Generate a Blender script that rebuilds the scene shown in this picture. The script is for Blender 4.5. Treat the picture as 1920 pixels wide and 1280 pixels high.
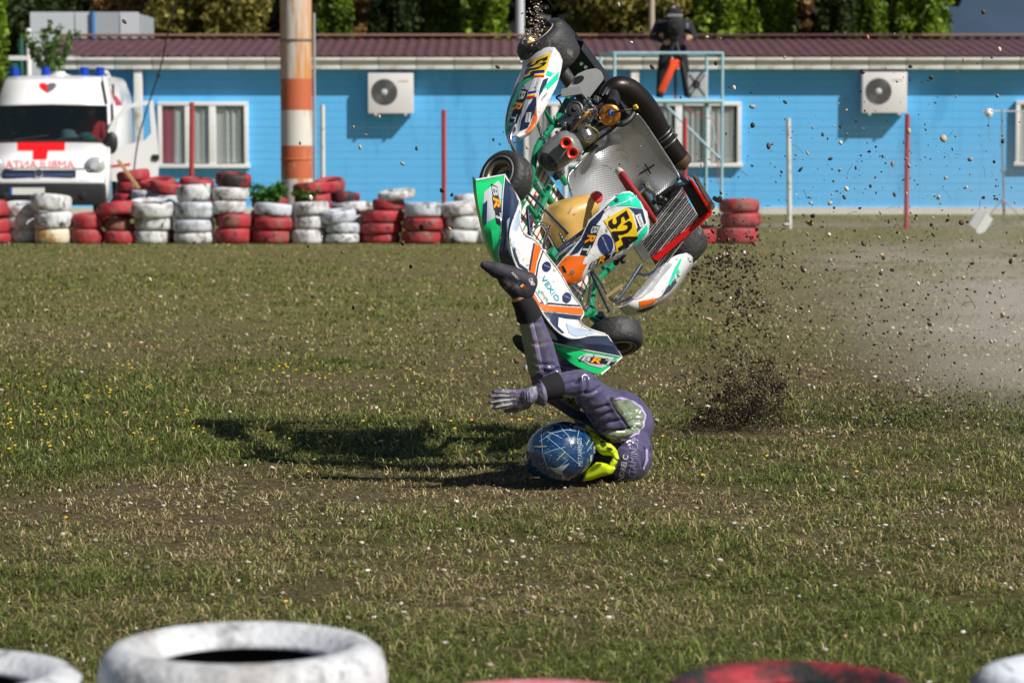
import bpy, bmesh, math, random
import numpy as np
from math import radians, sin, cos, pi, atan, atan2, sqrt
from mathutils import Vector, Matrix, Quaternion, noise
from mathutils.bvhtree import BVHTree

random.seed(7)
rng = np.random.default_rng(11)
scene = bpy.context.scene
for _o in list(bpy.data.objects):
    bpy.data.objects.remove(_o)
COL = scene.collection

# ------------------------------------------------------------------ camera
FPX = 5200.0                      # focal length in pixels of the 1920 px wide photograph
PITCH = atan(403 / FPX)           # horizon lies at y = 237
CAM_H = 1.64
cam_d = bpy.data.cameras.new('camera')
cam_d.sensor_width = 36.0
cam_d.lens = FPX / 1920 * 36.0
cam_d.clip_start = 0.5
cam_d.clip_end = 3000
cam_d.dof.use_dof = True
cam_d.dof.focus_distance = 13.3
cam_d.dof.aperture_fstop = 4.6
cam = bpy.data.objects.new('camera', cam_d)
COL.objects.link(cam)
cam.location = (0, 0, CAM_H)
cam.rotation_euler = (pi / 2 - PITCH, 0, 0)
scene.camera = cam

# ------------------------------------------------------------------ sky, sun, exposure
SUN_TRAVEL = Vector((-.88, .62, -1.0)).normalized()
world = bpy.data.worlds.new('World')
scene.world = world
world.use_nodes = True
wn = world.node_tree.nodes
sky = wn.new('ShaderNodeTexSky')
sky.sky_type = 'NISHITA'
sky.sun_disc = False
sky.sun_elevation = math.asin(-SUN_TRAVEL.z)
sky.sun_rotation = atan2(-SUN_TRAVEL.x, -SUN_TRAVEL.y)
wn['Background'].inputs['Strength'].default_value = 0.05
world.node_tree.links.new(sky.outputs[0], wn['Background'].inputs['Color'])
sun_d = bpy.data.lights.new('sun', 'SUN')
sun_d.energy = 5.0
sun_d.angle = radians(0.53)
sun_d.color = (1.0, .95, .87)
sun = bpy.data.objects.new('sun', sun_d)
COL.objects.link(sun)
sun.location = (20, -10, 25)
sun.rotation_euler = SUN_TRAVEL.to_track_quat('-Z', 'Y').to_euler()
scene.view_settings.view_transform = 'Standard'
scene.view_settings.look = 'None'
scene.view_settings.gamma = 1
scene.view_settings.exposure = 0.10
scene.render.engine = 'CYCLES'
scene.cycles.use_denoising = True
scene.cycles.max_bounces = 8
scene.cycles.transparent_max_bounces = 12
scene.cycles.volume_bounces = 1
scene.cycles.volume_step_rate = 2.0

# ------------------------------------------------------------------ helpers
_cp, _sp = cos(PITCH), sin(PITCH)
CAM = Vector((0, 0, CAM_H))
def ray(x, y):
    a, b = (x - 960) / FPX, (640 - y) / FPX
    return Vector((a, _cp + b * _sp, -_sp + b * _cp))
def at(x, y, Y):
    d = ray(x, y)
    return CAM + d * (Y / d.y)
def ground_at(x, y, z=0.0):
    d = ray(x, y)
    return CAM + d * ((z - CAM_H) / d.z)

def tag(o, label=None, cat=None, group=None, kind=None):
    if label: o['label'] = label
    if cat: o['category'] = cat
    if group: o['group'] = group
    if kind: o['kind'] = kind
    return o
def empty(name, loc=(0, 0, 0), rz=0.0):
    o = bpy.data.objects.new(name, None)
    o.empty_display_size = .1
    COL.objects.link(o)
    o.location = loc
    o.rotation_euler = (0, 0, rz)
    return o
def link(name, me, parent=None):
    o = bpy.data.objects.new(name, me)
    COL.objects.link(o)
    if parent is not None: o.parent = parent
    return o
def mesh_obj(name, verts, faces, mats, parent=None, smooth=False, mi=None, auto=None):
    me = bpy.data.meshes.new(name)
    me.from_pydata([tuple(v) for v in verts], [], [tuple(f) for f in faces])
    for m in (mats if isinstance(mats, (list, tuple)) else [mats]): me.materials.append(m)
    if mi is not None: me.polygons.foreach_set('material_index', mi)
    if smooth: me.polygons.foreach_set('use_smooth', [True] * len(me.polygons))
    me.update()
    o = link(name, me, parent)
    if auto is not None: sharp(me, auto)
    return o
def sharp(me, ang):
    bm = bmesh.new(); bm.from_mesh(me)
    for e in bm.edges:
        if len(e.link_faces) == 2 and e.calc_face_angle(0) > ang: e.smooth = False
    for f in bm.faces: f.smooth = True
    bm.to_mesh(me); bm.free()
def bm_obj(name, bm, mats, parent=None, auto=None, smooth=False):
    me = bpy.data.meshes.new(name)
    bmesh.ops.recalc_face_normals(bm, faces=bm.faces)
    if smooth:
        for f in bm.faces: f.smooth = True
    if auto is not None:
        for e in bm.edges:
            if len(e.link_faces) == 2 and e.calc_face_angle(0) > auto: e.smooth = False
        for f in bm.faces: f.smooth = True
    bm.to_mesh(me); bm.free()
    for m in (mats if isinstance(mats, (list, tuple)) else [mats]): me.materials.append(m)
    return link(name, me, parent)
def add_box(bm, c, s, rot=None, bev=0.0):
    r = bmesh.ops.create_cube(bm, size=1.0)
    M = Matrix.Translation(Vector(c)) @ (rot.to_4x4() if rot else Matrix()) @ Matrix.Diagonal((s[0], s[1], s[2], 1))
    bmesh.ops.transform(bm, matrix=M, verts=r['verts'])
    if bev:
        es = list({e for v in r['verts'] for e in v.link_edges})
        bmesh.ops.bevel(bm, geom=es, offset=bev, segments=2, affect='EDGES', profile=.6)
    return r['verts']
def box(name, c, s, mat, parent=None, bev=0.0, rot=None):
    bm = bmesh.new(); add_box(bm, c, s, rot, bev)
    return bm_obj(name, bm, mat, parent, auto=.6)
def frame_of(d):
    d = Vector(d).normalized()
    a = Vector((0, 0, 1)) if abs(d.z) < .9 else Vector((1, 0, 0))
    u = d.cross(a).normalized()
    return u, d.cross(u)
def catmull(P, n):
    P = [Vector(p) for p in P]
    out = []
    for i in range(len(P) - 1):
        p0, p1, p2, p3 = P[max(i - 1, 0)], P[i], P[i + 1], P[min(i + 2, len(P) - 1)]
        for k in range(n):
            t = k / n
            out.append(.5 * ((2 * p1) + (p2 - p0) * t + (2 * p0 - 5 * p1 + 4 * p2 - p3) * t * t + (3 * p1 - p0 - 3 * p2 + p3) * t ** 3))
    out.append(P[-1])
    return out
def add_tube(bm, pts, rad, seg=10, smooth=0, cap=True):
    P = [Vector(p) for p in pts]
    R = list(rad) if isinstance(rad, (list, tuple)) else [rad] * len(P)
    if smooth:
        Q = catmull([Vector((r, 0, 0)) for r in R], smooth)
        P = catmull(P, smooth); R = [q.x for q in Q]
    rings = []
    u = None
    for i, p in enumerate(P):
        d = (P[min(i + 1, len(P) - 1)] - P[max(i - 1, 0)]).normalized()
        if u is None: u, v = frame_of(d)
        else:
            u = (u - d * u.dot(d)).normalized(); v = d.cross(u)
        rings.append([bm.verts.new(p + (u * cos(2 * pi * k / seg) + v * sin(2 * pi * k / seg)) * R[i]) for k in range(seg)])
    for a, b in zip(rings, rings[1:]):
        for k in range(seg):
            bm.faces.new((a[k], a[(k + 1) % seg], b[(k + 1) % seg], b[k]))
    if cap:
        bm.faces.new(rings[0][::-1]); bm.faces.new(rings[-1])
    return rings
def tube(name, pts, rad, mat, parent=None, seg=10, smooth=0):
    bm = bmesh.new(); add_tube(bm, pts, rad, seg, smooth)
    return bm_obj(name, bm, mat, parent, auto=.9)
def add_lathe(bm, prof, seg=32, M=Matrix(), closed=False, mi=0):
    rings = []
    for r, z in prof:
        rings.append([bm.verts.new(M @ Vector((r * cos(2 * pi * k / seg), r * sin(2 * pi * k / seg), z))) for k in range(seg)])
    prs = list(zip(rings, rings[1:])) + ([(rings[-1], rings[0])] if closed else [])
    for a, b in prs:
        for k in range(seg):
            f = bm.faces.new((a[k], a[(k + 1) % seg], b[(k + 1) % seg], b[k])); f.material_index = mi
    return rings
def lathe(name, prof, mat, parent=None, seg=32, M=Matrix(), closed=False, auto=.7):
    bm = bmesh.new(); add_lathe(bm, prof, seg, M, closed)
    if not closed: bmesh.ops.remove_doubles(bm, verts=bm.verts, dist=1e-5)
    return bm_obj(name, bm, mat, parent, auto=auto)
def axis_matrix(c, d):
    d = Vector(d).normalized(); u, v = frame_of(d)
    return Matrix(((u.x, v.x, d.x, c[0]), (u.y, v.y, d.y, c[1]), (u.z, v.z, d.z, c[2]), (0, 0, 0, 1)))

# ------------------------------------------------------------------ materials
def lin(c):
    """sRGB hex string or tuple -> linear"""
    if isinstance(c, str):
        c = [int(c[i:i + 2], 16) / 255 for i in (0, 2, 4)]
        c = [x / 12.92 if x <= .04045 else ((x + .055) / 1.055) ** 2.4 for x in c]
    return (c[0], c[1], c[2], 1)
def M_(name, col, rough=.5, metal=0., var=0., vscale=6., bump=0., bscale=60., coat=0., dirt=None, spec=None, obj=True, rand=False, stretch=None):
    m = bpy.data.materials.new(name); m.use_nodes = True
    nt = m.node_tree; N = nt.nodes; L = nt.links
    b = N['Principled BSDF']
    c = lin(col)
    b.inputs['Base Color'].default_value = c
    b.inputs['Roughness'].default_value = rough
    b.inputs['Metallic'].default_value = metal
    if coat: b.inputs['Coat Weight'].default_value = coat; b.inputs['Coat Roughness'].default_value = .12
    if spec is not None: b.inputs['Specular IOR Level'].default_value = spec
    tc = N.new('ShaderNodeTexCoord')
    src = tc.outputs['Object']
    if rand:
        oi = N.new('ShaderNodeObjectInfo')
        ad = N.new('ShaderNodeVectorMath'); ad.operation = 'MULTIPLY_ADD'
        cb = N.new('ShaderNodeCombineXYZ')
        for k in range(3): L.new(oi.outputs['Random'], cb.inputs[k])
        ad.inputs[1].default_value = (37, 53, 71)
        L.new(cb.outputs[0], ad.inputs[0]); L.new(src, ad.inputs[2])
        src = ad.outputs[0]
    if stretch:
        mpn = N.new('ShaderNodeMapping'); mpn.inputs['Scale'].default_value = stretch
        L.new(src, mpn.inputs[0]); src = mpn.outputs[0]
    cur = None
    if var:
        nz = N.new('ShaderNodeTexNoise'); nz.inputs['Scale'].default_value = vscale; nz.inputs['Detail'].default_value = 6
        L.new(src, nz.inputs['Vector'])
        mx = N.new('ShaderNodeMix'); mx.data_type = 'RGBA'
        mx.inputs['A'].default_value = tuple(x * (1 - var) for x in c[:3]) + (1,)
        mx.inputs['B'].default_value = tuple(min(x * (1 + var), 1) for x in c[:3]) + (1,)
        L.new(nz.outputs['Fac'], mx.inputs['Factor'])
        cur = mx.outputs['Result']
    if dirt:
        for dc, amt, sc in (dirt if isinstance(dirt[0], (list, tuple)) and not isinstance(dirt[0][0], (int, float)) else [dirt]):
            nz = N.new('ShaderNodeTexNoise'); nz.inputs['Scale'].default_value = sc; nz.inputs['Detail'].default_value = 8
            nz.inputs['Roughness'].default_value = .65
            L.new(src, nz.inputs['Vector'])
            mr = N.new('ShaderNodeMapRange')
            mr.inputs['From Min'].default_value = .62 - amt * .3; mr.inputs['From Max'].default_value = .72 - amt * .25
            L.new(nz.outputs['Fac'], mr.inputs['Value'])
            mx = N.new('ShaderNodeMix'); mx.data_type = 'RGBA'
            if cur is None: mx.inputs['A'].default_value = c
            else: L.new(cur, mx.inputs['A'])
            mx.inputs['B'].default_value = lin(dc)
            L.new(mr.outputs[0], mx.inputs['Factor'])
            cur = mx.outputs['Result']
    if cur is not None: L.new(cur, b.inputs['Base Color'])
    if bump:
        nz = N.new('ShaderNodeTexNoise'); nz.inputs['Scale'].default_value = bscale; nz.inputs['Detail'].default_value = 5
        L.new(src, nz.inputs['Vector'])
        bp = N.new('ShaderNodeBump'); bp.inputs['Strength'].default_value = bump; bp.inputs['Distance'].default_value = .02
        L.new(nz.outputs['Fac'], bp.inputs['Height']); L.new(bp.outputs[0], b.inputs['Normal'])
    return m
def nodes_of(m): return m.node_tree.nodes, m.node_tree.links, m.node_tree.nodes['Principled BSDF']

# ------------------------------------------------------------------ drawing flat print onto real surfaces
def bvh_of(o):
    """collision tree of a mesh in world space (modifiers are thickness only)"""
    def wm(q):
        return wm(q.parent) @ q.matrix_parent_inverse @ q.matrix_basis if q.parent else q.matrix_basis.copy()
    W = wm(o)
    me = o.data
    return BVHTree.FromPolygons([W @ v.co for v in me.vertices], [tuple(p.vertices) for p in me.polygons]), W
def cut_grid(bm, res):
    if not bm.verts: return
    for ax in (0, 1):
        lo = min(v.co[ax] for v in bm.verts); hi = max(v.co[ax] for v in bm.verts)
        k = math.floor(lo / res) + 1
        while k * res < hi:
            co = [0, 0, 0]; co[ax] = k * res + .001
            no = [0, 0, 0]; no[ax] = 1
            bmesh.ops.bisect_plane(bm, geom=bm.verts[:] + bm.edges[:] + bm.faces[:], plane_co=co, plane_no=no, dist=1e-5)
            k += 1
def drape(name, bm, target, mat, parent, off=.0012, res=5.0, thick=0.0):
    res = min(res, 4.0) if off < .02 else res; off = off + .0008
    """bm holds faces in photo pixels (x, y, 0); they are laid onto the real surface of target"""
    tree, W = bvh_of(target)
    inv = W.inverted()
    cut_grid(bm, res)
    hits = {}
    miss = []
    for v in bm.verts:
        d = ray(v.co.x, v.co.y).normalized()
        loc, nor, idx, dist = tree.ray_cast(CAM, d)
        if loc is None: miss.append(v); continue
        if nor.dot(d) > 0: nor = -nor
        hits[v] = (loc + nor * off, dist)
    if not hits: print('decal misses', name); bm.free(); return None
    for v in miss:
        best = min(hits, key=lambda q: (q.co.x - v.co.x) ** 2 + (q.co.y - v.co.y) ** 2)
        dd = ray(v.co.x, v.co.y).normalized()
        loc, nor, _, _ = tree.find_nearest(CAM + dd * hits[best][1])
        if nor.dot(dd) > 0: nor = -nor
        hits[v] = (loc + nor * off, hits[best][1])
    pos = {v: inv @ p for v, (p, _) in hits.items()}
    for v, p in pos.items(): v.co = p
    # faces look towards the camera
    C = inv @ CAM
    for f in bm.faces:
        f.normal_update()
        if f.normal.dot(C - f.calc_center_median()) < 0: f.normal_flip()
        f.smooth = True
    me = bpy.data.meshes.new(name); bm.to_mesh(me); bm.free()
    me.materials.append(mat)
    o = link(name, me, parent)
    return o
def poly_bm(polys):
    bm = bmesh.new()
    for poly in polys:
        vs = [bm.verts.new((p[0], p[1], 0)) for p in poly]
        f = bm.faces.new(vs); f.normal_update()
    bmesh.ops.triangulate(bm, faces=bm.faces[:])
    return bm
def decal(name, target, poly, mat, parent=None, off=.0012, res=5.0):
    polys = poly if isinstance(poly[0][0], (tuple, list)) else [poly]
    return drape(name, poly_bm(polys), target, mat, parent or target, off, res)
_tcache = {}
def text_geo(s, bold=0.0):
    k = (s, bold)
    if k in _tcache: return _tcache[k]
    cu = bpy.data.curves.new('t', 'FONT'); cu.body = s; cu.offset = bold; cu.resolution_u = 2
    ob = bpy.data.objects.new('t', cu)
    COL.objects.link(ob)
    dg = bpy.context.evaluated_depsgraph_get()
    me = bpy.data.meshes.new_from_object(ob.evaluated_get(dg))
    V = np.array([v.co[:2] for v in me.vertices]); Fs = [tuple(p.vertices) for p in me.polygons]
    bpy.data.objects.remove(ob); bpy.data.curves.remove(cu); bpy.data.meshes.remove(me)
    lo, hi = V.min(0), V.max(0)
    V = (V - lo) / (hi - lo)
    _tcache[k] = (V, Fs)
    return V, Fs
def decal_text(name, target, s, o, xv, yv, mat, parent=None, off=.002, bold=.012, res=8.0):
    """text box: o = lower left corner in pixels, xv = vector along the whole word, yv = vector up the letters"""
    V, Fs = text_geo(s, bold)
    bm = bmesh.new()
    vs = [bm.verts.new((o[0] + v[0] * xv[0] + v[1] * yv[0], o[1] + v[0] * xv[1] + v[1] * yv[1], 0)) for v in V]
    for f in Fs:
        try: bm.faces.new([vs[i] for i in f])
        except ValueError: pass
    return drape(name, bm, target, mat, parent or target, off, res)
def ell(cx, cy, rx, ry, ang=0, n=28):
    return [(cx + rx * cos(2 * pi * k / n) * cos(ang) - ry * sin(2 * pi * k / n) * sin(ang),
             cy + rx * cos(2 * pi * k / n) * sin(ang) + ry * sin(2 * pi * k / n) * cos(ang)) for k in range(n)]
def line_poly(a, b, w):
    a, b = Vector((a[0], a[1])), Vector((b[0], b[1]))
    d = (b - a).normalized(); n = Vector((-d.y, d.x)) * w / 2
    return [tuple(a + n), tuple(b + n), tuple(b - n), tuple(a - n)]
def capsules_mesh(name, caps, mats, parent, voxel=.012, smooth=4):
    """continuous body: tapered limbs and masses fused into one surface"""
    bm = bmesh.new()
    for cp in caps:
        if len(cp) == 4:                       # tapered limb a, ra, b, rb
            a, ra, b, rb = cp
            a, b = Vector(a), Vector(b)
            n = max(2, int((b - a).length / (min(ra, rb) * .35)) + 1)
            pts = [a.lerp(b, i / n) for i in range(n + 1)]; rr = [ra + (rb - ra) * i / n for i in range(n + 1)]
            add_tube(bm, pts, rr, 14)
            for p, r in ((a, ra), (b, rb)):
                bmesh.ops.create_icosphere(bm, subdivisions=2, radius=r, matrix=Matrix.Translation(p))
        else:                                  # ellipsoid c, (rx, ry, rz), rotation matrix
            c, s, R = cp
            bmesh.ops.create_icosphere(bm, subdivisions=3, radius=1, matrix=Matrix.Translation(Vector(c)) @ R.to_4x4() @ Matrix.Diagonal((*s, 1)))
    o = bm_obj(name, bm, mats, None)
    md = o.modifiers.new('r', 'REMESH'); md.mode = 'VOXEL'; md.voxel_size = voxel; md.use_smooth_shade = True
    ms = o.modifiers.new('s', 'SMOOTH'); ms.factor = .5; ms.iterations = smooth
    dg = bpy.context.evaluated_depsgraph_get()
    me = bpy.data.meshes.new_from_object(o.evaluated_get(dg))
    old = o.data
    o.modifiers.clear(); o.data = me; bpy.data.meshes.remove(old)
    me.polygons.foreach_set('use_smooth', [True] * len(me.polygons))
    me.name = name
    if parent is not None: o.parent = parent
    return o

# ================================================================== GROUND
def vnoise(x, y, s, seed=0):
    x = np.asarray(x) / s; y = np.asarray(y) / s
    xi, yi = np.floor(x).astype(np.int64), np.floor(y).astype(np.int64)
    fx, fy = x - xi, y - yi
    fx, fy = fx * fx * (3 - 2 * fx), fy * fy * (3 - 2 * fy)
    def h(a, b):
        n = (a * 374761393 + b * 668265263 + seed * 144664477) & 0x7fffffff
        n = ((n ^ (n >> 13)) * 1274126177) & 0x7fffffff
        return ((n ^ (n >> 16)) & 0xffff) / 65535.0
    return (h(xi, yi) * (1 - fx) * (1 - fy) + h(xi + 1, yi) * fx * (1 - fy) + h(xi, yi + 1) * (1 - fx) * fy + h(xi + 1, yi + 1) * fx * fy)
def fbm(x, y, s, seed=0):
    return (vnoise(x, y, s, seed) * .5 + vnoise(x, y, s / 2.1, seed + 1) * .3 + vnoise(x, y, s / 4.3, seed + 2) * .2)
def green_amount(X, Y):
    """how green (1) or dry and bare (0) the meadow is"""
    b = np.interp(Y, [6, 8, 9.5, 10.6, 11.6, 12.6, 13.4, 15.5, 17.5, 19.5, 24, 28, 36, 45], [.50, .50, .42, .30, .24, .36, .62, .68, .60, .38, .36, .48, .58, .75])
    g = b + (fbm(X, Y * .8, 1.3, 3) - .5) * 1.7 + (fbm(X * .6, Y, 3.0, 9) - .5) * 1.0 - .05 * np.clip(X, -3, 3) * (Y > 13) * .8
    g = g - 1.1 * np.exp(-((X - 1.3) / .55) ** 2 - ((Y - 14.9) / .35) ** 2) - .6 * np.exp(-((X - .45) / .7) ** 2 - ((Y - 12.3) / .35) ** 2)
    return np.clip(g, 0, 1)
def gravel_amount(X, Y):
    g = np.interp(X - .055 * (Y - 14), [2.1, 3.1, 4.0], [0, .75, 1]) * np.interp(Y, [13.2, 14.5, 30, 40], [0, 1, 1, .3])
    return np.clip(g * (-.35 + 2.1 * fbm(X, Y * .7, 1.2, 21)), 0, .9)

gm = bpy.data.materials.new('meadow_soil'); gm.use_nodes = True
N, L, B = nodes_of(gm)
B.inputs['Roughness'].default_value = .95
B.inputs['Specular IOR Level'].default_value = .15
at_g = N.new('ShaderNodeAttribute'); at_g.attribute_name = 'cover'
sx = N.new('ShaderNodeSeparateColor'); L.new(at_g.outputs['Color'], sx.inputs[0])
tc = N.new('ShaderNodeTexCoord')
def nz_(scale, detail=8, rough=.6):
    n = N.new('ShaderNodeTexNoise'); n.inputs['Scale'].default_value = scale; n.inputs['Detail'].default_value = detail; n.inputs['Roughness'].default_value = rough
    L.new(tc.outputs['Object'], n.inputs['Vector']); return n
def ramp_(src, stops):
    r = N.new('ShaderNodeValToRGB')
    while len(r.color_ramp.elements) < len(stops): r.color_ramp.elements.new(.5)
    for e, (p, c) in zip(r.color_ramp.elements, stops): e.position = p; e.color = lin(c)
    L.new(src, r.inputs[0]); return r
def mix_(fac, a, b):
    m = N.new('ShaderNodeMix'); m.data_type = 'RGBA'
    L.new(fac, m.inputs['Factor']); L.new(a, m.inputs['A']); L.new(b, m.inputs['B']); return m.outputs['Result']
soil = ramp_(nz_(34, 10, .75).outputs['Fac'], [(.30, (.024, .017, .008)), (.5, (.105, .080, .040)), (.70, (.31, .25, .145))])
turf = ramp_(nz_(26, 10, .75).outputs['Fac'], [(.30, (.018, .020, .006)), (.5, (.080, .080, .024)), (.72, (.23, .21, .085))])
grav = ramp_(nz_(60, 10, .8).outputs['Fac'], [(.3, (.15, .12, .10)), (.5, (.32, .275, .24)), (.7, (.54, .48, .43))])
c1 = mix_(sx.outputs[0], soil.outputs[0], turf.outputs[0])
dryt = ramp_(nz_(14, 10, .8).outputs['Fac'], [(.30, (.070, .072, .022)), (.5, (.175, .165, .058)), (.72, (.33, .29, .13))])
c1 = mix_(sx.outputs[2], c1, dryt.outputs[0])
c2 = mix_(sx.outputs[1], c1, grav.outputs[0])
L.new(c2, B.inputs['Base Color'])
bp = N.new('ShaderNodeBump'); bp.inputs['Strength'].default_value = 1.0; bp.inputs['Distance'].default_value = .03
L.new(nz_(22, 10, .7).outputs['Fac'], bp.inputs['Height']); L.new(bp.outputs[0], B.inputs['Normal'])
# one sheet: fine mesh where the camera looks, large cells out to the horizon
xs = np.concatenate([[-900, -300, -100, -40], np.linspace(-20, 20, 161), [40, 100, 300, 900]])
ys = np.concatenate([[-300, -60, -10], np.linspace(2, 60, 233), [70, 90, 140, 300, 800, 1800]])
GX, GY = np.meshgrid(xs, ys)
inside = (np.abs(GX) < 20.5) & (GY > 1.5) & (GY < 60.5)
GZ = np.where(inside & (GY < 38), (fbm(GX, GY, 1.1, 40) - .5) * .045 - .004, 0)
gv = np.stack([GX.ravel(), GY.ravel(), GZ.ravel()], 1)
nx_, ny_ = len(xs), len(ys)
ii = np.arange(nx_ * ny_).reshape(ny_, nx_)
gf = np.stack([ii[:-1, :-1].ravel(), ii[:-1, 1:].ravel(), ii[1:, 1:].ravel(), ii[1:, :-1].ravel()], 1)
def np_mesh(name, verts, faces, mat, cols=None, attr='col', smooth=False):
    me = bpy.data.meshes.new(name)
    nf, k = faces.shape
    me.vertices.add(len(verts)); me.vertices.foreach_set('co', np.ascontiguousarray(verts, dtype=np.float32).ravel())
    me.loops.add(nf * k); me.loops.foreach_set('vertex_index', np.ascontiguousarray(faces, dtype=np.int32).ravel())
    me.polygons.add(nf); me.polygons.foreach_set('loop_start', np.arange(0, nf * k, k, dtype=np.int32))
    if smooth: me.polygons.foreach_set('use_smooth', np.ones(nf, dtype=bool))
    me.update(calc_edges=True)
    if cols is not None:
        ca = me.color_attributes.new(attr, 'FLOAT_COLOR', 'POINT')
        c4 = np.ones((len(verts), 4), dtype=np.float32); c4[:, :cols.shape[1]] = cols
        ca.data.foreach_set('color', c4.ravel())
    me.materials.append(mat)
    return me
gr_a = green_amount(gv[:, 0], gv[:, 1]); gv_a = gravel_amount(gv[:, 0], gv[:, 1])
far = (gv[:, 1] > 40); gr_a = np.where(far, np.clip(gr_a + .25, 0, 1), gr_a); band = np.exp(-((gv[:, 1] - 46.2) / 1.0) ** 2) * (gv[:, 0] > 2); gv_a = np.where(far, band * .5, gv_a)
ground = link('ground', np_mesh('ground', gv, gf, gm, np.stack([gr_a, gv_a, np.interp(gv[:, 1], [15, 24], [0, .85]) * np.clip(.45 + gr_a, 0, 1)], 1), 'cover', True))
tag(ground, 'dry meadow ground of soil, short turf and gravel', kind='structure')
def ground_z(X, Y):
    return np.where((Y < 38) & (np.abs(X) < 20), (fbm(X, Y, 1.1, 40) - .5) * .045 - .004, 0)

# ------------------------------------------------------------------ grass blades
def col_mat(name, rough=.7, transl=0., attr='col', spec=.3):
    m = bpy.data.materials.new(name); m.use_nodes = True
    N, L, B = nodes_of(m)
    a = N.new('ShaderNodeAttribute'); a.attribute_name = attr
    L.new(a.outputs['Color'], B.inputs['Base Color'])
    B.inputs['Roughness'].default_value = rough
    B.inputs['Specular IOR Level'].default_value = spec
    if transl:
        t = N.new('ShaderNodeBsdfTranslucent'); L.new(a.outputs['Color'], t.inputs['Color'])
        ms = N.new('ShaderNodeMixShader'); ms.inputs[0].default_value = transl
        L.new(B.outputs[0], ms.inputs[1]); L.new(t.outputs[0], ms.inputs[2])
        L.new(ms.outputs[0], N['Material Output'].inputs['Surface'])
    return m
grass_mat = col_mat('grass_blades', .55, .3)
def scatter(n, y0, y1, side=1.1):
    """points spread so that their number per picture area stays even"""
    u = rng.random(n)
    Y = 1 / (1 / y0 + u * (1 / y1 - 1 / y0))
    Y = Y + rng.normal(0, .02, n)
    X = (rng.random(n) * 2 - 1) * (Y * .192 + side)
    return X, Y
def make_grass(n, y0, y1, name):
    X, Y = scatter(n, y0, y1)
    g = green_amount(X, Y); gv_ = gravel_amount(X, Y)
    clump = fbm(X, Y, .22, 77)
    keep = rng.random(n) < np.clip(.48 + .60 * g + (clump - .5) * 3.0, .05, 1) * (1 - .80 * gv_)
    X, Y, g, clump = X[keep], Y[keep], g[keep], clump[keep]
    n = len(X)
    h = (.010 + .032 * rng.random(n) ** 1.6) * (.65 + .65 * g) * (.45 + 1.2 * clump)
    tall = rng.random(n) < .02
    h = np.where(tall, h * 1.9, h)
    w = (.0013 + .0018 * rng.random(n)) * np.clip(Y / 11, .8, 2.8)
    a = rng.random(n) * 2 * pi
    lean = .4 + 2.0 * rng.random(n)
    dx, dy = np.cos(a), np.sin(a)
    px, py = -dy, dx
    z0 = ground_z(X, Y) - .003
    b = np.stack([X, Y, z0], 1)
    side = np.stack([px * w, py * w, np.zeros(n)], 1)
    mid = b + np.stack([dx * h * lean * .38, dy * h * lean * .38, h * .62], 1)
    tip = b + np.stack([dx * h * lean * 1.15, dy * h * lean * 1.15, h * np.clip(1.05 - .3 * lean, .45, 1)], 1)
    V = np.stack([b - side, b + side, mid - side * .8, mid + side * .8, tip], 1).reshape(-1, 3)
    o = (np.arange(n) * 5)[:, None]
    Fc = np.concatenate([o + np.array([0, 1, 3]), o + np.array([0, 3, 2]), o + np.array([2, 3, 4])], 0)
    dry = rng.random(n) < np.clip(.88 - .95 * g, .14, .84)
    r1 = rng.random((n, 1))
    cg = np.array([.075, .115, .020]) * (1 - r1) + np.array([.31, .37, .085]) * r1
    cd = np.array([.26, .195, .085]) * (1 - r1) + np.array([.70, .57, .31]) * r1
    c = np.where(dry[:, None], cd, cg) * (.28 + 1.15 * rng.random((n, 1)) ** 1.3)
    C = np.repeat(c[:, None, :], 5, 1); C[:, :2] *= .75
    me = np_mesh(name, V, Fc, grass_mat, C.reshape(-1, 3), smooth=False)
    o_ = link(name, me)
    tag(o_, 'short green and straw coloured grass covering the meadow', 'grass', kind='stuff')
    return o_
make_grass(640000, 7.3, 51, 'grass')

# ------------------------------------------------------------------ pebbles lying in the grass, small yellow flowers
stone_mat = col_mat('stone', .75, spec=.3)
_bm = bmesh.new(); bmesh.ops.create_icosphere(_bm, subdivisions=1, radius=1)
ICO_V = np.array([v.co[:] for v in _bm.verts]); ICO_F = np.array([[v.index for v in f.verts] for f in _bm.faces]); _bm.free()
def rand_rot(n):
    q = rng.normal(size=(n, 4)); q /= np.linalg.norm(q, axis=1, keepdims=True)
    w, x, y, z = q.T
    return np.stack([1 - 2 * (y * y + z * z), 2 * (x * y - z * w), 2 * (x * z + y * w), 2 * (x * y + z * w), 1 - 2 * (x * x + z * z), 2 * (y * z - x * w),
                     2 * (x * z - y * w), 2 * (y * z + x * w), 1 - 2 * (x * x + y * y)], 1).reshape(n, 3, 3)
STONE_COLS = np.array([[.62, .58, .52], [.45, .37, .28], [.55, .45, .33], [.30, .27, .24], [.70, .66, .60], [.22, .19, .17], [.48, .30, .17]])
def stones_np(name, P, S, cols, mat, flat=.6, rag=.28):
    n = len(P)
    V = np.repeat(ICO_V[None], n, 0) * (1 + rag * (rng.random((n, len(ICO_V), 1)) - .5))
    V = V * np.stack([S, S * (.55 + .4 * rng.random(n)), S * (.4 + .45 * rng.random(n))], 1)[:, None, :]
    V = np.einsum('nij,nkj->nki', rand_rot(n), V) * np.array([1, 1, flat]) + P[:, None, :]
    Fc = (np.arange(n) * len(ICO_V))[:, None, None] + ICO_F[None]
    C = np.repeat(cols[:, None, :], len(ICO_V), 1)
    return np_mesh(name, V.reshape(-1, 3), Fc.reshape(-1, 3), mat, C.reshape(-1, 3), smooth=rag < .5)
def pebble_cols(n, p=None):
    k = rng.choice(len(STONE_COLS), n, p=p)
    return STONE_COLS[k] * (.7 + .5 * rng.random((n, 1)))
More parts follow.
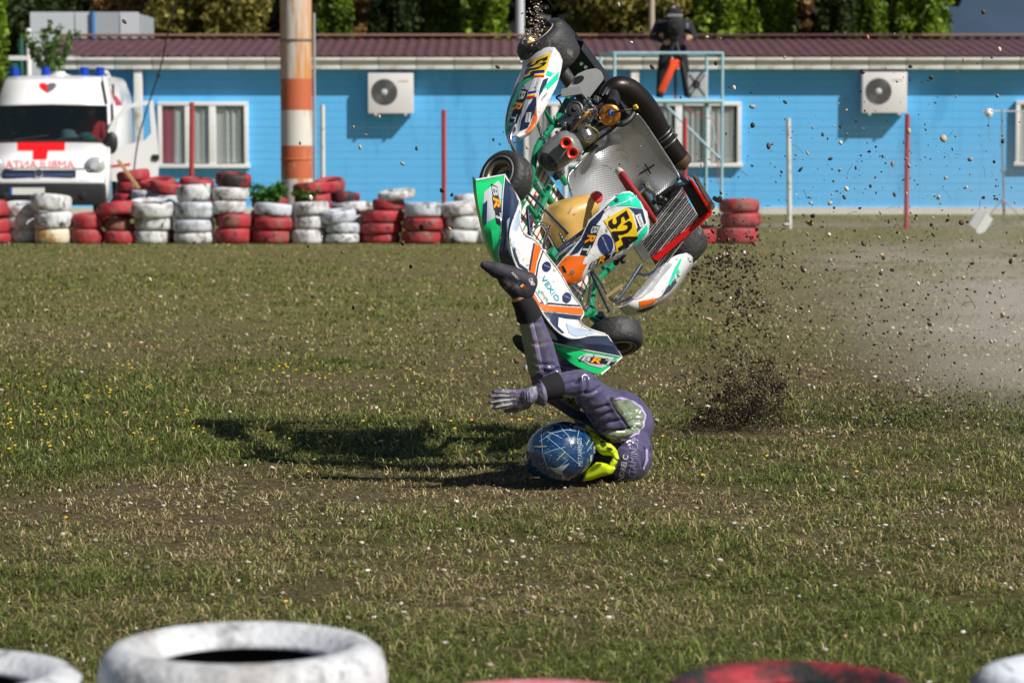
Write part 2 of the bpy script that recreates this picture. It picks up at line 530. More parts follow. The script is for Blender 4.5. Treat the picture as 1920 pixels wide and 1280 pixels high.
Xp, Yp = scatter(30000, 7.5, 34)
gvp = gravel_amount(Xp, Yp); gp = green_amount(Xp, Yp)
keep = rng.random(len(Xp)) < np.clip(.03 + .7 * gvp + .14 * (1 - gp) * (fbm(Xp, Yp, .8, 55) > .5) + (.10 + .40 * (fbm(Xp, Yp, .6, 66) > .5)) * (.35 + .65 * (Xp > -.4)) * np.exp(-((Yp - 11.8) / 2.0) ** 2), 0, 1)
Xp, Yp = Xp[keep], Yp[keep]
Sp = (.0040 + .016 * rng.random(len(Xp)) ** 4.0) * np.clip(Yp / 14, .9, 1.5)
o_ = link('pebbles', stones_np('pebbles', np.stack([Xp, Yp, ground_z(Xp, Yp) + Sp * .45 + .006], 1), Sp, pebble_cols(len(Xp), [.20, .24, .20, .13, .14, .05, .04]), stone_mat, .55))
tag(o_, 'pale pebbles scattered in the dry grass', 'pebbles', kind='stuff')
nf_ = 420
Yf = np.concatenate([rng.uniform(13.5, 19, 300), rng.uniform(9, 30, 120)]); Xf = np.where(np.arange(nf_) < 300, rng.uniform(-3.6, 0.8, nf_), rng.uniform(-1, 1, nf_) * (Yf * .19 + .5))
kf = fbm(Xf, Yf, 1.3, 91) + np.where(Xf < -2.2, .12, -.06) > .53; Xf, Yf = Xf[kf], Yf[kf]; nf_ = len(Xf)
ang = np.arange(6) / 6 * 2 * pi
disc = np.stack([np.cos(ang), np.sin(ang) * .9, .25 * np.cos(ang * 2)], 1)
Vf = disc[None] * (.006 + .005 * rng.random(nf_))[:, None, None] + np.stack([Xf, Yf, ground_z(Xf, Yf) + .03 + .02 * rng.random(nf_)], 1)[:, None]
Vf = np.concatenate([Vf, Vf.mean(1, keepdims=True) + np.array([0, 0, .006])], 1)
Ff = (np.arange(nf_) * 7)[:, None, None] + np.array([[k, (k + 1) % 6, 6] for k in range(6)])[None]
flower_mat = M_('yellow_petals', (.75, .50, .02), .6)
o_ = link('wild_flowers', np_mesh('wild_flowers', Vf.reshape(-1, 3), Ff.reshape(-1, 3), flower_mat))
tag(o_, 'tiny yellow wild flowers dotted through the grass', 'flowers', kind='stuff')

# ================================================================== BLUE CLUBHOUSE
YW = 52.0                                       # front wall plane
def wx(px, Y=YW): return at(px, 237, Y).x
def wz(py, Y=YW): return at(960, py, Y).z
blue_wall = M_('blue_wall_paint', (.115, .49, .91), .6, var=.04, vscale=.8, dirt=((.085, .41, .80), .22, 1.6), rand=True, stretch=(1, 1, .3))
white_paint = M_('white_paint', (.78, .77, .74), .5, var=.06, vscale=3, dirt=((.45, .33, .2), .08, 2.5))
fascia_m = M_('fascia_paint', (.76, .75, .70), .5, var=.06, vscale=2, dirt=((.45, .30, .16), .25, 2.0))
pvc = M_('window_plastic', (.80, .80, .80), .35)
roof_m = M_('maroon_roof_sheet', (.115, .050, .055), .42, var=.12, vscale=2, dirt=((.16, .09, .08), .3, 4))
ridge_m = M_('rusty_ridge_cap', (.27, .15, .11), .6, var=.2, vscale=2)
pane_m = M_('window_pane', (.25, .28, .30), .06)
N, L, B = nodes_of(pane_m)
tr = N.new('ShaderNodeBsdfTransparent'); ms = N.new('ShaderNodeMixShader'); ms.inputs[0].default_value = .12
tr.inputs[0].default_value = (.90, .93, .93, 1)
L.new(tr.outputs[0], ms.inputs[1]); L.new(B.outputs[0], ms.inputs[2]); L.new(ms.outputs[0], N['Material Output'].inputs['Surface'])
curtain_g = M_('grey_curtain', (.60, .58, .56), .9)
curtain_r = M_('crimson_curtain', (.42, .03, .08), .9)
dark_room = M_('dark_room', (.03, .03, .035), .9)
house = empty('clubhouse', (wx(960), YW, 0))
tag(house, 'long single-storey blue building with maroon metal roof across the background', 'building')
def rel(p, root): return Vector(p) - root.location
x0, x1 = wx(110), wx(2250)
ztop = wz(112)
pw = 1.15
k = 0
xx = x0
panel_me = None
while xx < x1:
    if panel_me is None:
        V = []; zz = .0; hp = ztop - .13
        while zz < hp:                                     # boards with narrow shadow grooves
            V += [(0, zz), (0, min(zz + .138, hp)), (.005, min(zz + .142, hp)), (.005, min(zz + .148, hp))]; zz += .15
        Vp = [(sx_ * (pw / 2 - .0015), y_, z_ - hp / 2) for (y_, z_) in V for sx_ in (-1, 1)]
        o = mesh_obj('wall_panel', Vp, [(i, i + 1, i + 3, i + 2) for i in range(0, len(Vp) - 2, 2)], blue_wall, house)
    else: o = link('wall_panel', panel_me, house)
    panel_me = o.data
    o.location = (xx + pw / 2 - house.location.x, 0, .13 + (ztop - .13) / 2)
    xx += pw
bm = bmesh.new(); add_box(bm, ((x0 + x1) / 2 - house.location.x, .02, .05), (x1 - x0, .14, .16)); bm_obj('plinth', bm, M_('plinth_concrete', (.62, .60, .55), .8, var=.15, vscale=3), house)
# side and back walls, so the house has depth
bm = bmesh.new()
add_box(bm, (x0 - house.location.x + .06, 3.2, ztop / 2 + .05), (.12, 6.2, ztop - .1)); add_box(bm, ((x0 + x1) / 2 - house.location.x, 6.3, ztop / 2 + .05), (x1 - x0 - .05, .12, ztop - .1))
bm_obj('rear_wall', bm, blue_wall, house)
# fascia boards below the roof edge
zf0, zf1 = wz(130, 51.72), wz(108, 51.72)
fw = .70; xx = x0 - .3; fme = None
while xx < x1:
    if fme is None:
        bm = bmesh.new(); add_box(bm, (0, 0, 0), (fw - .012, .05, zf1 - zf0), bev=.006)
        add_box(bm, (0, -.05, (zf1 - zf0) / 2 - .03), (fw - .008, .07, .05), bev=.01)
        o = bm_obj('fascia_panel', bm, fascia_m, house, auto=.6); fme = o.data
    else: o = link('fascia_panel', fme, house)
    o.location = (xx + fw / 2 - house.location.x, -.28, (zf0 + zf1) / 2)
    xx += fw
box('soffit', ((x0 + x1) / 2 - house.location.x, -.14, zf0 + .03), (x1 - x0 + .3, .24, .03), white_paint, house)
# corrugated roof sheet
zr0 = zf1 + .012; Yr1 = 55.2; zr1 = wz(72, Yr1)
per = .20
nr = int((x1 - x0 + .8) / (per / 6))
prof = [0, .0, .018, .022, .018, 0]
V = []; Fc = []
for i in range(nr + 1):
    x = x0 - .4 + i * per / 6 - house.location.x; dz = prof[i % 6]
    V += [(x, -.325, zr0 + dz), (x, Yr1 - YW, zr1 + dz), (x, 6.4 + .4, zr1 - .55 + dz)]
for i in range(nr):
    a, b = i * 3, i * 3 + 3
    Fc += [(a, b, b + 1, a + 1), (a + 1, b + 1, b + 2, a + 2)]
roof = mesh_obj('roof', V, Fc, roof_m, house)
xx = x0 - .4; rme = None
for (pa, pb, mt) in ((115, 690, ridge_m), (690, 1120, ridge_m), (1120, 1722, roof_m), (1722, 2250, ridge_m)):
    xa, xb = wx(pa, Yr1), wx(pb, Yr1)
    bm = bmesh.new(); add_box(bm, ((xa + xb) / 2 - house.location.x, Yr1 - YW - .1, zr1 + .055), (xb - xa - .01, .42, .045), bev=.01)
    bm_obj('ridge_cap', bm, mt, roof)
# porch posts
for px in (260, 1190):
    box('porch_post', (wx(px, 51.8) - house.location.x, -.2, zf0 / 2), (.15, .12, zf0 - .02), white_paint, house, .01)
def curtain(x0, x1, z0, z1, mat, parent, y=-.035, side=0):
    n = max(8, int((x1 - x0) / .012))
    V = []; Fc = []
    for i in range(n + 1):
        t = i / n
        for kz in (0, 1, 2, 3):
            tz = kz / 3
            pull = side * .12 * (1 - tz) ** 2 * (x1 - x0)
            x = x0 + t * (x1 - x0) + pull * (1 - abs(2 * t - 1))
            V.append((x, y + .022 * sin(t * (x1 - x0) * 34 + 2.2 * sin(t * 7 + x0 * 3)) * (.6 + .4 * tz), z0 + tz * (z1 - z0)))
    for i in range(n):
        for kz in range(3):
            a = i * 4 + kz; Fc.append((a, a + 4, a + 5, a + 1))
    return mesh_obj('curtain', V, Fc, mat, parent, True)
def window(pxa, pxb, pya, pyb, mulls, cur):
    xa, xb = wx(pxa) - house.location.x, wx(pxb) - house.location.x
    za, zb = wz(pyb), wz(pya)
    f = .075
    bm = bmesh.new()
    for c, s in ((((xa + xb) / 2, -.05, zb - f / 2), (xb - xa, .13, f)), (((xa + xb) / 2, -.055, za + f / 2), (xb - xa + .06, .15, f)),
                 ((xa + f / 2, -.05, (za + zb) / 2), (f, .128, zb - za - 2 * f)), ((xb - f / 2, -.05, (za + zb) / 2), (f, .128, zb - za - 2 * f))):
        add_box(bm, c, s, bev=.008)
    w = bm_obj('window', bm, pvc, house, auto=.6)
    edges = [xa + f] + [wx(m) - house.location.x for m in mulls] + [xb - f]
    for m in edges[1:-1]:
        box('mullion', (m, -.052, (za + zb) / 2), (.13, .11, zb - za - 2 * f - .002), pvc, w, .008)
    box('recess', ((xa + xb) / 2, -.008, (za + zb) / 2), (xb - xa - 2 * f, .006, zb - za - 2 * f), dark_room, w)
    for i in range(len(edges) - 1):
        a = edges[i] + (.065 if i else .0); b = edges[i + 1] - (.065 if i < len(edges) - 2 else .0)
        box('pane', ((a + b) / 2, -.075, (za + zb) / 2), (b - a - .004, .008, zb - za - 2 * f - .004), pane_m, w)
        for (t0, t1, mt, sd) in cur[i]:
            curtain(a + (b - a) * t0, a + (b - a) * t1, za + f + .02, zb - f - .01, mt, w, side=sd)
    return w
window(297, 466, 191, 315, (354, 399), (((0, .5, curtain_r, 0), (.42, 1, curtain_g, -1)), ((.05, .95, curtain_g, 0),), ((0, .92, curtain_g, 0),)))
window(983, 1150, 191, 312, (1040, 1095), (((.0, .9, curtain_g, 0),), ((0, 1, curtain_g, 0),), ((0, 1, curtain_g, 0),)))
window(1222, 1389, 191, 313, (1272, 1325), (((.0, .8, curtain_g, 0),), ((.1, .95, curtain_g, 0),), ((0.05, .9, curtain_g, 0),)))
window(1903, 2060, 189, 311, (1958, 2010), (((.0, .9, curtain_g, 0),), ((0, 1, curtain_g, 0),), ((0, 1, curtain_g, 0),)))
# air conditioners hung on the wall
ac_white = M_('ac_casing', (.74, .72, .72), .45, var=.04, vscale=4)
grille_m = M_('ac_grille', (.045, .047, .05), .6)
hub_m = M_('ac_hub', (.55, .55, .55), .5)
def air_conditioner(pxa, pxb, pya, pyb, label):
    xa, xb, za, zb = wx(pxa, 51.65), wx(pxb, 51.65), wz(pyb, 51.65), wz(pya, 51.65)
    r = empty('air_conditioner', ((xa + xb) / 2, YW, (za + zb) / 2))
    tag(r, label, 'air conditioner', 'air conditioners on the blue wall')
    w, h = xb - xa, zb - za
    box('casing', (0, -.17, 0), (w, .26, h), ac_white, r, .015)
    cx = -w * .14
    g = lathe('fan_grille', [(.0, .006), (.20, .006), (.235, .004), (.245, .0)], grille_m, r, 40, axis_matrix((cx, -.301, 0.02), (0, -1, 0)))
    lathe('fan_hub', [(.0, .022), (.05, .02), (.06, .012)], hub_m, g, 24, axis_matrix((cx, -.301, .02), (0, -1, 0)))
    bm = bmesh.new()
    for i in range(5):
        rr = .085 + i * .033
        M = axis_matrix((cx, -.308, .02), (0, -1, 0))
        add_lathe(bm, [(rr, 0), (rr + .006, .004), (rr + .012, 0)], 40, M)
    for i in range(16):
        a = i / 16 * 2 * pi
        add_tube(bm, [(cx + .06 * cos(a), -.312, .02 + .06 * sin(a)), (cx + .238 * cos(a + .25), -.312, .02 + .238 * sin(a + .25))], .003, 5)
    bm_obj('grille_wire', bm, M_('ac_wire', (.14, .145, .15), .5), g)
    box('name_plate', (w * .28, -.3015, h * .30), (w * .22, .003, .035), M_('ac_plate', (.60, .58, .50), .5), r)
    for s in (-1, 1): box('bracket', (s * w * .33, -.16, -h / 2 - .02), (.04, .30, .035), ac_white, r)
    return r
air_conditioner(690, 775, 137, 213, 'white air conditioner on the blue wall right of the striped pole')
air_conditioner(1617, 1701, 135, 212, 'white air conditioner on the blue wall above the right red fence post')

# ================================================================== FENCE
fence = empty('wire_fence', (wx(960, 44.6), 44.6, 0))
tag(fence, 'wire mesh fence with red and white posts in front of the blue building', 'fence')
red_post = M_('red_post_paint', (.42, .035, .035), .5, var=.15, vscale=6, dirt=((.2, .06, .05), .2, 5))
white_post = M_('white_post_paint', (.66, .65, .62), .5, var=.12, vscale=6, dirt=((.3, .25, .2), .2, 5))
for px, top, mt, dxp in ((360, 192, red_post, -3), (605, 197, white_post, 0), (832, 206, red_post, 0), (1060, 200, white_post, 0), (1284, 221, red_post, 0), (1478, 222, white_post, 4), (1701, 214, red_post, 0), (1940, 215, white_post, 0)):
    z = wz(top, 44.6)
    tube('fence_post', [(wx(px + dxp, 44.6) - fence.location.x, 0, -.05), (wx(px, 44.6) - fence.location.x, 0, z)], .038, mt, fence, 10)
wire_m = M_('galvanised_wire', (.42, .50, .52), .4, .6)
bm = bmesh.new()
xa, xb = wx(330, 44.6) - fence.location.x, wx(2000, 44.6) - fence.location.x
zt = wz(235, 44.6)
for i in range(int((xb - xa) / .1)):
    x = xa + i * .1
    add_tube(bm, [(x, .045, .02), (x, .045, zt)], .0011, 3, cap=False)
for i in range(int(zt / .1) + 1):
    add_tube(bm, [(xa, .048, .02 + i * .1), (xb, .048, .02 + i * .1)], 0.0013 if i % 4 else .002, 3, cap=False)
tag(bm_obj('wire_mesh', bm, wire_m, fence), kind='stuff')

# ================================================================== STRIPED POLE
pole = empty('striped_pole', at(557, 425, 41.0)); pole.location.z = 0
tag(pole, 'thick rusty metal pole with orange and white bands behind the tyres', 'pole')
pole_w = M_('pole_white', (.66, .64, .58), .6, var=.1, vscale=3, dirt=[((.52, .23, .06), .42, 2.6), ((.26, .25, .25), .22, 3.5)], stretch=(1, 1, .22))
pole_o = M_('pole_orange', (.52, .13, .05), .6, var=.15, vscale=3, dirt=[((.50, .33, .22), .28, 4), ((.20, .06, .03), .25, 3)], stretch=(1, 1, .5))
zs = [0, wz(335, 41), wz(273, 41), wz(207, 41), wz(148, 41), 5.2]
pr = 29.5 / 2 / FPX * 41 * 2
pole_r = M_('pole_rusty_white', (.60, .58, .54), .6, var=.1, vscale=3, dirt=[((.55, .25, .07), .75, 2.2), ((.30, .12, .04), .25, 5.0)], stretch=(1, 1, .10))
for i, mt in enumerate((pole_w, pole_o, pole_w, pole_o, pole_r)):
    lathe('pole_band', [(pr, zs[i]), (pr, zs[i + 1])], mt, pole, 32)
lathe('pole_collar', [(pr, 0), (pr + .012, 0.003), (pr + .012, .03), (pr, .033)], M_('collar_steel', (.2, .19, .18), .5, .5), pole, 32, Matrix.Translation((0, 0, wz(78, 41))))
lathe('pole_collar', [(pr, 0), (pr + .01, 0.003), (pr + .01, .02), (pr, .023)], pole_o, pole, 32, Matrix.Translation((0, 0, wz(300, 41))))
tube('conduit', [(pr + .03, .05, .1), (pr + .03, .05, 3.3)], .022, M_('conduit_grey', (.30, .34, .38), .5), pole, 8)
# slack black cable that runs up out of the picture
tube('overhead_cable', [at(250, 330, 43.9), at(262, 250, 43.2), at(300, 130, 43), at(312, 75, 42.8), at(338, -40, 42.5)], .012, M_('cable_rubber', (.02, .02, .025), .6), None, 6, 4)
tag(bpy.data.objects['overhead_cable'], 'thin black cable hanging slantwise past the ambulance door', 'cable')
box('cable_joint', (0, 0, 0), (.06, .05, .08), bpy.data.materials['cable_rubber'], bpy.data.objects['overhead_cable'], .02).location = at(297, 141, 42.95)

# ================================================================== TYRE BARRIER
def painted(name, col, chip, **kw):
    return M_(name, col, .62, var=.10, vscale=9, bump=.35, bscale=45, dirt=chip, rand=True, **kw)
rub = (.022, .021, .021)
T_INNER = M_('tyre_bare_inside', rub, .8)
T_RED = painted('tyre_paint_red', (.40, .026, .040), [((.24, .10, .08), .45, 6), (rub, .28, 7)])
T_WHITE = painted('tyre_paint_white', (.62, .63, .65), [((.30, .28, .26), .46, 6), (rub, .26, 7)])
T_BLUEW = painted('tyre_paint_bluish_white', (.52, .56, .63), [((.28, .28, .29), .34, 6), (rub, .24, 7)])
T_YELW = painted('tyre_paint_stained_white', (.66, .60, .46), [((.50, .27, .08), .35, 4), (rub, .08, 6)])
T_REDBLK = painted('tyre_paint_red_on_black', (.36, .025, .035), [(rub, .75, 4)])
T_FAINT = painted('tyre_paint_pink', (.55, .16, .20), [((.5, .3, .3), .3, 5)])
T_BROWN = painted('tyre_dusty', (.22, .09, .06), [(rub, .2, 5)])
def tyre_mesh(name, r=.30, w=.20, hole=.185, seg=56, tread=True):
    h = w / 2
    prof = [(hole, -h * .50), (hole + .012, -h * .62), (hole + .045, -h * .86), (r - .060, -h), (r - .030, -h * .92), (r - .008, -h * .72),
            (r, -h * .38), (r + .002, 0), (r, h * .38), (r - .008, h * .72), (r - .030, h * .92), (r - .060, h), (hole + .045, h * .86), (hole + .012, h * .62), (hole, h * .50),
            (hole + .012, h * .44), (r - .03, h * .55), (r - .018, 0), (r - .03, -h * .55), (hole + .012, -h * .44)]
    bm = bmesh.new(); rings = add_lathe(bm, prof, seg, closed=True)
    if tread:
        for j in (6, 7, 8):
            for k, v in enumerate(rings[j]):
                f = 1 - (.010 if (k + j) % 4 == 0 else 0) / r
                v.co.x *= f; v.co.y *= f
    bmesh.ops.recalc_face_normals(bm, faces=bm.faces)
    for i, f in enumerate(bm.faces):
        f.smooth = True
        if i // seg >= 14: f.material_index = 1
    me = bpy.data.meshes.new(name); bm.to_mesh(me); bm.free()
    return me
_ty = {}
def tyre(pos, diam, w, mat, label, cat='tyre', group='painted tyres of the barrier', tilt=(0, 0), rz=None, hole=.17, hi=False):
    key = (mat.name, hole, hi)
    if key not in _ty:
        me = tyre_mesh('tyre', hole=hole, seg=96 if hi else 56); me.materials.append(mat); me.materials.append(T_INNER); _ty[key] = me
    o = link('tyre', _ty[key])
    o.location = pos
    o.scale = (diam / .6, diam / .6, w / .20)
    o.rotation_euler = (tilt[0], tilt[1], random.random() * 6.28 if rz is None else rz)
    tag(o, label, cat, group)
    return o
CN = {T_RED: 'red', T_WHITE: 'white', T_BLUEW: 'bluish white', T_YELW: 'stained yellow-white', T_REDBLK: 'red and black', T_FAINT: 'pink', T_BROWN: 'dusty brown-red'}
# stack name, depth, list from the top down: (left px, right px, centre y px, paint, tilt degrees about the view axis)
R_, W_, BW, YW_, RB, BR = T_RED, T_WHITE, T_BLUEW, T_YELW, T_REDBLK, T_BROWN
STACKS = [
    ('stack cut by the left picture edge', 39.0, [(-60, 15, 393, R_, 0), (-58, 18, 425, R_, 0), (-58, 20, 448, R_, 0)]),
    ('all-white stack below the ambulance grille', 39.3, [(6, 68, 392, W_, 0), (10, 71, 416, W_, 0), (14, 70, 442, W_, 0)]),
    ('white stack below the ambulance plate', 39.0, [(58, 134, 380, W_, -3), (64, 136, 413, W_, 0), (66, 135, 443, YW_, 0)]),
    ('low red pair below the ambulance', 39.0, [(136, 196, 414, R_, 0), (134, 194, 442, R_, 0)]),
    ('heap left of the white stack', 39.0, [(180, 263, 396, R_, 13), (195, 244, 422, BR, 5), (194, 256, 443, R_, 0)]),
    ('white stack right of the toppled tyre', 39.0, [(242, 330, 390, W_, 2), (252, 324, 419, W_, 0), (250, 318, 443, W_, 0)]),
    ('rear heap behind the toppled tyre', 40.1, [(219, 281, 330, R_, 0), (217, 279, 351, R_, 0), (211, 270, 372, R_, 0), (211, 275, 393, W_, 0), (211, 275, 415, R_, 0)]),
    ('rear heap beside the wooden slat', 39.9, [(260, 330, 346, R_, 9), (246, 316, 366, BW, 0), (256, 330, 384, BW, 0), (262, 330, 408, R_, 0)]),
    ('rear heap above the toppled tyre', 39.7, [(283, 343, 352, R_, 5), (285, 340, 374, BW, 0), (285, 340, 396, W_, 0), (285, 340, 418, R_, 0)]),
    ('four-high white stack', 39.0, [(331, 400, 358, W_, 2), (327, 408, 397, BW, 0), (324, 402, 423, BW, 0), (326, 402, 446, W_, 0)]),
    ('rear stack behind the four-high stack', 39.8, [(336, 402, 346, R_, 0), (336, 402, 370, R_, 0), (336, 402, 394, W_, 0), (336, 402, 418, R_, 0)]),
    ('five-high stack topped red and black', 39.0, [(404, 471, 337, RB, 1), (396, 467, 362, W_, 0), (392, 461, 388, W_, 0), (404, 476, 413, R_, 0), (403, 473, 440, R_, 0)]),
    ('bluish-topped stack under the plant', 39.0, [(476, 552, 394, BW, 0), (475, 554, 418, R_, 0), (473, 546, 441, R_, 0)]),
    ('rear red stack under the plant', 39.8, [(472, 539, 381, R_, 0), (470, 538, 404, R_, 0), (470, 538, 427, R_, 0)]),
    ('white stack below the pole', 39.0, [(548, 617, 391, W_, 0), (549, 611, 416, W_, 0), (545, 608, 442, W_, 0)]),
    ('rear red stack by the striped pole', 39.9, [(549, 618, 353, R_, 2), (552, 620, 375, R_, 0), (552, 620, 398, R_, 0), (552, 620, 420, R_, 0)]),
    ('rear heap right of the striped pole', 40.2, [(590, 647, 347, R_, 10), (618, 675, 370, RB, 7), (600, 660, 393, R_, 0), (600, 660, 416, R_, 0)]),
    ('white stack with a dark open top', 39.0, [(597, 668, 405, BW, 1), (609, 674, 428, BW, -3), (609, 673, 447, W_, 0)]),
    ('rear white stack left of the red stack', 39.7, [(621, 699, 391, W_, 2), (640, 700, 412, W_, 0), (640, 700, 433, W_, 0)]),
    ('red stack capped by one white tyre', 39.2, [(708, 779, 365, W_, 1), (698, 759, 382, R_, 0), (676, 758, 405, R_, 0), (673, 755, 428, R_, 0), (678, 751, 447, R_, 0)]),
    ('stack of two reds under bluish white', 39.0, [(757, 833, 394, BW, 0), (755, 837, 421, R_, 0), (752, 829, 442, R_, 0)]),
    ('white stack just left of the kart', 39.0, [(824, 899, 391, W_, 0), (834, 904, 417, W_, 0), (829, 897, 442, W_, 0)]),
    ('rear white stack left of the kart', 39.8, [(850, 898, 374, W_, 0), (846, 905, 393, W_, 0), (846, 905, 414, W_, 0), (846, 905, 430, W_, 0)]),
    ('white stack behind the kart nose', 39.0, [(898, 968, 441, W_, 0)]),
    ('red stack behind the kart frame', 39.6, [(970, 1044, 383, R_, 0), (972, 1044, 408, R_, 0), (972, 1044, 433, R_, 0)]),
    ('all-red stack right of the kart', 39.0, [(1348, 1424, 386, R_, 0), (1351, 1428, 411, R_, 0), (1345, 1421, 438, R_, 0)]),
    ('low red tyre behind the kart radiator', 39.0, [(1276, 1346, 437, R_, 0)]),
]
ORD = ['top', 'second from the top', 'third from the top', 'fourth from the top', 'fifth from the top']
for nm, Y, lst in STACKS:
    n = len(lst)
    for i, (a, b, cy, mt, tl) in enumerate(lst):
        sc_ = Y / FPX
        zc_ = [at(960, t[2], Y).z for t in lst]
        if n == 1: top, bot = zc_[0] + .10, 0.
        else:
            top = (zc_[i - 1] + zc_[i]) / 2 if i else zc_[0] + (zc_[0] - zc_[1]) / 2
            bot = (zc_[i] + zc_[i + 1]) / 2 if i < n - 1 else 0.
        top = min(top, bot + .235)
        p = at((a + b) / 2, cy, Y)
        wd = (top - bot) * 1.02; p.z = (top + bot) / 2
        pos = 'single tyre' if n == 1 else (ORD[i] if i < n - 1 else 'bottom') + ' tyre'
        tyre(p, (b - a) * sc_, wd, mt, f'{CN[mt]} {pos}, {nm}', tilt=(radians(random.uniform(-2.5, 2.5)) - (.10 if i == 0 else 0), radians(tl)))
# foreground stacks, close to the lens
def fore_stack(cx, ytop, Y, diam, mats, label, hole=.175):
    z = CAM_H - (ytop - 237) / FPX * (Y + diam * .4)
    x = at(cx, 237, Y).x
    nlow = 3; w = z / nlow
    for i in range(nlow):
        tyre((x + (0 if i == 0 else .012 * (-1) ** i), Y, z - w * (i + .5)), diam, w * 1.0, mats[i % len(mats)], label if i == 0 else f'{CN[mats[i % len(mats)]]} tyre, {ORD[i]}, {label[label.index("in the foreground"):]}'.replace(' in the foreground', ' foreground'),
             group='tyres in the foreground', hole=hole, hi=True, rz=[.6, 2, 4][i])
fg_white = painted('tyre_paint_worn_white', (.58, .60, .63), [((.36, .35, .35), .42, 5), (rub, .26, 5.5)]); fg_red = painted('tyre_paint_flaking_red', (.34, .02, .03), [(rub, .66, 4)]); CN[fg_red] = 'black and red'; CN[fg_white] = 'worn white'
fore_stack(448, 1171, 5.72, .60, [fg_white, T_RED, fg_white], 'worn white tyre with dark open hole in the foreground stack lower left')
fore_stack(-128, 1223, 5.72, .60, [fg_white, fg_white, T_RED], 'white tyre in the foreground stack cut by the left picture edge')
fore_stack(1010, 1282, 5.72, .60, [T_FAINT, T_RED, fg_white], 'pink tyre rim in the foreground stack at bottom centre')
fore_stack(1496, 1246, 5.72, .55, [fg_red, fg_white, T_RED], 'black tyre with flaking red paint in the foreground stack lower right')
fore_stack(2098, 1228, 5.72, .58, [T_BLUEW, T_RED, fg_white], 'bluish white tyre in the foreground stack cut by the right picture edge')
# wooden slat stuck in the heap and green plants growing out of the tyres
sl = box('wooden_stick', (0, 0, 0), (.05, .025, .50), M_('pale_wood', (.50, .32, .14), .7, var=.2, vscale=8), None, .004)
sl.location = at(241, 327, 39.5); sl.rotation_euler = (0, radians(-36), 0)
tag(sl, 'pale wooden stick leaning on the red tyres before the ambulance', 'stick')
leaf_mat = col_mat('leaves', .5, .35)
def leaf_cloud(P, S, cols, rnd=1.0):
    n = len(P)
    q = np.array([[-.5, -.28, 0], [.5, -.28, .08], [.5, .28, 0], [-.5, .28, -.08]])
    V = np.einsum('nij,kj->nki', rand_rot(n), q) * S[:, None, None] + P[:, None]
    Fc = (np.arange(n) * 4)[:, None] + np.arange(4)[None]
    return V.reshape(-1, 3), Fc, np.repeat(cols[:, None], 4, 1).reshape(-1, 3)
def plant(name, px, py0, py1, wpx, Y, label, cols, n=260, leaf=.07, flowers=False):
    r = empty(name, at(px, py1, Y))
    h = (py1 - py0) / FPX * Y; w = wpx / FPX * Y
    bm = bmesh.new()
    tips = []
    for k in range(14):
        a = random.random() * 6.28; ln = h * random.uniform(.6, 1)
        t = Vector((cos(a) * w * .5 * random.random() ** .5, sin(a) * w * .3, ln)); tips.append(t)
        add_tube(bm, [(t.x * .1, t.y * .1, -.05), (t.x * .5, t.y * .5, ln * .55), t], [.006, .004, .002], 4)
    bm_obj('stem', bm, M_('plant_stem', (.10, .13, .04), .7), r)
    tp = np.array([tips[i % 14][:] for i in range(n)]); f = .35 + .65 * rng.random((n, 1))
    P = tp * f + rng.normal(0, .035, (n, 3))
    c = np.array(cols) * (.6 + .8 * rng.random((n, 1)))
    V, Fc, C = leaf_cloud(P, leaf * (.6 + .8 * rng.random(n)), c)
    link('foliage', np_mesh('foliage', V, Fc, leaf_mat, C), r)
    return tag(r, label, 'plant', 'plants between the tyres')
plant('leafy_plant', 500, 344, 390, 78, 39.55, 'green leafy plant growing behind the bluish-topped tyre stack', (.07, .19, .03), 420)
plant('leafy_plant', 575, 354, 388, 46, 39.45, 'sparse green plant growing before the red tyres at the pole', (.08, .14, .03), 160)
plant('leafy_sapling', 95, 40, 160, 120, 49.0, 'young leafy sapling rising behind the ambulance roof', (.10, .17, .04), 700, .075)

# ================================================================== AMBULANCE
YA = 44.9
amb = empty('ambulance', (at(86, 425, YA).x, YA, 0))
tag(amb, 'white ambulance van with red cross on its bonnet and open driver door', 'ambulance')
van_w = M_('van_white_paint', (.80, .80, .82), .3, coat=.6, var=.03, vscale=2)
van_blk = M_('van_bumper_plastic', (.018, .019, .022), .5)
van_dark = M_('van_interior', (.012, .013, .016), .8)
van_blue = M_('beacon_blue', (.005, .05, .42), .15, coat=.5)
van_red = M_('van_red_film', (.72, .012, .015), .35)
lens_m = M_('headlamp_lens', (.55, .56, .58), .08, .3)
rubber = M_('black_rubber', (.018, .018, .018), .6)
glass_d = bpy.data.materials.new('windscreen_glass'); glass_d.use_nodes = True
N, L, B = nodes_of(glass_d); B.inputs['Base Color'].default_value = (.02, .03, .035, 1); B.inputs['Roughness'].default_value = .03
tr = N.new('ShaderNodeBsdfTransparent'); tr.inputs[0].default_value = (.34, .40, .41, 1); ms = N.new('ShaderNodeMixShader'); ms.inputs[0].default_value = .30
L.new(tr.outputs[0], ms.inputs[1]); L.new(B.outputs[0], ms.inputs[2]); L.new(ms.outputs[0], N['Material Output'].inputs['Surface'])
HW = .99
# side profile (depth y, height z) and half width at each point
PROF = [(-.02, .42, .93), (-.06, .78, .96), (.02, .92, .97), (.10, 1.06, .975), (.50, 1.38, .965), (1.12, 1.97, .89), (1.18, 2.03, .885), (1.42, 2.40, .80), (1.65, 2.47, .78), (5.2, 2.48, .80), (5.35, 2.2, .90), (5.4, .42, .96)]
V = []; Fc = []
def shell(points, close_bottom=True):
    vs = []
    for (y, z, hw) in points:
        vs.append([(-hw, y, z), (hw, y, z)])
    return vs
